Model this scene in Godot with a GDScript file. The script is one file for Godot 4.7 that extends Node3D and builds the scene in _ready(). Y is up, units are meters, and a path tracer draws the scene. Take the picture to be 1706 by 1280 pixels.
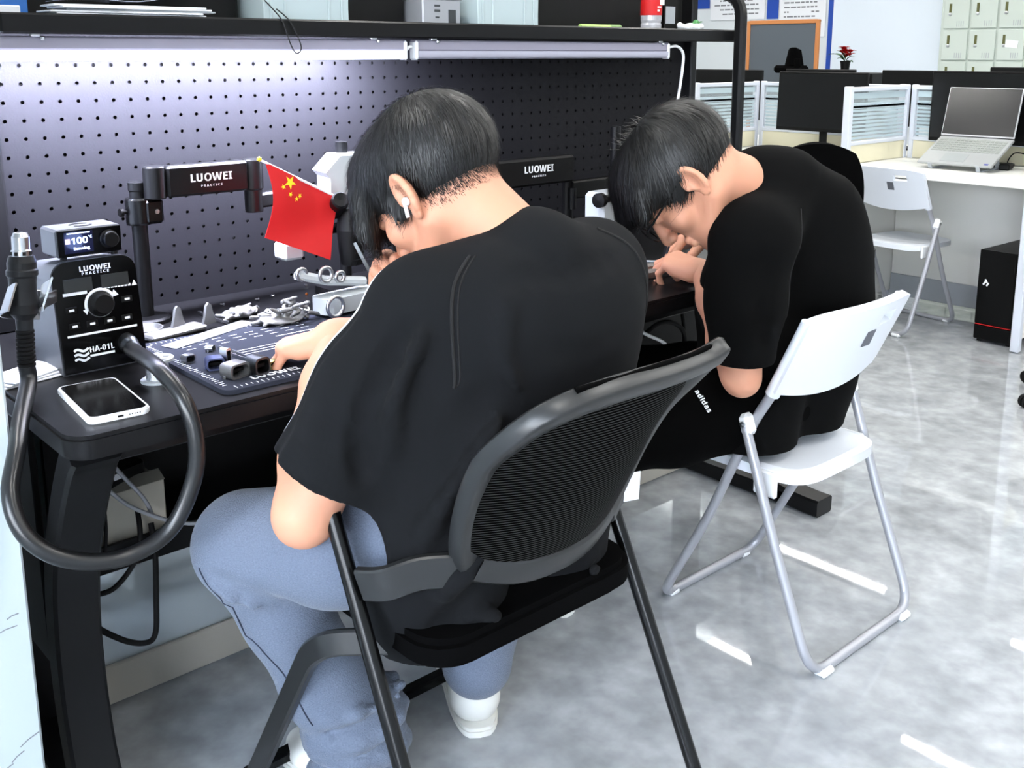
extends Node3D

# A repair classroom: two people in black shirts bent over a black workbench, folding chairs,
# white partitioned desks behind. Units are metres, the bench runs along +x, its back is towards -z.

var M := {}
var rng := RandomNumberGenerator.new()

func _ready() -> void:
	rng.seed = 71
	camera_and_light()
	materials()
	room()
	workbench()
	bench_lamps()
	chairs()
	far_desks()
	far_wall_things()
	bench_things()
	shelf_things()
	under_bench_things()
	people()

func camera_and_light() -> void:
	var cam := Camera3D.new()
	cam.name = "camera"
	add_child(cam)
	var f := 1717.0
	cam.projection = Camera3D.PROJECTION_FRUSTUM
	cam.near = 0.05
	cam.far = 60.0
	cam.keep_aspect = Camera3D.KEEP_HEIGHT
	cam.size = 1280.0 / f * cam.near
	cam.frustum_offset = Vector2((853.0 - 880.0) / f, (442.0 - 640.0) / f) * cam.near
	cam.position = Vector3(0, 1.36, 0)
	cam.rotation = Vector3(-atan2(353.0, f), -deg_to_rad(42.4), 0)
	cam.rotation_order = EULER_ORDER_YXZ
	cam.current = true

	var env := Environment.new()
	env.background_mode = Environment.BG_SKY
	var sky := Sky.new()
	var sm := ProceduralSkyMaterial.new()
	sm.sky_top_color = Color(0.74, 0.79, 0.86)
	sm.sky_horizon_color = Color(0.93, 0.94, 0.95)
	sm.ground_bottom_color = Color(0.45, 0.46, 0.46)
	sm.ground_horizon_color = Color(0.7, 0.72, 0.74)
	sm.sky_energy_multiplier = 5.5
	sm.ground_energy_multiplier = 2.0
	sky.sky_material = sm
	env.sky = sky
	env.tonemap_mode = Environment.TONE_MAPPER_LINEAR
	env.tonemap_exposure = 0.92
	env.sdfgi_enabled = true
	env.ssao_enabled = true
	env.ssil_enabled = true
	var we := WorldEnvironment.new()
	we.name = "world_environment"
	we.environment = env
	add_child(we)
	ceiling_lamps()

# rows of bare tubes under the ceiling, each a glowing tube with an area light of its size below it
func ceiling_lamps() -> void:
	M.lamp_tube = glow(Color(1.0, 0.99, 0.97), 16.0)
	M.lamp_metal = mat(Color(0.86, 0.87, 0.88), 0.5)
	var proto: Node3D
	for x in [0.5, 2.2, 3.9, 5.6, 7.2]:
		for z in [-6.15, -4.15, -2.15, -0.15, 1.85]:
			var o: Node3D
			if proto == null:
				o = thing("ceiling_lamp", "", "lamp", Vector3.ZERO, 0, "tube lamps under the ceiling")
				var st := mb()
				bx(st, Vector3(0, 0.028, 0), Vector3(0.05, 0.03, 1.06), 0.006)
				part("housing", st, M.lamp_metal, o)
				st = mb()
				a_tube(st, [Vector3(0, 0, -0.5), Vector3(0, 0, 0.5)], 0.014, 12)
				part("tube", st, M.lamp_tube, o)
				st = mb()
				for s in [-1, 1]:
					st = mb()
					bx(st, Vector3(0, 0.004, s * 0.514), Vector3(0.034, 0.044, 0.026), 0.004)
					part("holder", st, M.lamp_metal, o)
				proto = o
			else:
				o = proto.duplicate()
				o.name = numbered("ceiling_lamp")
				add_child(o)
			o.position = Vector3(x, 2.857, z)
			tag(o, "bare white tube lamp in a metal holder under the ceiling", "lamp", "tube lamps under the ceiling")
			var l := AreaLight3D.new()
			l.name = "lamp_light"
			l.area_size = Vector2(0.03, 1.0)
			l.light_energy = 2.2
			l.light_color = Color(1.0, 0.99, 0.97)
			l.area_normalize_energy = true
			l.area_range = 20.0
			l.area_attenuation = 2.0
			l.shadow_enabled = true
			l.position = Vector3(x, 2.838, z)
			l.rotation.x = -PI / 2
			add_child(l, true)

func materials() -> void:
	M.white_paint = triplanar(mat(Color(0.86, 0.885, 0.9), 0.7), 1.0)
	M.white_gloss = mat(Color(0.9, 0.93, 0.95), 0.1, 0.65)
	M.ceiling = mat(Color(0.9, 0.9, 0.9), 0.9)
	M.black_metal = mat(Color(0.066, 0.067, 0.072), 0.36, 0.0)
	M.black_gloss = mat(Color(0.02, 0.02, 0.022), 0.15)
	M.black_plastic = mat(Color(0.028, 0.028, 0.03), 0.45)
	M.grey_plastic = mat(Color(0.12, 0.123, 0.13), 0.42)
	M.rubber = mat(Color(0.06, 0.06, 0.064), 0.7)
	M.hose = mat(Color(0.075, 0.078, 0.085), 0.3)
	M.desk_top = mat(Color(0.075, 0.075, 0.08), 0.3)
	M.steel = mat(Color(0.78, 0.79, 0.8), 0.28, 1.0)
	M.dark_steel = mat(Color(0.32, 0.33, 0.34), 0.35, 1.0)
	M.painted_steel = mat(Color(0.62, 0.63, 0.65), 0.38, 0.25)
	M.bench_white = mat(Color(0.66, 0.68, 0.69), 0.4)
	M.white_plastic = mat(Color(0.9, 0.91, 0.92), 0.35)
	M.print_white = mat(Color(0.92, 0.93, 0.95), 0.6)
	M.print_grey = mat(Color(0.5, 0.51, 0.53), 0.6)
	M.beige = mat(Color(0.68, 0.66, 0.62), 0.5)
	var grain := noise_tex(0.05, 11, 3, 2.0)
	M.board = bumpy(mat(Color(0.105, 0.105, 0.115), 0.42), grain, 0.15, 6.0)
	M.board.metallic_specular = 0.18
	M.desk_top.metallic_specular = 0.25
	M.hole = mat(Color(0.01, 0.01, 0.01), 0.9)
	for k in ["black_metal", "black_gloss", "black_plastic", "grey_plastic", "rubber"]:
		M[k].metallic_specular = 0.3
	M.red = mat(Color(0.74, 0.015, 0.035), 0.65)
	M.yellow = mat(Color(0.95, 0.8, 0.1), 0.6)
	M.green = mat(Color(0.1, 0.32, 0.12), 0.5)
	M.clear = mat(Color(0.9, 0.95, 0.97, 0.18), 0.08)
	M.clear.transparency = BaseMaterial3D.TRANSPARENCY_ALPHA
	M.frost = mat(Color(0.7, 0.77, 0.8), 0.5)
	M.frost.backlight_enabled = true
	M.frost.backlight = Color(0.25, 0.27, 0.28)
	# polished concrete floor
	var fl := mat(Color.WHITE, 0.02)
	fl.albedo_texture = noise_tex(0.012, 5, 5, 0.0, Color(0.62, 0.635, 0.65), Color(0.78, 0.795, 0.81), 1024)
	fl.detail_enabled = true
	fl.detail_blend_mode = BaseMaterial3D.BLEND_MODE_MUL
	fl.detail_albedo = noise_tex(0.03, 9, 5, 0.0, Color(0.86, 0.86, 0.86), Color(1, 1, 1), 1024)
	fl.metallic_specular = 0.6
	M.floor = triplanar(fl, 0.45)

func room() -> void:
	var st := mb()
	bx(st, Vector3(3.0, -0.1, -2.0), Vector3(12.4, 0.2, 12.4), 0.0)
	struct("floor", st, M.floor)
	st = mb()
	bx(st, Vector3(3.0, 3.0, -2.0), Vector3(12.4, 0.2, 12.4), 0.0)
	struct("ceiling", st, M.ceiling)
	# the far wall, the wall behind the bench side, the wall behind the camera with its windows, the near end wall
	st = mb()
	bx(st, Vector3(9.1, 1.45, -2.0), Vector3(0.2, 2.9, 12.4), 0.0)
	struct("wall_far", st, M.white_paint)
	st = mb()
	bx(st, Vector3(3.0, 1.45, -8.1), Vector3(12.4, 2.9, 0.2), 0.0)
	struct("wall_back", st, M.white_paint)
	st = mb()
	bx(st, Vector3(3.0, 1.45, 4.1), Vector3(12.4, 2.9, 0.2), 0.0)
	struct("wall_front", st, M.white_paint)
	# the wall on the left has the windows
	st = mb()
	bx(st, Vector3(-3.1, 0.4, -2.0), Vector3(0.2, 0.8, 12.4), 0.0)
	bx(st, Vector3(-3.1, 2.8, -2.0), Vector3(0.2, 0.2, 12.4), 0.0)
	for q in [[-8.2, -1.3], [1.1, 1.5], [3.9, 4.2]]:
		bx(st, Vector3(-3.1, 1.75, (q[0] + q[1]) / 2), Vector3(0.2, 1.9, q[1] - q[0]), 0.0)
	struct("wall_left", st, M.white_paint)
	var k := 1
	for x in [-0.1, 2.7]:
		var w := Node3D.new()
		w.name = "window_%d" % k
		k += 1
		w.set_meta("kind", "structure")
		add_child(w)
		st = mb()
		for s in [-1, 1]:
			bx(st, Vector3(-3.1, 1.75, x + s * 1.17), Vector3(0.06, 1.9, 0.06), 0.004)
			bx(st, Vector3(-3.1, 1.75 + s * 0.92, x), Vector3(0.06, 0.06, 2.28), 0.004)
		bx(st, Vector3(-3.1, 1.75, x), Vector3(0.06, 1.78, 0.05), 0.004)
		part("window_frame", st, M.white_plastic, w)
		st = mb()
		bx(st, Vector3(-3.1, 1.75, x), Vector3(0.006, 1.78, 2.28), 0.0)
		part("pane", st, M.clear, w)
	# the white wall end that the bench is pushed against
	st = mb()
	bx(st, Vector3(-1.28, 1.45, -2.12), Vector3(3.42, 2.9, 0.9), 0.004)
	var wc := struct("wall_end", st, mat(Color(0.74, 0.785, 0.8), 0.75))
	st = mb()
	# scuffs low on the white wall end
	for s in [[0.405, 0.475, 0.018, 0.004], [0.395, 0.455, 0.03, 0.004], [0.41, 0.25, 0.03, 0.014], [0.39, 0.228, 0.02, 0.012], [0.375, 0.215, 0.014, 0.008]]:
		var a := Vector3(s[0] - s[2] * 0.5, s[1] - s[3] * 0.5, -1.6695)
		var b := Vector3(s[0] + s[2] * 0.5, s[1] + s[3] * 0.5, -1.6695)
		a_bar(st, [a, a.lerp(b, 0.4) + Vector3(0, 0.002, 0), b], 0.002, 0.0006, Vector3.UP, 0.0002)
	part("scuff_mark", st, M.print_grey, wc)
	# low glossy wall under the bench, with a beige skirting
	st = mb()
	bx(st, Vector3(1.6, 0.36, -2.14), Vector3(2.36, 0.72, 0.18), 0.0)
	struct("wall_low", st, M.white_gloss)
	st = mb()
	bx(st, Vector3(1.6, 0.05, -2.043), Vector3(2.36, 0.088, 0.012), 0.003)
	struct("baseboard_low", st, M.beige)

# ---------------------------------------------------------------- naming and tagging
var used_names := {}

func numbered(called: String) -> String:
	if not used_names.has(called):
		used_names[called] = 0
		return called
	used_names[called] += 1
	return "%s_%03d" % [called, used_names[called]]

func tag(o: Node3D, label: String, category: String, group := "") -> Node3D:
	o.set_meta("label", label)
	o.set_meta("category", category)
	if group != "":
		o.set_meta("group", group)
	return o

func thing(called: String, label: String, category: String, at := Vector3.ZERO, turn := 0.0, group := "") -> Node3D:
	var o := Node3D.new()
	o.name = numbered(called)
	add_child(o)
	o.position = at
	o.rotation.y = turn
	return tag(o, label, category, group)

func part(called: String, st: SurfaceTool, m: Material, parent: Node3D, label := "") -> MeshInstance3D:
	return mesh_part(called, st.commit(), m, parent, label)

func mesh_part(called: String, mesh: Mesh, m: Material, parent: Node3D, label := "") -> MeshInstance3D:
	var o := MeshInstance3D.new()
	o.mesh = mesh
	o.material_override = m
	if parent == self:
		o.name = numbered(called)
	else:
		var n := 0
		var nm := called
		while parent.has_node(NodePath(nm)):
			n += 1
			nm = "%s_%03d" % [called, n]
		o.name = nm
	parent.add_child(o, true)
	if label != "":
		o.set_meta("label", label)
	return o

func struct(called: String, st: SurfaceTool, m: Material) -> MeshInstance3D:
	var o := part(called, st, m, self)
	o.set_meta("kind", "structure")
	return o

# ---------------------------------------------------------------- materials
func mat(c: Color, rough := 0.6, metal := 0.0) -> StandardMaterial3D:
	var m := StandardMaterial3D.new()
	m.albedo_color = c
	m.roughness = rough
	m.metallic = metal
	return m

func glow(c: Color, energy: float) -> StandardMaterial3D:
	var m := mat(Color(0.9, 0.9, 0.9), 0.4)
	m.emission_enabled = true
	m.emission = c
	m.emission_energy_multiplier = energy
	return m

func noise_tex(freq: float, seed_value: int, octaves := 4, normal := 0.0, lo := Color.BLACK, hi := Color.WHITE, size := 512) -> NoiseTexture2D:
	var n := FastNoiseLite.new()
	n.seed = seed_value
	n.frequency = freq
	n.fractal_octaves = octaves
	var t := NoiseTexture2D.new()
	t.width = size
	t.height = size
	t.seamless = true
	t.noise = n
	if normal > 0.0:
		t.as_normal_map = true
		t.bump_strength = normal
	else:
		var g := Gradient.new()
		g.set_color(0, lo)
		g.set_color(1, hi)
		t.color_ramp = g
	return t

func triplanar(m: StandardMaterial3D, scale: float) -> StandardMaterial3D:
	m.uv1_triplanar = true
	m.uv1_world_triplanar = true
	m.uv1_scale = Vector3.ONE * scale
	return m

func bumpy(m: StandardMaterial3D, tex: Texture2D, strength: float, scale: float) -> StandardMaterial3D:
	m.normal_enabled = true
	m.normal_texture = tex
	m.normal_scale = strength
	return triplanar(m, scale)

func image_mat(im: Image, rough := 0.5) -> StandardMaterial3D:
	var m := mat(Color.WHITE, rough)
	m.albedo_texture = ImageTexture.create_from_image(im)
	return m

# ---------------------------------------------------------------- mesh building (Godot: front faces run clockwise)
func mb() -> SurfaceTool:
	var st := SurfaceTool.new()
	st.begin(Mesh.PRIMITIVE_TRIANGLES)
	return st

func tri(st: SurfaceTool, a: Vector3, b: Vector3, c: Vector3, na: Vector3, nb: Vector3, nc: Vector3) -> void:
	if (b - a).cross(c - a).dot(na + nb + nc) > 0.0:
		st.set_normal(na)
		st.add_vertex(a)
		st.set_normal(nc)
		st.add_vertex(c)
		st.set_normal(nb)
		st.add_vertex(b)
	else:
		st.set_normal(na)
		st.add_vertex(a)
		st.set_normal(nb)
		st.add_vertex(b)
		st.set_normal(nc)
		st.add_vertex(c)

func quad(st: SurfaceTool, a: Vector3, b: Vector3, c: Vector3, d: Vector3, n: Vector3) -> void:
	tri(st, a, b, c, n, n, n)
	tri(st, a, c, d, n, n, n)

func quad_n(st: SurfaceTool, a: Vector3, b: Vector3, c: Vector3, d: Vector3, na: Vector3, nb: Vector3, nc: Vector3, nd: Vector3) -> void:
	tri(st, a, b, c, na, nb, nc)
	tri(st, a, c, d, na, nc, nd)

func quad_uv(st: SurfaceTool, a: Vector3, b: Vector3, c: Vector3, d: Vector3, n: Vector3) -> void:
	# a top-left, b top-right, c bottom-right, d bottom-left as seen from the side n points to
	var p := [a, b, c, d]
	var uv := [Vector2(0, 0), Vector2(1, 0), Vector2(1, 1), Vector2(0, 1)]
	for k in [0, 1, 2, 0, 2, 3]:
		st.set_normal(n)
		st.set_uv(uv[k])
		st.add_vertex(p[k])

# box with chamfered edges; xf places its centre
func a_box(st: SurfaceTool, xf: Transform3D, size: Vector3, bev := 0.002) -> void:
	var h := size * 0.5
	var b := minf(bev, minf(h.x, minf(h.y, h.z)) * 0.9)
	for ax in 3:
		var u := (ax + 1) % 3
		var v := (ax + 2) % 3
		for s in [-1.0, 1.0]:
			var n := Vector3.ZERO
			n[ax] = s
			var c: Array[Vector3] = []
			for q in [[-1, -1], [1, -1], [1, 1], [-1, 1]]:
				var p := Vector3.ZERO
				p[ax] = s * h[ax]
				p[u] = q[0] * (h[u] - b)
				p[v] = q[1] * (h[v] - b)
				c.append(xf * p)
			quad(st, c[0], c[1], c[2], c[3], xf.basis * n)
		if b <= 0.0:
			continue
		for su in [-1.0, 1.0]:
			for sv in [-1.0, 1.0]:
				var e: Array[Vector3] = []
				for t in [-1.0, 1.0]:
					var p1 := Vector3.ZERO
					p1[ax] = t * (h[ax] - b)
					p1[u] = su * h[u]
					p1[v] = sv * (h[v] - b)
					var p2 := p1
					p2[u] = su * (h[u] - b)
					p2[v] = sv * h[v]
					e.append(xf * p1)
					e.append(xf * p2)
				var nn := Vector3.ZERO
				nn[u] = su
				nn[v] = sv
				quad(st, e[0], e[1], e[3], e[2], (xf.basis * nn).normalized())
	if b > 0.0:
		for sx in [-1.0, 1.0]:
			for sy in [-1.0, 1.0]:
				for sz in [-1.0, 1.0]:
					var n3 := (xf.basis * Vector3(sx, sy, sz)).normalized()
					tri(st, xf * Vector3(sx * h.x, sy * (h.y - b), sz * (h.z - b)), xf * Vector3(sx * (h.x - b), sy * h.y, sz * (h.z - b)), xf * Vector3(sx * (h.x - b), sy * (h.y - b), sz * h.z), n3, n3, n3)

func bx(st: SurfaceTool, c: Vector3, size: Vector3, bev := 0.002) -> void:
	a_box(st, Transform3D(Basis(), c), size, bev)

# frames along a path, parallel transported; up0 is a first guess of the side direction
func frames(pts: Array, up0 := Vector3.UP) -> Array:
	var out := []
	var n := pts.size()
	var side := Vector3.ZERO
	for i in n:
		var t: Vector3
		if i == 0:
			t = pts[1] - pts[0]
		elif i == n - 1:
			t = pts[n - 1] - pts[n - 2]
		else:
			t = (pts[i + 1] - pts[i]).normalized() + (pts[i] - pts[i - 1]).normalized()
		t = t.normalized()
		if side == Vector3.ZERO:
			side = up0 - t * up0.dot(t)
			if side.length() < 0.01:
				side = Vector3(0.31, 0.2, 0.93) - t * Vector3(0.31, 0.2, 0.93).dot(t)
		side = (side - t * side.dot(t)).normalized()
		out.append([t, side, t.cross(side).normalized()])
	return out

# round tube along points; r may be one radius or one per point
func a_tube(st: SurfaceTool, pts: Array, r: Variant, n := 10, caps := true) -> void:
	var fr := frames(pts)
	var rings := []
	for i in pts.size():
		var rad: float = r[i] if r is Array else r
		var ring := []
		for k in n:
			var a := TAU * k / n
			var d: Vector3 = fr[i][1] * cos(a) + fr[i][2] * sin(a)
			ring.append([pts[i] + d * rad, d])
		rings.append(ring)
	for i in pts.size() - 1:
		for k in n:
			var k2 := (k + 1) % n
			var A: Array = rings[i][k]
			var B: Array = rings[i][k2]
			var C: Array = rings[i + 1][k2]
			var D: Array = rings[i + 1][k]
			quad_n(st, A[0], B[0], C[0], D[0], A[1], B[1], C[1], D[1])
	if caps:
		for e in [0, pts.size() - 1]:
			var nn: Vector3 = fr[e][0] * (-1.0 if e == 0 else 1.0)
			for k in n:
				tri(st, pts[e], rings[e][k][0], rings[e][(k + 1) % n][0], nn, nn, nn)

# bar of rectangular section (w along the side direction, h across) along points
func a_bar(st: SurfaceTool, pts: Array, w: float, h: float, up0: Vector3, bev := 0.003) -> void:
	var fr := frames(pts, up0)
	var sec := [Vector2(w / 2 - bev, h / 2), Vector2(w / 2, h / 2 - bev), Vector2(w / 2, -h / 2 + bev), Vector2(w / 2 - bev, -h / 2), Vector2(-w / 2 + bev, -h / 2), Vector2(-w / 2, -h / 2 + bev), Vector2(-w / 2, h / 2 - bev), Vector2(-w / 2 + bev, h / 2)]
	for i in pts.size() - 1:
		for k in 8:
			var p: Vector2 = sec[k]
			var q: Vector2 = sec[(k + 1) % 8]
			var d := (q - p)
			var n2 := Vector2(-d.y, d.x).normalized()
			if n2.dot(p + q) < 0.0:
				n2 = -n2
			var n0: Vector3 = fr[i][1] * n2.x + fr[i][2] * n2.y
			var n1: Vector3 = fr[i + 1][1] * n2.x + fr[i + 1][2] * n2.y
			quad_n(st, pts[i] + fr[i][1] * p.x + fr[i][2] * p.y, pts[i] + fr[i][1] * q.x + fr[i][2] * q.y, pts[i + 1] + fr[i + 1][1] * q.x + fr[i + 1][2] * q.y, pts[i + 1] + fr[i + 1][1] * p.x + fr[i + 1][2] * p.y, n0, n0, n1, n1)
	for e in [0, pts.size() - 1]:
		var nn: Vector3 = fr[e][0] * (-1.0 if e == 0 else 1.0)
		for k in 8:
			var p: Vector2 = sec[k]
			var q: Vector2 = sec[(k + 1) % 8]
			tri(st, pts[e], pts[e] + fr[e][1] * p.x + fr[e][2] * p.y, pts[e] + fr[e][1] * q.x + fr[e][2] * q.y, nn, nn, nn)

# profile [radius, height] turned about the y axis of xf
func a_lathe(st: SurfaceTool, xf: Transform3D, prof: Array, n := 20) -> void:
	for i in prof.size() - 1:
		var p: Vector2 = prof[i]
		var q: Vector2 = prof[i + 1]
		var d := q - p
		if d.length() < 1e-6:
			continue
		var n2 := Vector2(d.y, -d.x).normalized()
		for k in n:
			var a0 := TAU * k / n
			var a1 := TAU * (k + 1) / n
			var c0 := Vector3(cos(a0), 0, sin(a0))
			var c1 := Vector3(cos(a1), 0, sin(a1))
			var N0 := (xf.basis * (c0 * n2.x + Vector3(0, n2.y, 0))).normalized()
			var N1 := (xf.basis * (c1 * n2.x + Vector3(0, n2.y, 0))).normalized()
			var A := xf * (c0 * p.x + Vector3(0, p.y, 0))
			var B := xf * (c1 * p.x + Vector3(0, p.y, 0))
			var C := xf * (c1 * q.x + Vector3(0, q.y, 0))
			var D := xf * (c0 * q.x + Vector3(0, q.y, 0))
			if p.x > 1e-6:
				tri(st, A, B, C, N0, N1, N1)
			if q.x > 1e-6:
				tri(st, A, C, D, N0, N1, N0)

# polygon in the xy plane of xf, thickness d along z (centred)
func a_ext(st: SurfaceTool, xf: Transform3D, poly: PackedVector2Array, d: float, smooth := false) -> void:
	var ids := Geometry2D.triangulate_polygon(poly)
	for s in [-1.0, 1.0]:
		var n := (xf.basis * Vector3(0, 0, s)).normalized()
		for i in range(0, ids.size(), 3):
			var p: Array[Vector3] = []
			for j in 3:
				p.append(xf * Vector3(poly[ids[i + j]].x, poly[ids[i + j]].y, s * d / 2))
			tri(st, p[0], p[1], p[2], n, n, n)
	var cw := Geometry2D.is_polygon_clockwise(poly)
	var m := poly.size()
	var en: Array[Vector3] = []
	for i in m:
		var e := poly[(i + 1) % m] - poly[i]
		var n2 := Vector2(e.y, -e.x).normalized() * (-1.0 if cw else 1.0)
		en.append((xf.basis * Vector3(n2.x, n2.y, 0)).normalized())
	for i in m:
		var a := poly[i]
		var b := poly[(i + 1) % m]
		var na := en[i]
		var nb := en[i]
		if smooth:
			if en[i].dot(en[(i + m - 1) % m]) > 0.6:
				na = (en[i] + en[(i + m - 1) % m]).normalized()
			if en[i].dot(en[(i + 1) % m]) > 0.6:
				nb = (en[i] + en[(i + 1) % m]).normalized()
		quad_n(st, xf * Vector3(a.x, a.y, -d / 2), xf * Vector3(b.x, b.y, -d / 2), xf * Vector3(b.x, b.y, d / 2), xf * Vector3(a.x, a.y, d / 2), na, nb, nb, na)

func rounded_rect(w: float, h: float, r: float, n := 4) -> PackedVector2Array:
	var out := PackedVector2Array()
	for c in [[1, 1, 0.0], [-1, 1, 90.0], [-1, -1, 180.0], [1, -1, 270.0]]:
		for k in n + 1:
			var a := deg_to_rad(c[2] + 90.0 * k / n)
			out.append(Vector2(c[0] * (w / 2 - r) + cos(a) * r, c[1] * (h / 2 - r) + sin(a) * r))
	return out

func ring_poly(r: float, n := 20) -> PackedVector2Array:
	var out := PackedVector2Array()
	for k in n:
		out.append(Vector2(cos(TAU * k / n), sin(TAU * k / n)) * r)
	return out

# smooth curve through points
func curve(pts: Array, per := 6) -> Array:
	var out := []
	var n := pts.size()
	for i in n - 1:
		var p0: Vector3 = pts[maxi(i - 1, 0)]
		var p1: Vector3 = pts[i]
		var p2: Vector3 = pts[i + 1]
		var p3: Vector3 = pts[mini(i + 2, n - 1)]
		for k in per:
			out.append(p1.cubic_interpolate(p2, p0, p3, float(k) / per))
	out.append(pts[n - 1])
	return out

# polyline with its corners rounded
func rounded(pts: Array, r: float, n := 5) -> Array:
	var out := [pts[0]]
	for i in range(1, pts.size() - 1):
		var p: Vector3 = pts[i]
		var a: Vector3 = (pts[i - 1] - p)
		var b: Vector3 = (pts[i + 1] - p)
		var d := minf(r, minf(a.length(), b.length()) * 0.45)
		var A := p + a.normalized() * d
		var B := p + b.normalized() * d
		for k in n + 1:
			var t := float(k) / n
			out.append(A.lerp(p, t).lerp(p.lerp(B, t), t))
	out.append(pts[-1])
	return out

func basis_z(z: Vector3, y := Vector3.UP) -> Basis:
	var zz := z.normalized()
	var xx := y.cross(zz).normalized()
	return Basis(xx, zz.cross(xx), zz)

func basis_y(y: Vector3, hint := Vector3(0, 0, 1)) -> Basis:
	var yy := y.normalized()
	var xx := yy.cross(hint)
	if xx.length() < 0.01:
		xx = yy.cross(Vector3(1, 0, 0.1))
	xx = xx.normalized()
	return Basis(xx, yy, xx.cross(yy))

# flat lettering: size is the capital height
func lettering(text: String, cap: float, depth := 0.0006, font := "Droid Sans", weight := 700, width := 0.0) -> Array:
	var f := SystemFont.new()
	f.font_names = PackedStringArray([font])
	f.font_weight = weight
	var t := TextMesh.new()
	t.text = text
	t.font = f
	t.font_size = 64
	t.pixel_size = cap / 46.0
	t.depth = depth
	t.curve_step = 1.5
	return [t, width]

func put_text(text: String, cap: float, m: Material, parent: Node3D, xf: Transform3D, stretch := 1.0, called := "lettering") -> void:
	var l := lettering(text, cap)
	var o := mesh_part(called, l[0], m, parent)
	o.transform = xf * Transform3D(Basis.from_scale(Vector3(stretch, 1, 1)), Vector3.ZERO)


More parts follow.
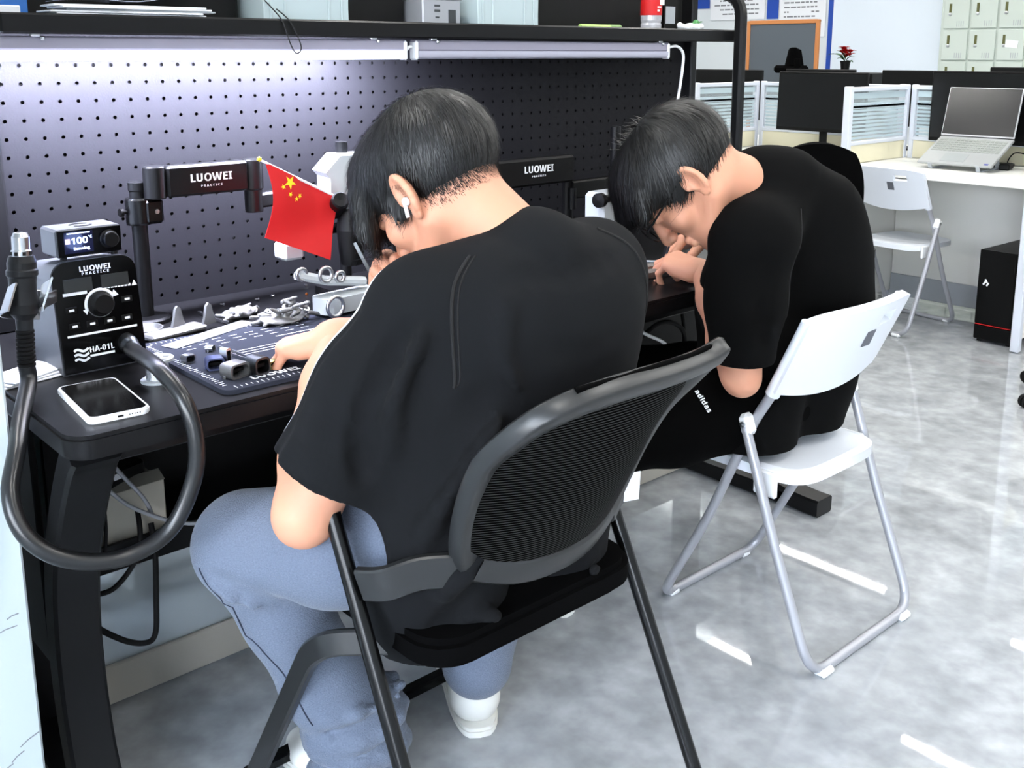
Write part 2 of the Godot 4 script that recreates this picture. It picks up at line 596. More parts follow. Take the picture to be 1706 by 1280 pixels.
# ---------------------------------------------------------------- workbench with pegboard and shelf
func workbench() -> void:
	var o := thing("workbench", "long black steel workbench with pegboard back and top shelf", "workbench", Vector3(0.468, 0, -1.514))
	var T := Transform3D(Basis(), -o.position)
	var st := mb()
	# tabletop: rounded plate with softened rim
	var x0 := 0.468
	var x1 := 2.8
	var zf := -1.514
	var zb := -2.25
	var c := Vector3((x0 + x1) / 2, 0, (zf + zb) / 2)
	var flat := Basis(Vector3(1, 0, 0), Vector3(0, 0, 1), Vector3(0, -1, 0))
	for lay in [[0.7645, 0.006, 0.003], [0.78, 0.025, 0.0], [0.7965, 0.007, 0.003]]:
		a_ext(st, T * Transform3D(flat, c + Vector3(0, lay[0], 0)), rounded_rect(x1 - x0 - lay[2] * 2, zf - zb - lay[2] * 2, 0.04, 8), lay[1], true)
	part("tabletop", st, M.desk_top, o)
	# C-shaped legs
	for x in [0.525, 2.6]:
		st = mb()
		var prof := [Vector3(x, 0.755, -1.585), Vector3(x, 0.72, -1.618), Vector3(x, 0.63, -1.678), Vector3(x, 0.513, -1.737), Vector3(x, 0.4, -1.763), Vector3(x, 0.3, -1.768), Vector3(x, 0.2, -1.76), Vector3(x, 0.1, -1.735), Vector3(x, 0.045, -1.69), Vector3(x, 0.03, -1.6), Vector3(x, 0.028, -1.53)]
		a_bar(st, moved(curve(prof, 5), T), 0.08, 0.052, Vector3.RIGHT, 0.006)
		part("leg", st, M.black_metal, o)
		st = mb()
		a_bar(st, moved([Vector3(x, 0.028, -1.64), Vector3(x, 0.028, -2.06)], T), 0.08, 0.045, Vector3.RIGHT, 0.005)
		bx(st, T * Vector3(x, 0.4, -2.03), Vector3(0.06, 0.74, 0.04), 0.004)
		part("rear_leg", st, M.black_metal, o)
	st = mb()
	bx(st, T * Vector3(1.56, 0.74, -1.60), Vector3(2.0, 0.036, 0.03), 0.003)
	bx(st, T * Vector3(1.56, 0.74, -2.18), Vector3(2.0, 0.036, 0.03), 0.003)
	part("frame_rail", st, M.black_metal, o)
	st = mb()
	bx(st, T * Vector3(1.5625, 0.57, -2.0), Vector3(1.995, 0.36, 0.012), 0.002)
	part("modesty_panel", st, M.black_plastic, o)
	# a tray for cables under the top, open towards the front; cut short before the second place
	st = mb()
	bx(st, T * Vector3(1.06, 0.396, -1.93), Vector3(0.98, 0.008, 0.13), 0.001)
	bx(st, T * Vector3(1.06, 0.42, -1.868), Vector3(0.98, 0.055, 0.008), 0.001)
	bx(st, T * Vector3(2.1, 0.396, -1.93), Vector3(0.86, 0.008, 0.13), 0.001)
	bx(st, T * Vector3(2.1, 0.42, -1.868), Vector3(0.86, 0.055, 0.008), 0.001)
	part("cable_tray", st, M.black_metal, o)
	st = mb()
	bx(st, T * Vector3(0.492, 0.52, -1.95), Vector3(0.012, 0.44, 0.32), 0.002)
	part("end_panel", st, M.black_metal, o)
	# pegboard with its holes really cut
	var p := 0.0367
	var hx := 0.628
	var hy := 1.336
	var nx := 57
	var ny := 15
	var zz := -2.242
	st = mb()
	var left := 0.609
	var right := 2.758
	var n := Vector3(0, 0, 1)
	var gx0 := hx - p / 2
	var gx1 := hx + (nx - 0.5) * p
	var gy1 := hy + p / 2
	var gy0 := hy - (ny - 0.5) * p
	quad(st, T * Vector3(left, 0.8, zz), T * Vector3(right, 0.8, zz), T * Vector3(right, gy0, zz), T * Vector3(left, gy0, zz), n)
	quad(st, T * Vector3(left, gy1, zz), T * Vector3(right, gy1, zz), T * Vector3(right, 1.41, zz), T * Vector3(left, 1.41, zz), n)
	quad(st, T * Vector3(gx1, gy0, zz), T * Vector3(right, gy0, zz), T * Vector3(right, gy1, zz), T * Vector3(gx1, gy1, zz), n)
	if gx0 > left:
		quad(st, T * Vector3(left, gy0, zz), T * Vector3(gx0, gy0, zz), T * Vector3(gx0, gy1, zz), T * Vector3(left, gy1, zz), n)
	var r := 0.0042
	var dirs: Array[Vector3] = []
	var edge: Array[Vector3] = []
	for k in 8:
		var d := Vector3(cos(TAU * k / 8), sin(TAU * k / 8), 0)
		dirs.append(d)
		edge.append(d / maxf(absf(d.x), absf(d.y)) * p / 2)
	for i in nx:
		for j in ny:
			var cc := T * Vector3(hx + i * p, hy - j * p, zz)
			for k in 8:
				var k2 := (k + 1) % 8
				quad(st, cc + dirs[k] * r, cc + dirs[k2] * r, cc + edge[k2], cc + edge[k], n)
				var back := Vector3(0, 0, -0.0015)
				quad_n(st, cc + dirs[k] * r, cc + dirs[k2] * r, cc + dirs[k2] * r + back, cc + dirs[k] * r + back, -dirs[k], -dirs[k2], -dirs[k2], -dirs[k])
	part("pegboard", st, M.board, o)
	st = mb()
	bx(st, T * Vector3(1.68, 1.28, -2.275), Vector3(2.17, 1.06, 0.03), 0.002)
	part("back_panel", st, M.hole, o)
	st = mb()
	bx(st, T * Vector3(0.585, 1.3, -2.245), Vector3(0.05, 1.0, 0.06), 0.004)
	part("upright", st, M.black_metal, o)
	st = mb()
	bx(st, T * Vector3(2.772, 1.3, -2.245), Vector3(0.03, 1.0, 0.06), 0.004)
	part("upright", st, M.black_metal, o)
	st = mb()
	bx(st, T * Vector3(1.683, 1.418, -2.15), Vector3(2.2, 0.012, 0.18), 0.002)
	part("shelf", st, M.black_metal, o)
	st = mb()
	bx(st, T * Vector3(1.683, 1.4145, -2.056), Vector3(2.2, 0.038, 0.012), 0.004)
	part("shelf_lip", st, M.black_metal, o)
	st = mb()
	for x in [2.764, 0.5]:
		if x < 1.0:
			continue
		a_bar(st, moved(rounded([Vector3(x, 0.8, -2.026), Vector3(x, 1.53, -2.026), Vector3(x, 1.58, -2.24)], 0.06, 6), T), 0.034, 0.034, Vector3.RIGHT, 0.007)
	part("post", st, M.black_metal, o)

func moved(pts: Array, xf: Transform3D) -> Array:
	var out := []
	for p in pts:
		out.append(xf * p)
	return out

# two tube fittings under the shelf, the left one lit
func bench_lamps() -> void:
	M.lamp_body = mat(Color(0.55, 0.54, 0.6), 0.4)
	M.lamp_on = glow(Color(0.9, 0.92, 1.0), 3.0)
	M.lamp_off = mat(Color(0.68, 0.68, 0.74), 0.35)
	for k in 2:
		var x0: float = 0.5 if k == 0 else 1.517
		var x1: float = 1.492 if k == 0 else 2.466
		var words: String = "lit white tube lamp under the left half of the black shelf" if k == 0 else "unlit white tube lamp under the right half of the black shelf"
		var o := thing("tube_lamp", words, "lamp", Vector3((x0 + x1) / 2, 1.345, -2.075))
		var w := x1 - x0
		var st := mb()
		bx(st, Vector3(0, 0.034, -0.004), Vector3(w, 0.026, 0.024), 0.003)
		part("housing", st, M.lamp_body, o)
		st = mb()
		var prof := PackedVector2Array()
		for i in 13:
			var a := PI + PI * i / 12.0
			prof.append(Vector2(cos(a) * 0.012, 0.014 + sin(a) * 0.013))
		prof.append(Vector2(0.012, 0.021))
		prof.append(Vector2(-0.012, 0.021))
		a_ext(st, Transform3D(Basis(Vector3(0, 0, -1), Vector3(0, 1, 0), Vector3(1, 0, 0)), Vector3.ZERO), prof, w - 0.016, true)
		part("diffuser", st, M.lamp_on if k == 0 else M.lamp_off, o)
		st = mb()
		for s in [-1, 1]:
			bx(st, Vector3(s * (w / 2 - 0.004), 0.022, -0.002), Vector3(0.01, 0.046, 0.03), 0.004)
		part("end_cap", st, M.white_plastic, o)
		st = mb()
		for q in ([-0.35, 0.4] if k == 0 else [-0.42, 0.43]):
			bx(st, Vector3(q, 0.05, 0.008), Vector3(0.018, 0.008, 0.012), 0.002)
			bx(st, Vector3(q + 0.012, 0.043, 0.012), Vector3(0.008, 0.008, 0.006), 0.002)
		part("clip", st, M.steel, o)
		if k == 0:
			var l := AreaLight3D.new()
			l.name = "tube_light"
			l.area_size = Vector2(w - 0.03, 0.024)
			l.light_energy = 9.0
			l.light_color = Color(0.89, 0.9, 1.0)
			l.area_normalize_energy = true
			l.area_range = 12.0
			l.area_attenuation = 2.0
			l.shadow_enabled = true
			add_child(l, true)
			l.position = o.position + Vector3(0, -0.006, -0.012)
			l.rotation = Vector3(-0.95, 0, 0)
			# the joint lead between both fittings
			st = mb()
			a_tube(st, curve([Vector3(w / 2, 0.018, 0), Vector3(w / 2 + 0.012, 0.03, 0.0), Vector3(w / 2 + 0.02, 0.03, 0)], 4), 0.004, 8)
			part("link", st, M.white_plastic, o)
		else:
			st = mb()
			a_tube(st, curve([Vector3(w / 2, 0.032, 0), Vector3(w / 2 + 0.045, 0.036, 0), Vector3(w / 2 + 0.075, 0.015, 0), Vector3(w / 2 + 0.075, -0.03, 0), Vector3(w / 2 + 0.058, -0.12, 0), Vector3(w / 2 + 0.04, -0.3, -0.02)], 8), 0.0045, 8)
			part("cable", st, M.white_plastic, o)

# ---------------------------------------------------------------- chairs
func chairs() -> void:
	M.tube_grey = mat(Color(0.66, 0.665, 0.69), 0.3, 0.35)
	M.seat_white = mat(Color(0.88, 0.9, 0.93), 0.4)
	var c := white_chair("white plastic folding chair on grey tube frame under the person farther off")
	c.position = Vector3(2.06, 0, -1.315)
	var d := c.duplicate()
	d.name = numbered("folding_chair")
	add_child(d)
	d.position = Vector3(4.865, 0, -2.53)
	d.rotation.y = -PI / 2 - 0.12
	tag(d, "empty white folding chair standing before the white desk with the laptop", "chair", "white folding chairs")
	black_chair()

func white_chair(label: String) -> Node3D:
	var o := thing("folding_chair", label, "chair", Vector3.ZERO, 0, "white folding chairs")
	var w := 0.197
	var r := 0.0115
	# long frame: backrest to front foot bar
	var st := mb()
	var path := [Vector3(-w, 0.79, 0.152), Vector3(-w, 0.634, 0.081), Vector3(-w, 0.543, 0.027), Vector3(-w, 0.279, -0.085), Vector3(-w, r, -0.225), Vector3(w, r, -0.225), Vector3(w, 0.279, -0.085), Vector3(w, 0.543, 0.027), Vector3(w, 0.634, 0.081), Vector3(w, 0.79, 0.152)]
	a_tube(st, rounded(path, 0.06, 6), r, 12)
	part("front_frame", st, M.tube_grey, o)
	st = mb()
	var w2 := w + 0.026
	path = [Vector3(-w2, 0.548, 0.024), Vector3(-w2, 0.291, 0.114), Vector3(-w2, r, 0.225), Vector3(w2, r, 0.225), Vector3(w2, 0.291, 0.114), Vector3(w2, 0.548, 0.024)]
	a_tube(st, rounded(path, 0.07, 7), r, 12)
	part("rear_frame", st, M.tube_grey, o)
	for s in [-1, 1]:
		st = mb()
		a_box(st, Transform3D(basis_y(Vector3(0, 0.25, -0.09)), Vector3(s * (w + 0.02), 0.545, 0.026)), Vector3(0.032, 0.05, 0.03), 0.008)
		part("pivot", st, M.white_plastic, o)
		st = mb()
		a_lathe(st, Transform3D(Basis(Vector3(0, 1, 0), Vector3(s, 0, 0), Vector3(0, 0, 1)), Vector3(s * (w + 0.035), 0.548, 0.026)), [Vector2(0.007, 0), Vector2(0.007, 0.005), Vector2(0.0, 0.007)], 10)
		part("rivet", st, M.steel, o)
		st = mb()
		a_box(st, Transform3D(Basis(), Vector3(s * (w - 0.045), 0.009, -0.226)), Vector3(0.035, 0.017, 0.03), 0.006)
		part("foot", st, M.white_plastic, o)
		st = mb()
		a_box(st, Transform3D(Basis(), Vector3(s * (w2 - 0.05), 0.009, 0.228)), Vector3(0.045, 0.018, 0.034), 0.006)
		part("foot", st, M.white_plastic, o)
		st = mb()
		bx(st, Vector3(s * (w - 0.012), 0.405, 0.06), Vector3(0.014, 0.06, 0.06), 0.004)
		part("seat_bracket", st, M.white_plastic, o)
	# seat: a dished rounded plate with a turned-down rim
	st = mb()
	var nx := 20
	var nz := 20
	var zc := -0.035
	var hw := w - 0.016
	var hz := 0.185
	var top := []
	for i in nx + 1:
		var row := []
		for j in nz + 1:
			var u := -1.0 + 2.0 * i / nx
			var v := -1.0 + 2.0 * j / nz
			# squircle
			var e := pow(pow(absf(u), 5.0) + pow(absf(v), 5.0), 0.2)
			var m := maxf(absf(u), absf(v))
			var k := 1.0 if e < 1e-6 else m / e
			row.append(Vector2(u * k, v * k))
		top.append(row)
	var ht := func(q: Vector2) -> float:
		var e := pow(pow(absf(q.x), 5.0) + pow(absf(q.y), 5.0), 0.2)
		return 0.443 - 0.012 * (1.0 - q.x * q.x) * (1.0 - q.y * q.y) - 0.006 * smoothstep(0.9, 1.0, e)
	for i in nx:
		for j in nz:
			var pq := [top[i][j], top[i + 1][j], top[i + 1][j + 1], top[i][j + 1]]
			var P := []
			for q in pq:
				P.append(Vector3(q.x * hw, ht.call(q), zc + q.y * hz))
			var n: Vector3 = -(P[1] - P[0]).cross(P[3] - P[0]).normalized()
			if n.y < 0:
				n = -n
			quad(st, P[0], P[1], P[2], P[3], n)
			var dn := Vector3(0, -0.024, 0)
			quad(st, P[0] + dn, P[1] + dn, P[2] + dn, P[3] + dn, -n)
	for side in 4:
		for i in nx:
			var qa: Vector2
			var qb: Vector2
			match side:
				0:
					qa = top[i][0]
					qb = top[i + 1][0]
				1:
					qa = top[i][nz]
					qb = top[i + 1][nz]
				2:
					qa = top[0][i]
					qb = top[0][i + 1]
				3:
					qa = top[nx][i]
					qb = top[nx][i + 1]
			var A := Vector3(qa.x * hw, ht.call(qa), zc + qa.y * hz)
			var B := Vector3(qb.x * hw, ht.call(qb), zc + qb.y * hz)
			var dn := Vector3(0, -0.024, 0)
			var na := Vector3(qa.x, 0, qa.y).normalized()
			var nb := Vector3(qb.x, 0, qb.y).normalized()
			quad_n(st, A, B, B + dn, A + dn, na, nb, nb, na)
	part("seat", st, M.seat_white, o)
	# backrest: curved shell that wraps both tubes, with a grip slot
	st = mb()
	var gu := 36
	var gv := 14
	var grid := []
	for i in gu + 1:
		var row := []
		for j in gv + 1:
			var u := -1.0 + 2.0 * i / gu
			var v := float(j) / gv
			var lo := 0.63 - 0.03 * (1.0 - u * u)
			var hi := 0.812 - 0.012 * pow(absf(u), 6.0)
			var y := lerpf(lo, hi, v)
			var z := 0.081 + (y - 0.634) * 0.455 + 0.03 * (1.0 - u * u) + 0.013
			row.append(Vector3(u * (w + 0.017), y, z))
		grid.append(row)
	shell(st, grid, 0.02, func(i, j): return i >= 23 and i <= 28 and j >= 10 and j <= 11)
	for s in [-1, 1]:
		a_tube(st, [Vector3(s * w, 0.622, 0.0745), Vector3(s * w, 0.80, 0.156)], [0.0165, 0.0165], 14)
	part("backrest", st, M.seat_white, o)
	st = mb()
	a_box(st, Transform3D(basis_z(Vector3(0, -0.4, 1)), Vector3(0.038, 0.725, 0.1658)), Vector3(0.036, 0.042, 0.0015), 0.0)
	part("sticker", st, mat(Color(0.36, 0.37, 0.4), 0.7), o)
	return o

# closed shell of thickness th over a grid of points (front side on +normal), with holes where skip says so
func shell(st: SurfaceTool, grid: Array, th: float, skip: Callable) -> void:
	var nu: int = grid.size() - 1
	var nv: int = grid[0].size() - 1
	var nor := []
	for i in nu + 1:
		var row := []
		for j in nv + 1:
			var du: Vector3 = grid[mini(i + 1, nu)][j] - grid[maxi(i - 1, 0)][j]
			var dv: Vector3 = grid[i][mini(j + 1, nv)] - grid[i][maxi(j - 1, 0)]
			row.append(du.cross(dv).normalized())
		nor.append(row)
	var solid := func(i: int, j: int) -> bool:
		return i >= 0 and j >= 0 and i < nu and j < nv and not skip.call(i, j)
	for i in nu:
		for j in nv:
			if not solid.call(i, j):
				continue
			var id := [[i, j], [i + 1, j], [i + 1, j + 1], [i, j + 1]]
			var P := []
			var N := []
			var Q := []
			for k in id:
				P.append(grid[k[0]][k[1]])
				N.append(nor[k[0]][k[1]])
				Q.append(grid[k[0]][k[1]] - nor[k[0]][k[1]] * th)
			quad_n(st, P[0], P[1], P[2], P[3], N[0], N[1], N[2], N[3])
			quad_n(st, Q[0], Q[1], Q[2], Q[3], -N[0], -N[1], -N[2], -N[3])
			var nb := [[i, j - 1, 0, 1], [i + 1, j, 1, 2], [i, j + 1, 2, 3], [i - 1, j, 3, 0]]
			for e in nb:
				if not solid.call(e[0], e[1]):
					var a: int = e[2]
					var b: int = e[3]
					var n: Vector3 = (P[b] - P[a]).cross(N[a]).normalized()
					if n.dot((P[a] + P[b]) * 0.5 - (P[0] + P[1] + P[2] + P[3]) * 0.25) < 0:
						n = -n
					quad(st, P[a], P[b], Q[b], Q[a], n)

func black_chair() -> void:
	M.chair_frame = mat(Color(0.135, 0.14, 0.143), 0.36)
	M.chair_tube = mat(Color(0.05, 0.052, 0.056), 0.25, 0.4)
	M.chair_mesh = mat(Color(0.012, 0.012, 0.013), 0.95)
	M.chair_mesh.metallic_specular = 0.15
	M.cushion = mat(Color(0.016, 0.016, 0.018), 0.95)
	M.cushion.metallic_specular = 0.15
	var o := thing("mesh_chair", "black mesh-back folding chair under the nearer person", "chair", Vector3(1.07, 0, -1.3))
	var w := 0.285
	for s in [-1, 1]:
		var st := mb()
		a_tube(st, [Vector3(s * w, 0.012, 0.297), Vector3(s * w, 0.655, -0.014)], 0.0135, 14)
		part("rear_leg", st, M.chair_tube, o)
		st = mb()
		a_tube(st, [Vector3(s * w, 0.0, 0.303), Vector3(s * w, 0.035, 0.286)], 0.017, 12)
		part("foot", st, M.rubber, o)
		st = mb()
		var x: float = s * (w + 0.004)
		a_bar(st, rounded([Vector3(x, 0.012, -0.328), Vector3(x, 0.374, -0.1), Vector3(x, 0.425, -0.035), Vector3(s * 0.225, 0.435, 0.04)], 0.03, 4), 0.018, 0.042, Vector3.RIGHT, 0.004)
		part("front_leg", st, M.chair_frame, o)
		st = mb()
		bx(st, Vector3(x, 0.012, -0.328), Vector3(0.03, 0.024, 0.05), 0.005)
		part("foot", st, M.rubber, o)
	var st := mb()
	a_bar(st, [Vector3(-w, 0.032, -0.318), Vector3(w, 0.032, -0.318)], 0.022, 0.03, Vector3.UP, 0.004)
	part("crossbar", st, M.chair_tube, o)
	# seat cushion
	st = mb()
	var flat := Basis(Vector3(1, 0, 0), Vector3(0, 0, 1), Vector3(0, -1, 0))
	for l in [[0.435, 0.01, 0.45], [0.455, 0.03, 0.47], [0.476, 0.012, 0.455]]:
		a_ext(st, Transform3D(flat, Vector3(0, l[0], -0.01)), rounded_rect(l[2], l[2] - 0.09, 0.07, 6), l[1], true)
	part("seat", st, M.cushion, o)
	# backrest frame: swept around the outline, with wings that reach the tubes
	var at := func(u: float, s: float) -> Vector3:
		# plane of the back, leaning; its sides wrap forward, most at mid height
		var k := u / 0.2
		var wrap := 0.075 * k * k * (1.0 - 0.75 * smoothstep(0.55, 1.1, s))
		return Vector3(u, 0.572 + 0.318 * s + 0.008 * (1.0 - k * k), 0.175 + 0.16 * s - wrap + 0.03)
	st = mb()
	var outl := [[-0.165, 0.0], [-0.185, 0.2], [-0.196, 0.45], [-0.2, 0.68], [-0.194, 0.84], [-0.17, 0.96], [-0.125, 1.01], [-0.065, 1.025], [0.0, 1.025], [0.08, 1.02], [0.165, 1.03], [0.215, 1.06], [0.2, 0.88], [0.185, 0.7], [0.19, 0.45], [0.19, 0.2], [0.165, 0.0], [0.08, -0.1], [0.0, -0.12], [-0.08, -0.1], [-0.165, 0.0]]
	var pts := []
	for q in outl:
		pts.append(at.call(q[0], q[1]))
	var sm := curve(pts, 4)
	# each cross-section is a flat bar whose thin side faces the back
	var sec_prev := []
	var cen: Vector3 = at.call(0.0, 0.45)
	for i in sm.size():
		var p: Vector3 = sm[i]
		var t: Vector3 = (sm[(i + 1) % (sm.size() - 1)] - sm[(i - 1 + sm.size() - 1) % (sm.size() - 1)]).normalized()
		var nrm := Vector3(0, -0.45, 0.89)
		nrm = (nrm - t * nrm.dot(t)).normalized()
		var inn := nrm.cross(t)
		if inn.dot(cen - p) < 0:
			inn = -inn
		var s_t: float = clampf((p.y - 0.572) / 0.318, 0, 1)
		var wd := lerpf(0.05, 0.03, s_t)
		var sec := [p - inn * 0.004 + nrm * 0.01, p + inn * 0.004 + nrm * 0.014, p + inn * (wd - 0.006) + nrm * 0.012, p + inn * wd + nrm * 0.004, p + inn * wd - nrm * 0.008, p - inn * 0.002 - nrm * 0.018, p - inn * 0.008 - nrm * 0.012]
		var nn := []
		for k in 7:
			var a: Vector3 = sec[(k + 6) % 7]
			var b: Vector3 = sec[(k + 1) % 7]
			var n: Vector3 = (b - a).cross(t).normalized()
			var mid := p + inn * wd * 0.5
			if n.dot(sec[k] - mid) < 0:
				n = -n
			nn.append(n)
		if i > 0:
			for k in 7:
				var k2 := (k + 1) % 7
				quad_n(st, sec_prev[0][k], sec_prev[0][k2], sec[k2], sec[k], sec_prev[1][k], sec_prev[1][k2], nn[k2], nn[k])
		sec_prev = [sec, nn]
	part("back_frame", st, M.chair_frame, o)
	for s in [-1, 1]:
		st = mb()
		var p0: Vector3 = at.call(s * 0.165, 0.03)
		var p1: Vector3 = at.call(s * 0.19, 0.03)
		a_bar(st, curve([p0, p1 + Vector3(s * 0.03, 0.005, -0.015), Vector3(s * 0.265, 0.575, 0.1), Vector3(s * 0.283, 0.565, 0.06)], 6), 0.055, 0.016, Vector3.UP, 0.003)
		part("back_bracket", st, M.chair_frame, o)
	# mesh: a fine net of threads over a thin dark cloth
	st = mb()
	var g := []
	for i in 25:
		var row := []
		for j in 17:
			var v := float(j) / 16.0
			var s := lerpf(-0.07, 1.0, v)
			var hw := 0.182 - maxf(0.2 - s, 0.0) * 0.35 - maxf(s - 0.72, 0.0) * 0.22
			var u := (-1.0 + 2.0 * i / 24.0) * hw
			var p: Vector3 = at.call(u, s)
			row.append(p + Vector3(0, 0.0, 0.004) + Vector3(0, -0.2, 1) * 0.012 * (1.0 - pow(u / 0.19, 2)) * sin(clampf(v, 0, 1) * PI))
		g.append(row)
	shell(st, g, 0.002, func(_i, _j): return false)
	var cloth := part("mesh_panel", st, M.chair_mesh, o)
	st = mb()
	for j in range(1, 70):
		var v := j / 70.0
		var prev := Vector3.ZERO
		for i in 25:
			var f := v * 16.0
			var j0 := int(f)
			var p: Vector3 = g[i][j0].lerp(g[i][mini(j0 + 1, 16)], f - j0) + Vector3(0, -0.0004, 0.0009)
			if i > 0:
				quad(st, prev + Vector3(0, 0.0007, 0.0003), p + Vector3(0, 0.0007, 0.0003), p - Vector3(0, 0.0007, 0.0003), prev - Vector3(0, 0.0007, 0.0003), Vector3(0, -0.3, 0.95))
			prev = p
	var net := part("thread", st, mat(Color(0.045, 0.045, 0.048), 0.6), cloth)
	net.set_meta("kind", "stuff")
	# zip along the top edge
	st = mb()
	var top := []
	for i in 25:
		var u := -0.12 + 0.31 * i / 24.0
		top.append(at.call(u, 1.035 + 0.02 * smoothstep(0.12, 0.2, u)) + Vector3(0, 0.004, -0.008))
	a_tube(st, top, 0.005, 8)
	part("edge_piping", st, M.chair_mesh, o)
	# white care label on the right of the frame
	st = mb()
	a_box(st, Transform3D(basis_z(Vector3(-0.35, -0.1, 1)), Vector3(0.207, 0.615, 0.172)), Vector3(0.03, 0.055, 0.001), 0.0)
	part("label_tag", st, M.print_white, o, "small white tag on the frame")

# ---------------------------------------------------------------- white partitioned desks beyond the bench
func far_desks() -> void:
	M.partition_frame = mat(Color(0.84, 0.86, 0.9), 0.35, 0.1)
	M.cream = mat(Color(0.86, 0.84, 0.74), 0.6)
	M.desk_white = mat(Color(0.88, 0.88, 0.86), 0.45)
	M.screen_dark = mat(Color(0.028, 0.028, 0.03), 0.22)
	M.panel_grey = mat(Color(0.62, 0.64, 0.66), 0.5)
	var ex := 4.75
	var bxx := 5.38
	# two desk units: a worktop and its panels each
	for k in 2:
		var z1: float = -1.885 - 0.935 * k
		var z0: float = z1 - 0.915
		var words: String = "white desk with the open laptop on it" if k == 0 else "white desk carrying the black monitor, between two striped partitions"
		var o := thing("office_desk", words, "desk", Vector3(ex, 0, (z0 + z1) / 2))
		var d := z1 - z0
		var st := mb()
		bx(st, Vector3(0.302, 0.78, 0), Vector3(0.604, 0.04, d - 0.012), 0.003)
		part("worktop", st, M.desk_white, o)
		st = mb()
		bx(st, Vector3(0.56, 0.46, 0), Vector3(0.018, 0.6, d - 0.012), 0.002)
		part("back_panel", st, M.desk_white, o)
		st = mb()
		bx(st, Vector3(0.555, 0.1, 0), Vector3(0.02, 0.12, d - 0.012), 0.002)
		part("kick_panel", st, M.panel_grey, o)
	# dividers along x, in front of and between the units
	var dz := [-1.875, -2.81, -3.79]
	var dl := ["white partition with striped glass at the right end of the laptop desk", "white partition with striped glass between the laptop and the big black monitor", "white partition with striped glass seen behind the black bench post"]
	for k in 3:
		var o := thing("desk_partition", dl[k], "partition", Vector3(ex, 0, dz[k]), 0, "striped glass desk partitions")
		partition(o, 0.62, true)
	for k in 2:
		var zc: float = (dz[k] + dz[k + 1]) / 2
		var words: String = "striped glass partition directly behind the open laptop" if k == 0 else "striped glass partition along the back of the monitor desk"
		var o := thing("desk_partition", words, "partition", Vector3(bxx, 0, dz[k] - 0.025), PI / 2, "striped glass desk partitions")
		partition(o, absf(dz[k + 1] - dz[k]) - 0.05, false)
	# monitors
	monitor("large black monitor standing behind the open laptop", Vector3(5.25, 0.8, -2.3), 0.62, 0.36, 1.271, -PI / 2, 0.0)
	monitor("black monitor on a slim stand, left of the middle striped partition", Vector3(5.14, 0.8, -3.2), 0.56, 0.33, 1.258, -PI / 2, 0.03)
	# the row that backs on to it: desks seen only as monitor tops
	var o2 := thing("office_desk", "white desk row behind the partitions carrying black monitors", "desk", Vector3(5.43, 0, -3.4))
	var st2 := mb()
	bx(st2, Vector3(0.36, 0.78, 0), Vector3(0.66, 0.04, 4.0), 0.003)
	part("worktop", st2, M.desk_white, o2)
	st2 = mb()
	for z in [-1.98, -0.9, 0.1, 1.1, 1.98]:
		bx(st2, Vector3(0.36, 0.38, z), Vector3(0.6, 0.76, 0.025), 0.002)
		if z == -1.98:
			part("side_panel", st2, M.desk_white, o2)
		else:
			part("side_panel", st2, M.desk_white, o2)
		st2 = mb()
	var rows := [[-4.37, 0.56, 1.252, "dark monitor top above the striped partition, left of the bench post"], [-3.66, 0.5, 1.262, "dark monitor top behind the slim-stand monitor, under the red flowers"], [-2.98, 0.5, 1.262, "dark monitor top above the middle striped partition"], [-2.3, 0.56, 1.285, "dark monitor edge just above the large monitor behind the laptop"]]
	for r in rows:
		monitor(r[3], Vector3(5.85, 0.8, r[0]), r[1], 0.33, r[2], PI / 2, 0.0)
	laptop()
	# power adapter with its curled cable
	var a := thing("power_adapter", "small black power adapter on the desk edge right of the laptop", "adapter", Vector3(5.14, 0.8, -2.09))
	var st := mb()
	a_box(st, Transform3D(Basis(Vector3.UP, 0.2), Vector3(0, 0.016, -0.06)), Vector3(0.1, 0.03, 0.05), 0.006)
	part("body", st, M.black_plastic, a)
	st = mb()
	a_tube(st, curve([Vector3(0.05, 0.016, -0.06), Vector3(0.11, 0.03, -0.1), Vector3(0.17, 0.07, -0.09), Vector3(0.2, 0.05, -0.02), Vector3(0.14, 0.01, 0.0), Vector3(0.2, 0.005, 0.06)], 6), 0.003, 6)
	part("cable", st, M.rubber, a)
	# papers and a mouse on the monitor desk
	var s := thing("paper_sheet", "white sheet on the desk below the slim-stand monitor", "paper", Vector3(4.86, 0.801, -2.98))
	st = mb()
	bx(st, Vector3(0, 0.001, 0), Vector3(0.2, 0.002, 0.15), 0.0005)
	part("sheet", st, M.print_white, s)
	var m := thing("computer_mouse", "black mouse on the monitor desk next to the middle partition", "mouse", Vector3(4.86, 0.8, -2.88))
	st = mb()
	a_lathe(st, Transform3D(Basis.from_scale(Vector3(1.6, 1, 1)), Vector3.ZERO), [Vector2(0.03, 0), Vector2(0.032, 0.008), Vector2(0.026, 0.024), Vector2(0.012, 0.032), Vector2(0.0, 0.033)], 16)
	part("body", st, M.black_plastic, m)
	# computer tower
	var t := thing("computer_tower", "black computer tower with a thin red line on the floor under the laptop desk", "computer", Vector3(4.83, 0, -2.013), -0.03)
	st = mb()
	bx(st, Vector3(0.2, 0.232, 0), Vector3(0.39, 0.435, 0.175), 0.004)
	part("case", st, M.black_plastic, t)
	st = mb()
	bx(st, Vector3(0.0, 0.27, 0), Vector3(0.016, 0.36, 0.176), 0.004)
	bx(st, Vector3(0.0, 0.05, 0), Vector3(0.016, 0.07, 0.176), 0.004)
	part("front_panel", st, M.black_gloss, t)
	st = mb()
	bx(st, Vector3(-0.003, 0.088, 0), Vector3(0.012, 0.004, 0.17), 0.001)
	part("red_strip", st, M.red, t)
	st = mb()
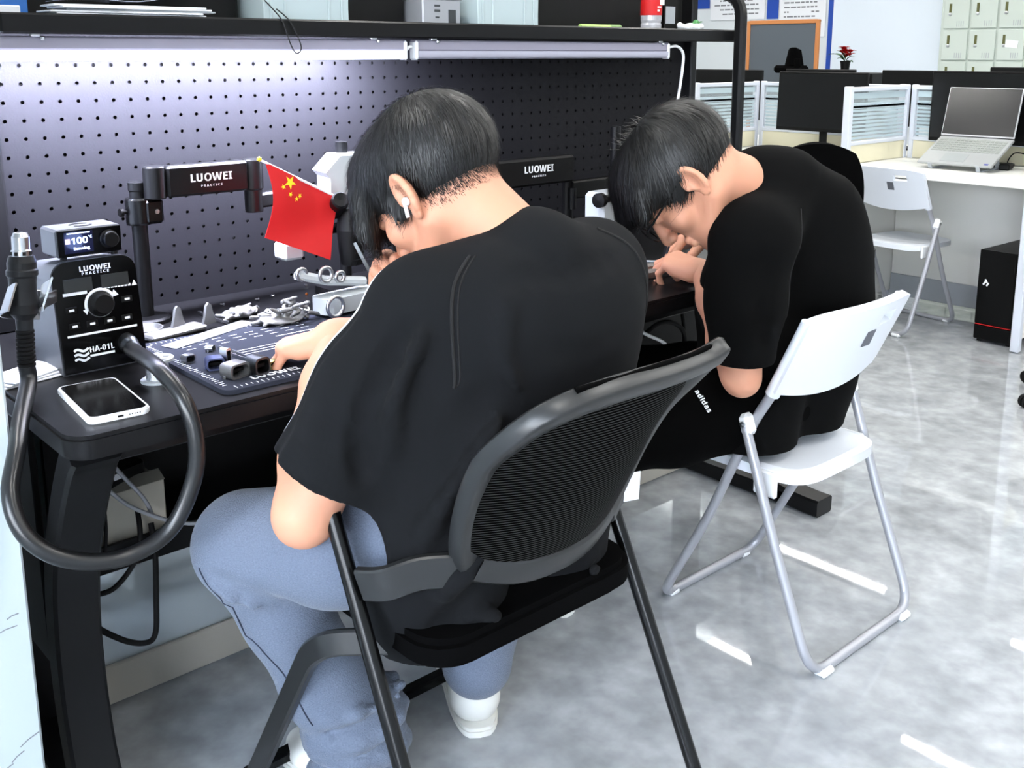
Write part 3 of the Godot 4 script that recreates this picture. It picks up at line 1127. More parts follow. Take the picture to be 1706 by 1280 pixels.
	for q in [[0.0, 0.0, 0.6], [0.008, 0.012, -0.5], [0.016, -0.004, 0.5]]:
		a_box(st, Transform3D(Basis(Vector3.RIGHT, q[2]), Vector3(-0.0085, 0.29 + q[1], -0.055 + q[0])), Vector3(0.001, 0.018, 0.008), 0.0)
	part("emblem", st, M.print_white, t)
	st = mb()
	for x in [0.03, 0.37]:
		for z in [-0.07, 0.07]:
			bx(st, Vector3(x, 0.008, z), Vector3(0.03, 0.016, 0.02), 0.002)
	part("foot", st, M.rubber, t)
	office_chair("black office chair whose top shows behind the shoulder of the person farther off", Vector3(4.25, 0, -2.72), 0.965, -0.75)
	office_chair("black office chair at the right edge, of which a castor shows", Vector3(4.28, 0, -1.36), 0.9, -0.9)

func partition(o: Node3D, w: float, post: bool) -> void:
	var st := mb()
	if post:
		bx(st, Vector3(0.018, 0.6, 0), Vector3(0.036, 1.19, 0.04), 0.004)
	else:
		bx(st, Vector3(0.012, 0.6, 0), Vector3(0.024, 1.19, 0.034), 0.004)
	part("post", st, M.partition_frame, o)
	st = mb()
	bx(st, Vector3(w - 0.014, 0.6, 0), Vector3(0.028, 1.19, 0.034), 0.004)
	part("post", st, M.partition_frame, o)
	st = mb()
	bx(st, Vector3(w / 2, 1.18, 0), Vector3(w - 0.04, 0.022, 0.034), 0.003)
	part("top_rail", st, M.partition_frame, o)
	st = mb()
	bx(st, Vector3(w / 2, 0.905, 0), Vector3(w - 0.04, 0.02, 0.034), 0.003)
	part("middle_rail", st, M.partition_frame, o)
	st = mb()
	bx(st, Vector3(w / 2, 0.848, 0), Vector3(w - 0.05, 0.094, 0.024), 0.002)
	part("cream_panel", st, M.cream, o)
	st = mb()
	bx(st, Vector3(w / 2, 0.43, 0), Vector3(w - 0.05, 0.74, 0.02), 0.002)
	part("lower_panel", st, M.desk_white, o)
	st = mb()
	bx(st, Vector3(w / 2, 1.042, 0), Vector3(w - 0.06, 0.254, 0.005), 0.0)
	part("pane", st, M.clear, o)
	for k in 11:
		st = mb()
		var hh: float = 0.011 if k < 9 else 0.03
		var y: float = 0.925 + k * 0.02 if k < 9 else 1.09 + (k - 9) * 0.05
		bx(st, Vector3(w / 2, y + 0.005, 0), Vector3(w - 0.064, hh, 0.0062), 0.0)
		part("frosted_stripe", st, M.frost, o)

func monitor(label: String, at: Vector3, w: float, h: float, top: float, turn: float, lean: float) -> void:
	var o := thing("monitor", label, "monitor", at, turn)
	var cy := top - at.y - h / 2
	var st := mb()
	var B := Basis(Vector3.RIGHT, -lean)
	a_box(st, Transform3D(B, Vector3(0, cy, 0)), Vector3(w, h, 0.022), 0.004)
	a_box(st, Transform3D(B, Vector3(0, cy - 0.02, -0.025)), Vector3(w * 0.6, h * 0.55, 0.03), 0.01)
	part("housing", st, M.black_plastic, o)
	st = mb()
	a_box(st, Transform3D(B, Vector3(0, cy + 0.004, 0.0105)), Vector3(w - 0.014, h - 0.03, 0.002), 0.0)
	part("screen", st, M.screen_dark, o)
	st = mb()
	bx(st, Vector3(0, (cy - h / 4) / 2, -0.04), Vector3(0.045, cy - h / 4, 0.018), 0.004)
	part("stand", st, M.black_plastic, o)
	st = mb()
	a_ext(st, Transform3D(Basis(Vector3(1, 0, 0), Vector3(0, 0, 1), Vector3(0, -1, 0)), Vector3(0, 0.006, -0.03)), rounded_rect(0.22, 0.16, 0.03), 0.012, true)
	part("base", st, M.black_plastic, o)

func laptop() -> void:
	var o := thing("laptop", "silver laptop open on a slanted riser on the white desk", "laptop", Vector3(4.915, 0.8, -2.31))
	var w := 0.372
	var L := 0.262
	var a := atan2(0.115, 0.235)
	var B := Basis(Vector3(0, 0, 1), a)
	var org := Vector3(0, 0.027, 0)
	var st := mb()
	a_box(st, Transform3D(B, org + B * Vector3(L / 2, 0, 0)), Vector3(L, 0.014, w), 0.003)
	part("base", st, mat(Color(0.62, 0.63, 0.63), 0.4, 0.2), o)
	# keys
	st = mb()
	for r in 6:
		for k in 16:
			a_box(st, Transform3D(B, org + B * Vector3(0.125 + r * 0.0205, 0.0078, -w / 2 + 0.026 + k * 0.0213)), Vector3(0.017, 0.002, 0.018), 0.0)
	var keys := part("keyboard", st, mat(Color(0.55, 0.57, 0.55), 0.5), o)
	keys.set_meta("kind", "stuff")
	st = mb()
	a_box(st, Transform3D(B, org + B * Vector3(0.058, 0.0075, -0.02)), Vector3(0.075, 0.001, 0.12), 0.0)
	part("touchpad", st, mat(Color(0.58, 0.6, 0.6), 0.3), o)
	st = mb()
	a_box(st, Transform3D(B, org + B * Vector3(0.014, 0.0074, w / 2 - 0.03)), Vector3(0.012, 0.0006, 0.02), 0.0)
	part("sticker", st, mat(Color(0.16, 0.2, 0.55), 0.4), o)
	var hinge := org + B * Vector3(L - 0.004, 0.008, 0)
	var S := Basis(Vector3(0, 0, 1), -0.26)
	st = mb()
	a_box(st, Transform3D(S, hinge + S * Vector3(0.003, 0.128, 0)), Vector3(0.007, 0.25, w), 0.003)
	part("lid", st, mat(Color(0.72, 0.72, 0.74), 0.3, 0.5), o)
	st = mb()
	a_box(st, Transform3D(S, hinge + S * Vector3(-0.0012, 0.13, 0)), Vector3(0.002, 0.236, w - 0.012), 0.0)
	part("screen", st, mat(Color(0.1, 0.1, 0.108), 0.2), o)
	st = mb()
	for s in [-1, 1]:
		a_bar(st, [Vector3(0.015, 0.004, s * 0.12), Vector3(0.23, 0.004, s * 0.12)], 0.02, 0.006, Vector3(0, 0, 1), 0.001)
		a_bar(st, [Vector3(0.22, 0.004, s * 0.12), Vector3(0.2, 0.11, s * 0.12)], 0.02, 0.006, Vector3(0, 0, 1), 0.001)
		a_bar(st, [Vector3(0.01, 0.004, s * 0.12), Vector3(-0.002, 0.03, s * 0.12)], 0.02, 0.006, Vector3(0, 0, 1), 0.001)
	part("riser", st, M.panel_grey, o)

func office_chair(label: String, at: Vector3, top: float, turn: float) -> void:
	var o := thing("office_chair", label, "chair", at, turn)
	var st := mb()
	var g := []
	for i in 17:
		var row := []
		for j in 13:
			var u := -1.0 + i / 8.0
			var v := j / 12.0
			var hw := 0.24 - 0.06 * pow(v, 4.0)
			row.append(Vector3(u * hw, 0.55 + (top - 0.55) * v - 0.05 * u * u * v, 0.2 + 0.06 * v - 0.05 * u * u))
		g.append(row)
	shell(st, g, 0.04, func(_i, _j): return false)
	part("backrest", st, M.cushion, o)
	st = mb()
	var flat := Basis(Vector3(1, 0, 0), Vector3(0, 0, 1), Vector3(0, -1, 0))
	a_ext(st, Transform3D(flat, Vector3(0, 0.46, 0)), rounded_rect(0.48, 0.46, 0.08, 6), 0.07, true)
	part("seat", st, M.cushion, o)
	st = mb()
	a_bar(st, [Vector3(0, 0.43, 0.1), Vector3(0, 0.43, 0.24), Vector3(0, 0.62, 0.235)], 0.06, 0.015, Vector3.RIGHT, 0.003)
	part("back_bracket", st, M.black_plastic, o)
	st = mb()
	a_lathe(st, Transform3D(), [Vector2(0.028, 0.1), Vector2(0.028, 0.28), Vector2(0.018, 0.281), Vector2(0.018, 0.43)], 14)
	part("gas_lift", st, M.black_plastic, o)
	for k in 5:
		var d := Vector3(cos(TAU * k / 5 + 0.3), 0, sin(TAU * k / 5 + 0.3))
		st = mb()
		a_bar(st, [Vector3(0, 0.11, 0), d * 0.2 + Vector3(0, 0.09, 0), d * 0.3 + Vector3(0, 0.075, 0)], 0.03, 0.04, d.cross(Vector3.UP), 0.004)
		var leg := part("leg", st, M.black_plastic, o)
		st = mb()
		for s in [-1, 1]:
			a_lathe(st, Transform3D(basis_y(d.cross(Vector3.UP), Vector3.UP), d * 0.3 + Vector3(0, 0.027, 0) + d.cross(Vector3.UP) * (0.012 * s - 0.008)), [Vector2(0, 0), Vector2(0.024, 0), Vector2(0.027, 0.004), Vector2(0.027, 0.012), Vector2(0.024, 0.016), Vector2(0, 0.016)], 14)
		part("castor", st, M.rubber, leg)

# ---------------------------------------------------------------- things by the far wall
func far_wall_things() -> void:
	var wx := 8.995
	M.whiteboard = mat(Color(0.88, 0.92, 0.96), 0.25)
	M.locker = mat(Color(0.74, 0.78, 0.75), 0.45)
	var o := thing("whiteboard", "large plain white board on the far wall, left of the lockers", "whiteboard", Vector3(wx - 0.015, 1.55, -4.95))
	var st := mb()
	bx(st, Vector3.ZERO, Vector3(0.02, 1.5, 1.12), 0.004)
	part("panel", st, M.whiteboard, o)
	st = mb()
	bx(st, Vector3(-0.008, 0, 0.57), Vector3(0.03, 1.54, 0.02), 0.003)
	part("frame", st, M.partition_frame, o)
	# poster board: white sheets and blue strips
	M.sign_blue = mat(Color(0.07, 0.27, 0.66), 0.5)
	var strips := [[-7.21, -7.0, 1.825], [-6.275, -6.14, 1.7], [-5.57, -5.43, 1.1]]
	for k in 3:
		var s: Array = strips[k]
		var lbl: String = ["blue strip on the far wall above the right end of the shelf", "blue strip between two white posters above the wooden pin board", "long blue strip on the far wall right of the wooden pin board"][k]
		var b := thing("wall_banner", lbl, "banner", Vector3(wx - 0.004, s[2], (s[0] + s[1]) / 2), 0, "blue strips on the far wall")
		st = mb()
		bx(st, Vector3(0, (2.3 - s[2]) / 2, 0), Vector3(0.006, 2.3 - s[2], s[1] - s[0]), 0.0)
		part("strip", st, M.sign_blue, b)
	var posters := [[-6.98, -6.3, 1.70, "white printed poster right of the bench post"], [-6.12, -5.6, 1.52, "white printed poster above the wooden pin board"], [-7.6, -7.22, 1.7, "white printed poster seen above the bottle on the shelf"]]
	for k in 3:
		var s: Array = posters[k]
		var b := thing("poster", s[3], "poster", Vector3(wx - 0.006, s[2], (s[0] + s[1]) / 2), 0, "white posters on the far wall")
		st = mb()
		bx(st, Vector3(0, 0.4, 0), Vector3(0.006, 0.8, s[1] - s[0]), 0.0)
		part("sheet", st, M.print_white, b)
		st = mb()
		var r2 := RandomNumberGenerator.new()
		r2.seed = 5 + k
		var wd: float = s[1] - s[0]
		for line in 9:
			var zpos := -wd / 2 + 0.05
			while zpos < wd / 2 - 0.09:
				var l := r2.randf_range(0.02, 0.07)
				if r2.randf() < 0.82:
					bx(st, Vector3(-0.0034, 0.06 + line * 0.045, zpos + l / 2), Vector3(0.0006, 0.014, l), 0.0)
				zpos += l + 0.012
		var pr := part("print", st, M.print_grey, b)
		pr.set_meta("kind", "stuff")
	# lockers
	o = thing("locker_cabinet", "pale green-grey steel locker cabinet on the far wall", "lockers", Vector3(8.72, 0, -4.29))
	st = mb()
	bx(st, Vector3(0.14, 1.02, 0.6), Vector3(0.27, 2.04, 1.24), 0.004)
	part("body", st, M.locker, o)
	for c in 5:
		for r in 7:
			var cy := 1.69 - 0.262 * (r - 1)
			if cy < 0.2:
				continue
			st = mb()
			var cz := 0.118 + c * 0.236
			bx(st, Vector3(-0.004, cy, cz), Vector3(0.014, 0.246, 0.216), 0.003)
			var door := part("door", st, M.locker, o)
			if r > 4:
				continue
			st = mb()
			bx(st, Vector3(-0.012, cy + 0.045, cz - 0.055), Vector3(0.006, 0.075, 0.022), 0.002)
			part("card_slot", st, mat(Color(0.32, 0.33, 0.16), 0.5), door)
			st = mb()
			a_lathe(st, Transform3D(Basis(Vector3(0, 1, 0), Vector3(-1, 0, 0), Vector3(0, 0, 1)), Vector3(-0.011, cy - 0.005, cz - 0.055)), [Vector2(0.014, 0), Vector2(0.014, 0.006), Vector2(0.0, 0.008)], 12)
			part("lock", st, M.steel, door)
			st = mb()
			for q in 4:
				bx(st, Vector3(-0.0115, cy - 0.085, cz + 0.01 + q * 0.018), Vector3(0.002, 0.045, 0.005), 0.0)
			var vent := part("vent", st, M.panel_grey, door)
			vent.set_meta("kind", "stuff")
	var tg := thing("paper_tag", "small white paper tag stuck on a locker door", "tag", Vector3(8.706, 1.435, -3.69))
	st = mb()
	a_box(st, Transform3D(Basis(Vector3.RIGHT, 0.1), Vector3.ZERO), Vector3(0.002, 0.06, 0.1), 0.0)
	part("sheet", st, M.print_white, tg)
	# wooden pin board on legs
	o = thing("pin_board", "grey pin board in a light wooden frame standing before the posters", "pin board", Vector3(8.05, 0, -5.44))
	M.wood = mat(Color(0.72, 0.46, 0.25), 0.55)
	st = mb()
	bx(st, Vector3(0, 1.3, 0), Vector3(0.016, 0.64, 0.7), 0.0)
	part("board", st, mat(Color(0.3, 0.33, 0.36), 0.7), o)
	for s in [-1, 1]:
		st = mb()
		bx(st, Vector3(-0.004, 1.3, s * 0.36), Vector3(0.03, 0.7, 0.035), 0.004)
		part("frame_bar", st, M.wood, o)
		st = mb()
		bx(st, Vector3(-0.004, 1.3 + s * 0.335, 0), Vector3(0.03, 0.035, 0.7), 0.004)
		part("frame_bar", st, M.wood, o)
		st = mb()
		a_bar(st, [Vector3(0.02, 0, s * 0.34), Vector3(0.01, 1.0, s * 0.34)], 0.03, 0.03, Vector3.RIGHT, 0.003)
		part("leg", st, M.wood, o)
	# black headrest of a chair in front of it
	o = thing("high_back_chair", "black chair with a headrest in front of the pin board", "chair", Vector3(6.95, 0, -4.6))
	st = mb()
	var g := []
	for i in 11:
		var row := []
		for j in 9:
			var u := -1.0 + i / 5.0
			var v := j / 8.0
			row.append(Vector3(0.03 * u * u, 1.27 + 0.135 * v - 0.02 * u * u, u * 0.09 * (1.0 - 0.35 * v)))
		g.append(row)
	shell(st, g, 0.05, func(_i, _j): return false)
	part("headrest", st, M.cushion, o)
	st = mb()
	a_bar(st, [Vector3(0.02, 0.5, 0.03), Vector3(0.03, 1.0, 0.04), Vector3(0.0, 1.32, 0.05)], 0.05, 0.03, Vector3(0, 0, 1), 0.004)
	bx(st, Vector3(0.02, 1.24, -0.02), Vector3(0.06, 0.06, 0.3), 0.02)
	part("back", st, M.cushion, o)
	st = mb()
	bx(st, Vector3(-0.2, 0.46, 0), Vector3(0.46, 0.08, 0.46), 0.03)
	part("seat", st, M.cushion, o)
	st = mb()
	a_lathe(st, Transform3D(Basis(), Vector3(-0.2, 0, 0)), [Vector2(0.28, 0.0), Vector2(0.28, 0.03), Vector2(0.03, 0.08), Vector2(0.03, 0.43)], 16)
	part("base", st, M.black_plastic, o)
	# cabinet and flower pot
	o = thing("side_cabinet", "low dark cabinet that the flower pot stands on", "cabinet", Vector3(6.5, 0, -3.87))
	st = mb()
	bx(st, Vector3(0, 0.615, 0), Vector3(0.34, 1.23, 0.6), 0.004)
	part("body", st, M.black_plastic, o)
	st = mb()
	bx(st, Vector3(-0.175, 0.6, -0.148), Vector3(0.014, 1.16, 0.285), 0.003)
	part("door", st, M.black_plastic, o)
	st = mb()
	bx(st, Vector3(-0.175, 0.6, 0.148), Vector3(0.014, 1.16, 0.285), 0.003)
	part("door", st, M.black_plastic, o)
	o = thing("potted_flower", "small black pot of bright red flowers with green leaves", "plant", Vector3(6.5, 1.23, -3.875))
	st = mb()
	a_lathe(st, Transform3D(), [Vector2(0.0, 0.0), Vector2(0.026, 0.0), Vector2(0.034, 0.07), Vector2(0.037, 0.07), Vector2(0.037, 0.08), Vector2(0.0, 0.078)], 16)
	part("pot", st, M.black_plastic, o)
	var r3 := RandomNumberGenerator.new()
	r3.seed = 3
	for k in 9:
		st = mb()
		var c := Vector3(r3.randf_range(-0.03, 0.03), r3.randf_range(0.1, 0.165), r3.randf_range(-0.045, 0.045))
		for q in 6:
			var d := Vector3(cos(q * 1.05), 0.4, sin(q * 1.05)).normalized()
			leaf(st, c, d, 0.046, 0.042)
		part("flower", st, M.red, o)
	for q in [[Vector3(0.0, 0.35, -1), 0.15, Vector3(0, 0.07, 0)], [Vector3(0.0, 0.75, -0.8), 0.1, Vector3(0, 0.08, 0)], [Vector3(-0.4, 0.1, 0.9), 0.09, Vector3(0, 0.06, 0)], [Vector3(-0.9, 0.3, -0.3), 0.08, Vector3(0, 0.07, 0)], [Vector3(0.2, 0.5, 0.8), 0.08, Vector3(0, 0.07, 0)]]:
		st = mb()
		leaf(st, q[2], q[0].normalized(), q[1], q[1] * 0.36)
		part("leaf", st, M.green, o)

# a leaf or petal: a bent lens-shaped blade
func leaf(st: SurfaceTool, at: Vector3, dir: Vector3, length: float, width: float) -> void:
	var side := dir.cross(Vector3.UP)
	if side.length() < 0.1:
		side = dir.cross(Vector3.RIGHT)
	side = side.normalized()
	var up := side.cross(dir).normalized()
	var n := 6
	for i in n:
		var t0 := float(i) / n
		var t1 := float(i + 1) / n
		var w0 := sin(t0 * PI) * width / 2
		var w1 := sin(t1 * PI) * width / 2
		var p0 := at + dir * length * t0 + up * length * 0.18 * sin(t0 * PI)
		var p1 := at + dir * length * t1 + up * length * 0.18 * sin(t1 * PI)
		var fold := up * 0.3
		quad(st, p0, p0 + side * w0 + fold * w0, p1 + side * w1 + fold * w1, p1, (up - side * 0.3).normalized())
		quad(st, p0, p0 - side * w0 + fold * w0, p1 - side * w1 + fold * w1, p1, (up + side * 0.3).normalized())

# ---------------------------------------------------------------- bodies: distance fields meshed as surface nets
class Field:
	var kind := PackedInt32Array()      # 0 capsule, 1 ellipsoid, 2 half-space
	var op := PackedInt32Array()        # 0 add, 1 cut away, 2 keep inside
	var a := PackedVector3Array()
	var ba := PackedVector3Array()
	var il := PackedFloat32Array()
	var ra := PackedFloat32Array()
	var dr := PackedFloat32Array()
	var k := PackedFloat32Array()
	var inv: Array[Basis] = []
	var rinv := PackedVector3Array()
	var reach := PackedFloat32Array()
	var fa := PackedVector3Array()      # folds: line pieces that raise or sink the surface
	var fb := PackedVector3Array()
	var fr := PackedFloat32Array()
	var fh := PackedFloat32Array()

	func put(kd: int, o: int, A: Vector3, BA: Vector3, r0: float, r1: float, kk: float, iv: Basis, rv: Vector3, rc: float) -> void:
		kind.append(kd)
		op.append(o)
		a.append(A)
		ba.append(BA)
		il.append(1.0 / maxf(BA.length_squared(), 1e-9))
		ra.append(r0)
		dr.append(r1 - r0)
		k.append(kk)
		inv.append(iv)
		rinv.append(rv)
		reach.append(rc)

	func cap(A: Vector3, B: Vector3, r0: float, r1: float, kk := 0.02, o := 0) -> void:
		put(0, o, A, B - A, r0, r1, kk, Basis(), Vector3.ONE, 0.0)

	func chain(pts: Array, radii: Array, kk := 0.02) -> void:
		for i in pts.size() - 1:
			cap(pts[i], pts[i + 1], radii[i], radii[i + 1], kk)

	func ball(A: Vector3, r: float, kk := 0.02, o := 0) -> void:
		put(0, o, A, Vector3(0, 1e-4, 0), r, r, kk, Basis(), Vector3.ONE, 0.0)

	func ell(c: Vector3, B: Basis, r: Vector3, kk := 0.02, o := 0) -> void:
		var iv := Basis.from_scale(Vector3(1.0 / r.x, 1.0 / r.y, 1.0 / r.z)) * B.orthonormalized().transposed()
		put(1, o, c, Vector3.ZERO, 0, 0, kk, iv, Vector3(1.0 / r.x, 1.0 / r.y, 1.0 / r.z), maxf(r.x, maxf(r.y, r.z)))

	# keeps what lies below the plane through p with outward normal n
	func plane(p: Vector3, n: Vector3, kk := 0.004) -> void:
		put(2, 2, p, n.normalized(), 0, 0, kk, Basis(), Vector3.ONE, 0.0)

	func fold(pts: Array, r: float, h: float) -> void:
		for i in pts.size() - 1:
			fa.append(pts[i])
			fb.append(pts[i + 1])
			fr.append(r)
			fh.append(h)

	func part_at(i: int, p: Vector3) -> float:
		match kind[i]:
			0:
				var pa := p - a[i]
				var h := clampf(pa.dot(ba[i]) * il[i], 0.0, 1.0)
				return (pa - ba[i] * h).length() - (ra[i] + dr[i] * h)
			1:
				var q := inv[i] * (p - a[i])
				var k0 := q.length()
				var k1 := (q * rinv[i]).length()
				return k0 * (k0 - 1.0) / maxf(k1, 1e-6)
			_:
				return (p - a[i]).dot(ba[i])

	func at(p: Vector3, act: PackedInt32Array, folds: PackedInt32Array) -> float:
		var d := 1e3
		for i in act:
			var s: float
			var kd := kind[i]
			if kd == 0:
				var pa := p - a[i]
				var h := clampf(pa.dot(ba[i]) * il[i], 0.0, 1.0)
				s = (pa - ba[i] * h).length() - (ra[i] + dr[i] * h)
			elif kd == 1:
				var q := inv[i] * (p - a[i])
				var k0 := q.length()
				s = k0 * (k0 - 1.0) / maxf((q * rinv[i]).length(), 1e-6)
			else:
				s = (p - a[i]).dot(ba[i])
			var kk := k[i]
			var o := op[i]
			if o == 0:
				var h2 := maxf(kk - absf(d - s), 0.0)
				d = minf(d, s) - h2 * h2 * 0.25 / kk
			else:
				if o == 1:
					s = -s
				var h3 := maxf(kk - absf(d - s), 0.0)
				d = maxf(d, s) + h3 * h3 * 0.25 / kk
		for i in folds:
			var pa := p - fa[i]
			var v := fb[i] - fa[i]
			var h := clampf(pa.dot(v) / maxf(v.length_squared(), 1e-9), 0.0, 1.0)
			var q2 := (pa - v * h).length_squared() / (fr[i] * fr[i])
			if q2 < 6.0:
				d -= fh[i] * exp(-q2)
		return d

	func all() -> Array:
		return [PackedInt32Array(range(kind.size())), PackedInt32Array(range(fa.size()))]

	# pulls a point on to the surface
	func settle(p: Vector3, off := 0.0) -> Array:
		var al := all()
		var n := Vector3.UP
		for it in 6:
			var d := at(p, al[0], al[1])
			var e := 0.002
			n = Vector3(at(p + Vector3(e, 0, 0), al[0], al[1]) - d, at(p + Vector3(0, e, 0), al[0], al[1]) - d, at(p + Vector3(0, 0, e), al[0], al[1]) - d).normalized()
			p -= n * (d - off)
		return [p, n]

	# surface nets into arrays [vertices, normals, indices]; appended to out
	func mesh_into(out: Array, lo: Vector3, hi: Vector3, cell: float) -> void:
		var nx := int((hi.x - lo.x) / cell) + 2
		var ny := int((hi.y - lo.y) / cell) + 2
		var nz := int((hi.z - lo.z) / cell) + 2
		var vals := PackedFloat32Array()
		vals.resize(nx * ny * nz)
		vals.fill(1.0)
		var ids := PackedInt32Array()
		ids.resize(nx * ny * nz)
		ids.fill(-1)
		var sx := ny * nz
		var sy := nz
		var bs := 6
		var blocks := []
		var R := cell * bs * 0.87 + cell
		for bi in range(0, nx, bs):
			for bj in range(0, ny, bs):
				for bk in range(0, nz, bs):
					var c := lo + Vector3(bi + bs * 0.5, bj + bs * 0.5, bk + bs * 0.5) * cell
					var act := PackedInt32Array()
					var adds := 0
					for i in kind.size():
						if op[i] == 0:
							var lb := part_at(i, c) if kind[i] == 0 else maxf((c - a[i]).length() - reach[i], -1.0)
							if lb < R + k[i] + cell:
								act.append(i)
								adds += 1
						elif kind[i] == 2:
							act.append(i)
						else:
							var lb2 := part_at(i, c) if kind[i] == 0 else (c - a[i]).length() - reach[i]
							if lb2 < R + k[i] + cell:
								act.append(i)
					if adds == 0:
						continue
					var none := PackedInt32Array()
					var d := at(c, act, none)
					if d > R * 1.5 + 0.02:
						continue
					var i1 := mini(bi + bs, nx)
					var j1 := mini(bj + bs, ny)
					var k1 := mini(bk + bs, nz)
					if d < -(R * 1.8 + 0.03):
						for i in range(bi, i1):
							for j in range(bj, j1):
								for q in range(bk, k1):
									vals[i * sx + j * sy + q] = -1.0
						continue
					var fl := PackedInt32Array()
					for i in fa.size():
						var m := (fa[i] + fb[i]) * 0.5
						if (c - m).length() < (fb[i] - fa[i]).length() * 0.5 + R + fr[i] * 2.5:
							fl.append(i)
					blocks.append([bi, bj, bk])
					for i in range(bi, i1):
						for j in range(bj, j1):
							for q in range(bk, k1):
								vals[i * sx + j * sy + q] = at(lo + Vector3(i, j, q) * cell, act, fl)
		var V: PackedVector3Array = out[0]
		var N: PackedVector3Array = out[1]
		var I: PackedInt32Array = out[2]
		var cells := PackedInt32Array()
		var offs := PackedInt32Array([0, sx, sy, sx + sy, 1, sx + 1, sy + 1, sx + sy + 1])
		var cor := PackedVector3Array([Vector3(0, 0, 0), Vector3(1, 0, 0), Vector3(0, 1, 0), Vector3(1, 1, 0), Vector3(0, 0, 1), Vector3(1, 0, 1), Vector3(0, 1, 1), Vector3(1, 1, 1)])
		var edges := PackedInt32Array([0, 1, 2, 3, 4, 5, 6, 7, 0, 2, 1, 3, 4, 6, 5, 7, 0, 4, 1, 5, 2, 6, 3, 7])
		var v := PackedFloat32Array()
		v.resize(8)
		for b in blocks:
			for i in range(b[0], mini(b[0] + bs, nx - 1)):
				for j in range(b[1], mini(b[1] + bs, ny - 1)):
					for q in range(b[2], mini(b[2] + bs, nz - 1)):
						var at0: int = i * sx + j * sy + q
						var neg := 0
						for m in 8:
							v[m] = vals[at0 + offs[m]]
							if v[m] < 0.0:
								neg += 1
						if neg == 0 or neg == 8:
							continue
						var s := Vector3.ZERO
						var cnt := 0
						for e in 12:
							var e0 := edges[e * 2]
							var e1 := edges[e * 2 + 1]
							if (v[e0] < 0.0) != (v[e1] < 0.0):
								s += cor[e0].lerp(cor[e1], v[e0] / (v[e0] - v[e1]))
								cnt += 1
						ids[at0] = V.size()
						cells.append(at0)
						V.append(lo + (Vector3(i, j, q) + s / cnt) * cell)
						N.append(Vector3(v[1] + v[3] + v[5] + v[7] - v[0] - v[2] - v[4] - v[6], v[2] + v[3] + v[6] + v[7] - v[0] - v[1] - v[4] - v[5], v[4] + v[5] + v[6] + v[7] - v[0] - v[1] - v[2] - v[3]).normalized())
		for at0 in cells:
			var n0 := vals[at0] < 0.0
			for ax in 3:
				var d1: int = [sx, sy, 1][ax]
				var u: int = [sy, 1, sx][ax]
				var w: int = [1, sx, sy][ax]
				if at0 - u - w < 0:
					continue
				var n1 := vals[at0 + d1] < 0.0
				if n0 == n1:
					continue
				var A := ids[at0]
				var B := ids[at0 - u]
				var C := ids[at0 - u - w]
				var D := ids[at0 - w]
				if B < 0 or C < 0 or D < 0:
					continue
				if n0:
					I.append_array([A, C, B, A, D, C])
				else:
					I.append_array([A, B, C, A, C, D])
		out[0] = V
		out[1] = N
		out[2] = I

func new_out() -> Array:
	return [PackedVector3Array(), PackedVector3Array(), PackedInt32Array()]

func out_mesh(out: Array, colors := PackedColorArray()) -> ArrayMesh:
	var arr := []
	arr.resize(Mesh.ARRAY_MAX)
	arr[Mesh.ARRAY_VERTEX] = out[0]
	arr[Mesh.ARRAY_NORMAL] = out[1]
	arr[Mesh.ARRAY_INDEX] = out[2]
	if colors.size() == out[0].size():
		arr[Mesh.ARRAY_COLOR] = colors
	var m := ArrayMesh.new()
	m.add_surface_from_arrays(Mesh.PRIMITIVE_TRIANGLES, arr)
	return m

# a ribbon of width w laid on a field along points, off the surface by lift
func ribbon(st: SurfaceTool, f: Field, pts: Array, w: float, lift: float) -> void:
	var prev := []
	var cv := curve(pts, 8)
	for i in cv.size():
		var t: Vector3 = (cv[mini(i + 1, cv.size() - 1)] - cv[maxi(i - 1, 0)]).normalized()
		var s: Array = f.settle(cv[i], lift)
		var side: Vector3 = (s[1] as Vector3).cross(t).normalized()
		var row := []
		for q in [-1.0, -0.5, 0.0, 0.5, 1.0]:
			row.append(f.settle(s[0] + side * w * 0.5 * q, lift * (1.0 if absf(q) < 0.9 else 0.0)))
		if i > 0:
			for q in 4:
				quad_n(st, prev[q][0], prev[q + 1][0], row[q + 1][0], row[q][0], prev[q][1], prev[q + 1][1], row[q + 1][1], row[q][1])
		prev = row

# a raised seam: thin tube on a field along points
func seam(st: SurfaceTool, f: Field, pts: Array, r: float) -> void:
	var p2 := []
	for p in curve(pts, 8):
		p2.append(f.settle(p, 0.0)[0])
	a_tube(st, p2, r, 6)

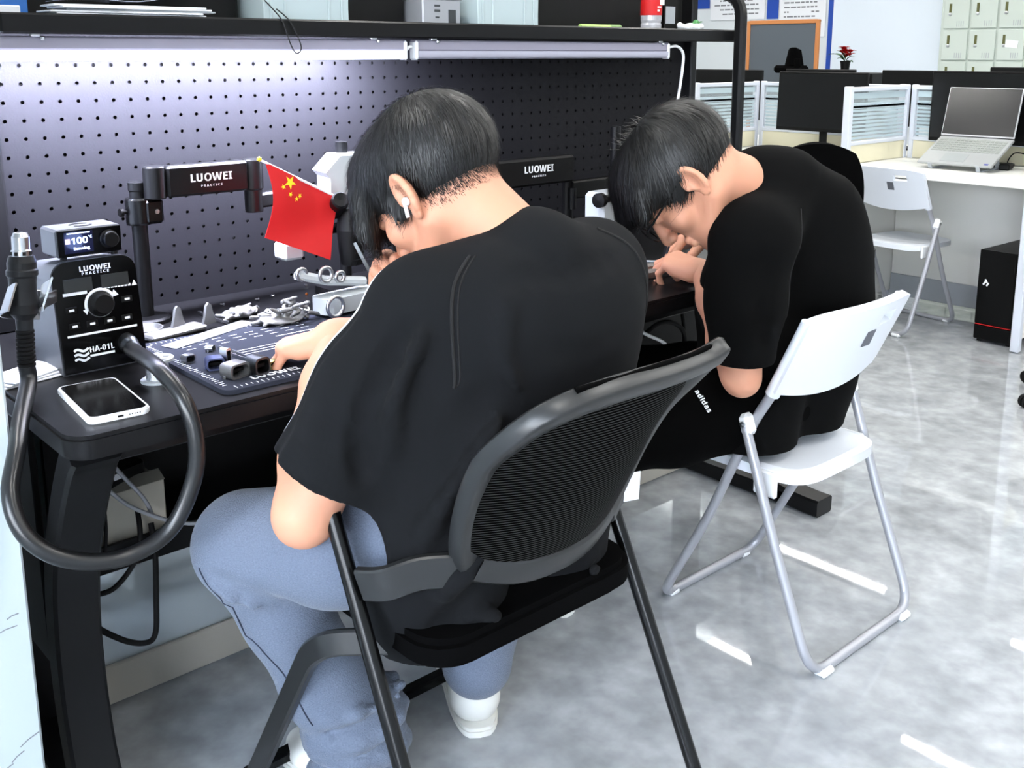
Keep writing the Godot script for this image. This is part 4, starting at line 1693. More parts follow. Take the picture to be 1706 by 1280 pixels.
# ---------------------------------------------------------------- hands
# B: x to the thumb side, y along the fingers, z out of the back of the hand
func hand(f: Field, W: Vector3, B: Basis, s: float, curl: Array, thumb: Array, spread := 0.0) -> void:
	var P := func(x: float, y: float, z: float) -> Vector3:
		return W + B * (Vector3(x, y, z) * s)
	f.cap(P.call(0, -0.03, 0), P.call(0, 0.015, 0), 0.026 * s, 0.026 * s, 0.02)
	for q in [[0.026, 0.09], [0.008, 0.095], [-0.011, 0.09], [-0.027, 0.08]]:
		f.cap(P.call(q[0] * 0.55, 0.012, 0), P.call(q[0], q[1], 0.002), 0.0155 * s, 0.0125 * s, 0.014)
	f.cap(P.call(0.016, 0.02, -0.008), P.call(0.03, 0.052, -0.012), 0.017 * s, 0.014 * s, 0.014)
	f.cap(P.call(-0.02, 0.02, -0.006), P.call(-0.026, 0.06, -0.006), 0.015 * s, 0.012 * s, 0.012)
	var root := [[0.028, 0.09], [0.0095, 0.096], [-0.01, 0.091], [-0.028, 0.08]]
	var lens := [[0.042, 0.026, 0.021], [0.046, 0.03, 0.022], [0.042, 0.028, 0.021], [0.033, 0.021, 0.018]]
	var rad := [0.0098, 0.0102, 0.0096, 0.0084]
	for i in 4:
		var c: Array = curl[i]
		var p: Vector3 = P.call(root[i][0], root[i][1], 0.001)
		var ang := 0.0
		var out: float = spread * (1.5 - i) * 0.12
		for j in 3:
			ang += c[j]
			var d := B * Vector3(sin(out) * cos(ang), cos(ang) * cos(out), -sin(ang))
			var q: Vector3 = p + d * lens[i][j] * s
			f.cap(p, q, (rad[i] - 0.0008 * j) * s, (rad[i] - 0.0008 * (j + 1)) * s, 0.0035)
			p = q
	# thumb: side of the palm near its base; thumb = list of directions in the hand frame
	var tp: Vector3 = P.call(0.024, 0.03, -0.008)
	var tl := [0.042, 0.034, 0.026]
	var tr := [0.015, 0.0118, 0.0105, 0.0088]
	for j in 3:
		var d2: Vector3 = B * (thumb[j] as Vector3).normalized()
		var q2: Vector3 = tp + d2 * tl[j] * s
		f.cap(tp, q2, tr[j] * s, tr[j + 1] * s, 0.008 if j == 0 else 0.004)
		tp = q2

# ---------------------------------------------------------------- heads
# H: basis of the head (y up through the crown, -z where it looks), C: its centre, s: scale
func head_field(f: Field, C: Vector3, H: Basis, s: float, neck_to: Vector3) -> void:
	var P := func(x: float, y: float, z: float) -> Vector3:
		return C + H * (Vector3(x, y, z) * s)
	f.ell(P.call(0, 0.036, 0.018), H, Vector3(0.077, 0.09, 0.097) * s, 0.02)
	f.cap(P.call(0, 0.02, -0.04), P.call(0, -0.06, -0.046), 0.062 * s, 0.046 * s, 0.025)
	f.cap(P.call(0.052, -0.04, 0.004), P.call(0.018, -0.092, -0.062), 0.023 * s, 0.019 * s, 0.025)
	f.cap(P.call(-0.052, -0.04, 0.004), P.call(-0.018, -0.092, -0.062), 0.023 * s, 0.019 * s, 0.025)
	f.ball(P.call(0, -0.098, -0.072), 0.02 * s, 0.02)
	for e in [-1.0, 1.0]:
		f.ell(P.call(e * 0.042, -0.018, -0.06), H, Vector3(0.028, 0.026, 0.026) * s, 0.02)
	f.cap(P.call(-0.034, 0.034, -0.088), P.call(0.034, 0.034, -0.088), 0.013 * s, 0.013 * s, 0.016)
	for e in [-1.0, 1.0]:
		f.ell(P.call(e * 0.032, 0.014, -0.107), H, Vector3(0.019, 0.011, 0.014) * s, 0.012, 1)
		f.ell(P.call(e * 0.032, 0.013, -0.088), H, Vector3(0.016, 0.0095, 0.012) * s, 0.004)
	f.cap(P.call(0, 0.02, -0.098), P.call(0, -0.028, -0.117), 0.009 * s, 0.0125 * s, 0.012)
	for e in [-1.0, 1.0]:
		f.ball(P.call(e * 0.012, -0.032, -0.108), 0.0095 * s, 0.008)
	f.cap(P.call(-0.02, -0.058, -0.094), P.call(0.02, -0.058, -0.094), 0.0075 * s, 0.0075 * s, 0.006)
	f.cap(P.call(-0.017, -0.07, -0.092), P.call(0.017, -0.07, -0.092), 0.008 * s, 0.008 * s, 0.006)
	# neck
	f.cap(P.call(0, -0.03, 0.03), neck_to, 0.057 * s, 0.058 * s, 0.03)
	# ears: a shell with a rim, a hollow and a lobe
	for e in [-1.0, 1.0]:
		var E := H * Basis(Vector3.UP, e * 0.45)
		var O: Vector3 = P.call(e * 0.081, 0.002, 0.012)
		f.ell(O, E, Vector3(0.009, 0.031, 0.019) * s, 0.008)
		f.ell(O + E * Vector3(e * 0.008, 0.0, -0.002) * s, E, Vector3(0.007, 0.019, 0.011) * s, 0.004, 1)
		var rim := []
		for k in 13:
			var a := deg_to_rad(-60.0 + 245.0 * k / 12.0)
			rim.append(O + E * Vector3(e * 0.005, sin(a) * 0.03, cos(a) * 0.0185) * s)
		for k in 12:
			f.cap(rim[k], rim[k + 1], 0.0052 * s, 0.0052 * s, 0.003)
		f.ell(O + E * Vector3(e * 0.003, -0.031, -0.002) * s, E, Vector3(0.006, 0.01, 0.01) * s, 0.006)
		f.cap(O + E * Vector3(e * 0.003, -0.006, -0.018) * s, O + E * Vector3(e * 0.003, 0.008, -0.017) * s, 0.0055 * s, 0.004 * s, 0.004)

# hair strands on a hair field: thin tapered blades that follow the flow away from the whorl
func strands(st: SurfaceTool, out: Array, f: Field, whorl: Vector3, down: Vector3, count: int, length: float, width: float, r: RandomNumberGenerator, lift: float, keep: Callable) -> void:
	var V: PackedVector3Array = out[0]
	var N: PackedVector3Array = out[1]
	var al := f.all()
	var made := 0
	var tries := 0
	while made < count and tries < count * 6:
		tries += 1
		var i := r.randi() % V.size()
		var p := V[i] + Vector3(r.randf_range(-1, 1), r.randf_range(-1, 1), r.randf_range(-1, 1)) * 0.003
		var n := N[i]
		if not keep.call(p):
			continue
		var away := p - whorl
		var spin := n.cross(away.normalized()) * 0.35
		var t := (away.normalized() + spin + down * (0.25 + away.length() * 6.0))
		t = (t - n * t.dot(n)).normalized()
		t = (t + n.cross(t) * r.randf_range(-0.28, 0.28)).normalized()
		var tone := lerpf(0.0025, 0.022, pow(r.randf(), 2.0))
		st.set_color(Color(tone, tone * 0.97, tone))
		var L := length * r.randf_range(0.6, 1.25)
		var lf := lift * r.randf_range(0.1, 1.3)
		var prev := [p - n * 0.001, p - n * 0.001]
		var seg := 4
		for k in range(1, seg + 1):
			var u := float(k) / seg
			p += t * L / seg
			var d := f.at(p, al[0], al[1])
			if k < seg or d < 0.0:
				p -= n * (d - lf * u)
			t = (t + down * 0.12).normalized()
			var side := n.cross(t).normalized() * width * 0.5 * (1.0 - u * 0.85)
			var row := [p - side, p + side]
			var nn := (n + side.normalized() * 0.0).normalized()
			quad(st, prev[0], prev[1], row[1], row[0], nn)
			prev = row
		made += 1

# ---------------------------------------------------------------- the two people
func people() -> void:
	M.skin = mat(Color(0.8, 0.57, 0.46), 0.6)
	M.skin.subsurf_scatter_enabled = true
	M.skin.subsurf_scatter_strength = 0.08
	M.hair = mat(Color(0.03, 0.028, 0.03), 0.6)
	M.hair_black = mat(Color(0.012, 0.011, 0.012), 0.5)
	M.hair_strand = mat(Color.WHITE, 0.42)
	M.hair_strand.vertex_color_use_as_albedo = true
	M.hair_short = mat(Color(0.05, 0.045, 0.045), 0.7)
	M.hair_strand_black = mat(Color(0.6, 0.6, 0.6), 0.45)
	M.hair_strand_black.vertex_color_use_as_albedo = true
	var weave := noise_tex(0.22, 21, 2, 3.0)
	var crease := noise_tex(0.012, 22, 4, 4.0)
	M.shirt = bumpy(mat(Color(0.072, 0.076, 0.084), 0.95), crease, 0.12, 3.0)
	for k in ["shirt", "shirt_black", "trousers_black"]:
		if M.has(k):
			M[k].metallic_specular = 0.25
	M.shirt.rim_enabled = true
	M.shirt.rim = 0.08
	M.shirt.rim_tint = 0.6
	M.shirt_black = bumpy(mat(Color(0.022, 0.022, 0.023), 0.92), crease, 0.12, 3.0)
	M.shirt_black.rim_enabled = true
	M.shirt_black.rim = 0.03
	var denim := mat(Color.WHITE, 0.9)
	denim.albedo_texture = noise_tex(0.25, 31, 3, 0.0, Color(0.31, 0.345, 0.41), Color(0.45, 0.49, 0.56), 512)
	M.denim = bumpy(denim, weave, 0.7, 2.6)
	M.denim.rim_enabled = true
	M.denim.rim = 0.3
	M.trousers_black = bumpy(mat(Color(0.012, 0.012, 0.013), 0.95), crease, 0.1, 3.0)
	M.shirt_black.metallic_specular = 0.2
	M.trousers_black.metallic_specular = 0.15
	M.seam = mat(Color(0.02, 0.02, 0.024), 0.9)
	M.shoe_white = mat(Color(0.88, 0.88, 0.86), 0.6)
	person_near()
	person_far()

func head_basis(yaw_left: float, pitch_down: float, roll: float) -> Basis:
	return Basis(Vector3.UP, yaw_left) * Basis(Vector3.RIGHT, -pitch_down) * Basis(Vector3.FORWARD, roll)

func bounds(pts: Array, pad: float) -> Array:
	var lo: Vector3 = pts[0]
	var hi: Vector3 = pts[0]
	for p in pts:
		lo = lo.min(p)
		hi = hi.max(p)
	return [lo - Vector3.ONE * pad, hi + Vector3.ONE * pad]

func shoe(parent: Node3D, heel: Vector3, dir: Vector3, s: float) -> void:
	var d := dir.normalized()
	var side := d.cross(Vector3.UP).normalized()
	var f := Field.new()
	f.cap(heel + d * 0.03 * s + Vector3(0, 0.045, 0) * s, heel + d * 0.2 * s + Vector3(0, 0.035, 0) * s, 0.042 * s, 0.034 * s, 0.02)
	f.cap(heel + d * 0.19 * s - side * 0.012 * s + Vector3(0, 0.032, 0) * s, heel + d * 0.235 * s + side * 0.008 * s + Vector3(0, 0.03, 0) * s, 0.038 * s, 0.032 * s, 0.02)
	f.cap(heel + d * 0.045 * s + Vector3(0, 0.05, 0) * s, heel + d * 0.05 * s + Vector3(0, 0.1, 0) * s, 0.038 * s, 0.04 * s, 0.02)
	f.plane(heel + Vector3(0, 0.022, 0), Vector3.DOWN)
	var out := new_out()
	var b := bounds([heel, heel + d * 0.27 * s, heel + Vector3(0, 0.12, 0)], 0.06)
	f.mesh_into(out, b[0], b[1], 0.006)
	var up := mesh_part("shoe", out_mesh(out), M.shoe_white, parent, "white trainer")
	# sole: a plate with ridged sides
	var st := mb()
	var flat := Basis(side, -d, Vector3.UP)
	for l in [[0.004, 0.0], [0.011, 0.003], [0.018, 0.0]]:
		var poly := PackedVector2Array()
		for k in 28:
			var a := TAU * k / 28.0
			var y := cos(a)
			var wd: float = (0.046 if y > 0 else 0.04) + l[1]
			poly.append(Vector2(signf(sin(a)) * pow(absf(sin(a)), 0.55) * wd, -(0.125 + signf(y) * pow(absf(y), 0.8) * (0.145 + l[1]))) * s)
		a_ext(st, Transform3D(flat, heel + Vector3(0, l[0], 0)), poly, 0.0075, true)
	part("sole", st, M.shoe_white, up)

func person_near() -> void:
	var o := thing("person", "person in a black raglan shirt and blue jeans bent over the bench, nearest the camera", "person", Vector3(1.07, 0, -1.24))
	var shift := Transform3D(Basis(), -o.position)
	var s := 1.15
	var C := Vector3(1.052, 1.132, -1.375)
	var H := head_basis(0.22, 0.72, -0.05)
	var C7 := Vector3(1.122, 1.08, -1.225)
	var shL := Vector3(0.93, 0.97, -1.275)
	var shR := Vector3(1.305, 0.985, -1.25)
	var elL := Vector3(0.766, 0.655, -1.355)
	var wrL := Vector3(0.955, 0.858, -1.56)
	var elR := Vector3(1.33, 0.845, -1.585)
	var wrR := Vector3(1.125, 0.94, -1.535)
	# skin: head, neck, arms, hands in one mesh
	var f := Field.new()
	head_field(f, C, H, s, C7 + Vector3(0, -0.05, -0.012))
	var out := new_out()
	f.cap(C7 + Vector3(0, -0.08, 0), shL + Vector3(0.05, 0, 0), 0.05, 0.05, 0.03)
	f.cap(C7 + Vector3(0, -0.08, 0), shR - Vector3(0.05, 0, 0), 0.05, 0.05, 0.03)
	var b := bounds([C, C7], 0.2)
	f.mesh_into(out, b[0], b[1], 0.0036)
	var g := Field.new()
	g.chain([shL, shL.lerp(elL, 0.5), elL], [0.055, 0.058, 0.046], 0.03)
	g.chain([elL + (elL - shL).normalized() * 0.016, elL.lerp(wrL, 0.28), elL.lerp(wrL, 0.7), wrL], [0.047, 0.056, 0.043, 0.032], 0.03)
	g.chain([shR, shR.lerp(elR, 0.5), elR], [0.055, 0.056, 0.044], 0.03)
	g.chain([elR, elR.lerp(wrR, 0.3), wrR], [0.044, 0.047, 0.03], 0.03)
	g.cap(shL, shR, 0.05, 0.05, 0.03)
	b = bounds([shL, elL, wrL], 0.08)
	g.mesh_into(out, b[0], b[1], 0.008)
	b = bounds([shR, elR, wrR], 0.08)
	g.mesh_into(out, b[0], b[1], 0.008)
	# left hand lies on the mat, thumb out to the left; right hand is raised to the face
	var h := Field.new()
	var fw := Vector3(-0.66, -0.22, -0.62).normalized()
	var tx := Vector3(0.62, 0.0, -0.66)
	h.cap(wrL - (wrL - elL).normalized() * 0.09, wrL, 0.037, 0.031, 0.03)
	tx = (tx - fw * fw.dot(tx)).normalized()
	var BL := Basis(tx, fw, tx.cross(fw))
	hand(h, wrL, BL, 1.08, [[0.7, 0.9, 0.5], [1.1, 1.3, 0.7], [1.0, 1.3, 0.8], [0.75, 1.1, 0.7]], [Vector3(0.6, 0.7, -0.5), Vector3(0.3, 0.85, -0.4), Vector3(0.1, 0.9, -0.3)])
	b = bounds([wrL], 0.16)
	h.mesh_into(out, b[0], b[1], 0.0032)
	var h2 := Field.new()
	var fr := Vector3(-0.78, 0.3, 0.05).normalized()
	var tr2 := Vector3(-0.2, 0.8, 0.3)
	tr2 = (tr2 - fr * fr.dot(tr2)).normalized()
	var BR := Basis(tr2, fr, -tr2.cross(fr))
	hand(h2, wrR, BR, 1.1, [[0.75, 1.0, 0.6], [0.85, 1.1, 0.6], [1.0, 1.1, 0.6], [1.1, 1.2, 0.6]], [Vector3(0.5, 0.8, -0.3), Vector3(0.1, 0.9, -0.5), Vector3(-0.15, 0.9, -0.4)])
	b = bounds([wrR, wrR + fr * 0.1], 0.12)
	h2.mesh_into(out, b[0], b[1], 0.0032)
	var body := mesh_part("body", shifted(out, shift), M.skin, o)
	body.set_meta("label", "skin of head, neck and arms")
	# hair
	var P := func(x: float, y: float, z: float) -> Vector3:
		return C + H * (Vector3(x, y, z) * s)
	var hf := Field.new()
	hf.ell(P.call(0, 0.045, 0.02), H, Vector3(0.092, 0.094, 0.112) * s, 0.02)
	hf.ell(P.call(0, 0.07, -0.04), H, Vector3(0.083, 0.06, 0.075) * s, 0.03)
	# under edge: high over the ears, low at the nape; the face is left free
	hf.plane(P.call(0, -0.052, 0.1), H * Vector3(0, -0.96, -0.27), 0.01)
	hf.ell(P.call(0, -0.062, -0.085), H, Vector3(0.1, 0.095, 0.07) * s, 0.012, 1)
	for e in [-1.0, 1.0]:
		hf.ell(P.call(e * 0.1, -0.012, 0.012), H, Vector3(0.03, 0.048, 0.034) * s, 0.01, 1)
		hf.ell(P.call(e * 0.082, -0.06, 0.055), H, Vector3(0.03, 0.05, 0.05) * s, 0.012, 1)
		hf.cap(P.call(e * 0.076, 0.03, -0.028), P.call(e * 0.074, -0.012, -0.026), 0.012 * s, 0.008 * s, 0.01)
	# fringe that hangs straight down from the brow
	var dn := Vector3(0, -1, 0)
	for k in 9:
		var x := -0.07 + 0.0175 * k
		var p0: Vector3 = P.call(x, 0.075 - absf(x) * 0.3, -0.1 + x * x * 6.0)
		var p1 := p0 + (dn * 0.042 + H * Vector3(0, -0.036, -0.006)) * s * (1.0 - 0.15 * sin(k * 2.3))
		hf.chain([p0, p0.lerp(p1, 0.55) + H * Vector3(0, 0, -0.008), p1], [0.02 * s, 0.015 * s, 0.004 * s], 0.014)
	var ho := new_out()
	b = bounds([C], 0.24)
	hf.mesh_into(ho, b[0], b[1], 0.0042)
	var hair := mesh_part("hair", shifted(ho, shift), M.hair, o)
	var st := mb()
	rng.seed = 17
	var face_mid: Vector3 = P.call(0, -0.03, -0.07)
	strands(st, ho, hf, P.call(0.01, 0.13, 0.05), Vector3(0, -1, 0), 9000, 0.03, 0.0014, rng, 0.007, func(p): return true)
	hair_mesh("strand", st, M.hair_strand, hair, shift)
	# short stubble hair at the nape and in front of the ear
	st = mb()
	fade(st, f, hf, P, H, s, 2600)
	hair_mesh("short_hair", st, M.hair_short, hair, shift)
	st = mb()
	a_lathe(st, shift * Transform3D(basis_y(H * Vector3(-1, -0.1, 0)), P.call(-0.082, -0.006, 0.006)), [Vector2(0, -0.002), Vector2(0.007, 0.0), Vector2(0.0075, 0.006), Vector2(0.005, 0.009), Vector2(0, 0.01)], 12)
	a_tube(st, [shift * (P.call(-0.088, -0.008, 0.004) as Vector3), shift * (P.call(-0.089, -0.026, -0.004) as Vector3)], 0.0034, 8)
	part("earbud", st, M.white_plastic, o, "white earbud in the left ear")
	# shirt
	var t := Field.new()
	for q in [[-0.115, 0.0], [0.115, 0.0]]:
		var dx := Vector3(q[0], 0, 0)
		t.chain([Vector3(1.07, 0.47, -1.275) + dx * 1.05, Vector3(1.072, 0.6, -1.285) + dx * 1.1, Vector3(1.1, 0.78, -1.262) + dx * 1.0, Vector3(1.12, 0.94, -1.25) + dx * 0.9], [0.125, 0.125, 0.125, 0.12], 0.06)
	t.ell(Vector3(1.12, 0.92, -1.2), Basis(), Vector3(0.21, 0.155, 0.12), 0.06)
	t.ball(C7 + Vector3(0, -0.05, 0.005), 0.074, 0.03)
	t.cap(C7 + Vector3(0.0, -0.065, 0.02), shL + Vector3(0.03, -0.008, 0.01), 0.062, 0.076, 0.05)
	t.cap(C7 + Vector3(0.01, -0.06, 0.015), shR + Vector3(-0.03, -0.008, 0.01), 0.068, 0.078, 0.05)
	t.cap(C7 + Vector3(0.0, -0.05, 0.0), C7 + Vector3(-0.02, -0.12, -0.06), 0.07, 0.1, 0.04)
	var hemL := shL.lerp(elL, 0.8)
	t.chain([shL + Vector3(0.0, -0.01, 0), shL.lerp(elL, 0.4), hemL + (elL - shL).normalized() * 0.06], [0.084, 0.086, 0.096], 0.05)
	var hemR := shR.lerp(elR, 0.85)
	t.chain([shR, shR.lerp(elR, 0.5), hemR + (elR - shR).normalized() * 0.05], [0.084, 0.086, 0.085], 0.05)
	# sleeve ends and hem are cut clean; the neck is opened
	var al := (elL - shL).normalized()
	# creases: under the arm, across the side, above the chair back
	for q in [
			[[0.92, 0.85, -1.12], [0.86, 0.78, -1.15], [0.83, 0.69, -1.2], 0.02, -0.02], [[0.95, 0.82, -1.1], [0.89, 0.73, -1.13], [0.86, 0.64, -1.18], 0.018, 0.016],
			[[1.03, 0.8, -1.07], [0.94, 0.7, -1.1], [0.87, 0.6, -1.15], 0.018, -0.018], [[1.08, 0.76, -1.06], [0.97, 0.65, -1.1], [0.88, 0.55, -1.15], 0.02, 0.018],
			[[1.0, 0.6, -1.1], [0.93, 0.53, -1.13], [0.88, 0.48, -1.17], 0.015, -0.014], [[1.1, 0.87, -1.06], [1.22, 0.85, -1.06], [1.33, 0.9, -1.1], 0.022, -0.01],
			[[1.0, 0.83, -1.08], [1.15, 0.805, -1.06], [1.29, 0.82, -1.08], 0.018, 0.011], [[1.02, 0.93, -1.07], [1.1, 0.9, -1.06], [1.2, 0.92, -1.06], 0.02, -0.006],
			[[0.87, 0.95, -1.19], [0.83, 0.86, -1.2], [0.84, 0.77, -1.23], 0.016, 0.012], [[0.85, 0.95, -1.21], [0.8, 0.84, -1.23], [0.8, 0.74, -1.25], 0.018, -0.014],
			[[0.82, 0.9, -1.29], [0.76, 0.8, -1.3], [0.75, 0.73, -1.29], 0.016, 0.009], [[0.84, 0.97, -1.33], [0.77, 0.88, -1.36], [0.72, 0.77, -1.37], 0.018, -0.01],
			[[0.92, 0.5, -1.14], [1.08, 0.46, -1.11], [1.22, 0.5, -1.13], 0.016, 0.014], [[0.98, 0.46, -1.14], [1.1, 0.425, -1.12], [1.2, 0.46, -1.14], 0.012, -0.01],
			[[1.0, 1.04, -1.12], [1.12, 1.03, -1.1], [1.24, 1.04, -1.12], 0.02, -0.005], [[0.98, 1.0, -1.12], [0.96, 0.92, -1.1], [0.99, 0.85, -1.08], 0.018, 0.006]]:
		t.fold(curve([Vector3(q[0][0], q[0][1], q[0][2]), Vector3(q[1][0], q[1][1], q[1][2]), Vector3(q[2][0], q[2][1], q[2][2])], 3), q[3], q[4] * 1.15)
	t.plane(Vector3(1.07, 0.405, -1.2), Vector3(0, -1, 0.1))
	var body_only := Field.new()
	var sleeve_cut := hemL + al * 0.0
	t.ell(hemL + al * 0.1, basis_y(al), Vector3(0.16, 0.1, 0.16), 0.012, 1)
	t.cap(C7 + (C - C7).normalized() * 0.1 + Vector3(0, -0.012, 0), C + Vector3(0, -0.03, 0), 0.064, 0.085, 0.008, 1)
	var to := new_out()
	b = bounds([Vector3(1.1, 0.42, -1.2), shL, shR, elL, elR, C7], 0.17)
	t.mesh_into(to, b[0], b[1], 0.006)
	var shirt := mesh_part("shirt", shifted(to, shift), M.shirt, o)
	# raglan seams, collar and stripes
	st = mb()
	seam(st, t, [Vector3(0.965, 1.08, -1.19), Vector3(0.92, 1.03, -1.17), Vector3(0.898, 0.95, -1.15), Vector3(0.892, 0.87, -1.14)], 0.003)
	seam(st, t, [Vector3(0.972, 1.078, -1.185), Vector3(0.927, 1.028, -1.165), Vector3(0.905, 0.95, -1.145), Vector3(0.899, 0.87, -1.135)], 0.0014)
	seam(st, t, [Vector3(1.24, 1.08, -1.18), Vector3(1.3, 1.04, -1.15), Vector3(1.33, 0.95, -1.12), Vector3(1.35, 0.84, -1.13)], 0.003)
	shift_part("seam", st, M.seam, shirt, shift)
	st = mb()
	var stripe := []
	for k in 7:
		var u := k / 6.0
		var ax := shL.lerp(hemL, u * 0.87)
		stripe.append(ax + Vector3(-0.058, 0.045 - 0.02 * u, -0.075 - 0.01 * u))
	stripe.push_front(Vector3(1.0, 1.06, -1.33))
	ribbon(st, t, stripe, 0.02, 0.002)
	var sp := part("stripe", mb_empty(), M.print_white, shirt, "white stripe down the sleeve")
	sp.mesh = moved_mesh(st, shift)
	# jeans
	var j := Field.new()
	var hpL := Vector3(0.97, 0.56, -1.275)
	var hpR := Vector3(1.18, 0.56, -1.275)
	var knL := Vector3(0.752, 0.533, -1.545)
	var knR := Vector3(1.37, 0.53, -1.57)
	var anL := Vector3(0.915, 0.11, -1.475)
	var anR := Vector3(1.205, 0.13, -1.475)
	j.cap(hpL, hpR, 0.105, 0.105, 0.05)
	j.chain([hpL, hpL.lerp(knL, 0.55), knL], [0.11, 0.105, 0.088], 0.03)
	j.chain([knL + Vector3(0, -0.01, 0), knL.lerp(anL, 0.35), knL.lerp(anL, 0.7), anL + Vector3(0, 0.03, 0), anL + Vector3(0, -0.04, 0)], [0.084, 0.074, 0.076, 0.084, 0.084], 0.03)
	j.chain([hpR, hpR.lerp(knR, 0.55), knR], [0.105, 0.1, 0.085], 0.03)
	j.chain([knR, knR.lerp(anR, 0.4), knR.lerp(anR, 0.8), anR + Vector3(0, 0.01, 0)], [0.082, 0.074, 0.07, 0.072], 0.03)
	# bunched folds over the left shoe and behind the knee
	for q in [[0.2, 0.014, 0.0], [0.155, 0.012, 0.02], [0.105, 0.013, -0.02], [0.07, 0.01, 0.01]]:
		var ring := []
		for k in 13:
			var a := TAU * k / 12.0
			ring.append(Vector3(anL.x + cos(a) * 0.09, q[0] + sin(a + q[2] * 40.0) * 0.02, anL.z + sin(a) * 0.09))
		j.fold(ring, 0.014, q[1])
		var ring2 := []
		for p in ring:
			ring2.append(p + Vector3(0, -0.024, 0))
		j.fold(ring2, 0.009, -0.008)
	j.fold(curve([Vector3(0.655, 0.52, -1.5), Vector3(0.72, 0.465, -1.44), Vector3(0.83, 0.44, -1.41)], 3), 0.013, -0.02)
	j.fold(curve([Vector3(0.67, 0.49, -1.5), Vector3(0.74, 0.44, -1.43), Vector3(0.82, 0.41, -1.4)], 3), 0.014, 0.011)
	j.fold(curve([Vector3(0.68, 0.41, -1.5), Vector3(0.73, 0.37, -1.44), Vector3(0.8, 0.38, -1.4)], 3), 0.012, -0.009)
	j.fold([Vector3(0.68, 0.44, -1.5), Vector3(0.75, 0.385, -1.43)], 0.01, -0.008)
	j.fold([Vector3(1.16, 0.24, -1.41), Vector3(1.23, 0.235, -1.4), Vector3(1.28, 0.26, -1.42)], 0.012, -0.008)
	j.plane(Vector3(0, 0.035, 0), Vector3.DOWN)
	var jo := new_out()
	b = bounds([hpL, hpR, knL, knR, anL, anR], 0.15)
	j.mesh_into(jo, b[0], b[1], 0.0065)
	var jeans := mesh_part("jeans", shifted(jo, shift), M.denim, o)
	st = mb()
	seam(st, j, [Vector3(0.64, 0.52, -1.53), Vector3(0.68, 0.42, -1.5), Vector3(0.75, 0.3, -1.46), Vector3(0.8, 0.2, -1.44)], 0.0016)
	shift_part("seam", st, mat(Color(0.12, 0.15, 0.22), 0.9), jeans, shift)
	var shoes := Node3D.new()
	shoe(o, Vector3(0.935, 0.0, -1.405) + shift.origin, Vector3(-0.25, 0, -0.95), 0.98)
	shoe(o, Vector3(1.19, 0.0, -1.455) + shift.origin, Vector3(0.5, 0, -0.86), 1.22)
	shoes.free()

func mb_empty() -> SurfaceTool:
	var st := mb()
	tri(st, Vector3.ZERO, Vector3(0.001, 0, 0), Vector3(0, 0.001, 0), Vector3.UP, Vector3.UP, Vector3.UP)
	return st

func shifted(out: Array, xf: Transform3D) -> ArrayMesh:
	var V: PackedVector3Array = out[0].duplicate()
	for i in V.size():
		V[i] += xf.origin
	return out_mesh([V, out[1], out[2]])

func moved_mesh(st: SurfaceTool, xf: Transform3D) -> ArrayMesh:
	var m := st.commit()
	var arr := m.surface_get_arrays(0)
	var V: PackedVector3Array = arr[Mesh.ARRAY_VERTEX]
	for i in V.size():
		V[i] += xf.origin
	arr[Mesh.ARRAY_VERTEX] = V
	var r := ArrayMesh.new()
	r.add_surface_from_arrays(Mesh.PRIMITIVE_TRIANGLES, arr)
	return r

func shift_part(called: String, st: SurfaceTool, m: Material, parent: Node3D, xf: Transform3D) -> void:
	mesh_part(called, moved_mesh(st, xf), m, parent)

func hair_mesh(called: String, st: SurfaceTool, m: Material, parent: Node3D, xf: Transform3D) -> void:
	var o := mesh_part(called, moved_mesh(st, xf), m, parent)
	o.set_meta("kind", "stuff")

# short hairs standing on the skin where the hair thins out: nape, around and in front of the ears
func fade(st: SurfaceTool, f: Field, hf: Field, P: Callable, H: Basis, s: float, count: int) -> void:
	var al := f.all()
	var hl := hf.all()
	var made := 0
	for i in count * 8:
		if made >= count:
			return
		var ang := rng.randf_range(-1.75, 1.75)
		var p: Vector3 = P.call(sin(ang) * 0.082, rng.randf_range(-0.07, 0.03), 0.018 + cos(ang) * 0.085)
		var n := Vector3.UP
		for it in 2:
			var d := f.at(p, al[0], al[1])
			var e2 := 0.002
			n = Vector3(f.at(p + Vector3(e2, 0, 0), al[0], al[1]) - d, f.at(p + Vector3(0, e2, 0), al[0], al[1]) - d, f.at(p + Vector3(0, 0, e2), al[0], al[1]) - d).normalized()
			p -= n * d
		var away := hf.at(p, hl[0], hl[1])
		if away > 0.018 or away < -0.004 or rng.randf() < maxf(away, 0.0) / 0.018:
			continue
		made += 1
		var t := (H * Vector3(rng.randf_range(-0.3, 0.3), -1, 0.1) + n * 0.3).normalized()
		var side := n.cross(t).normalized() * 0.00045
		var L := 0.008 * s * rng.randf_range(0.5, 1.2) * (1.0 - 25.0 * maxf(away, 0.0))
		tri(st, p - side, p + side, p + t * L, n, n, n)

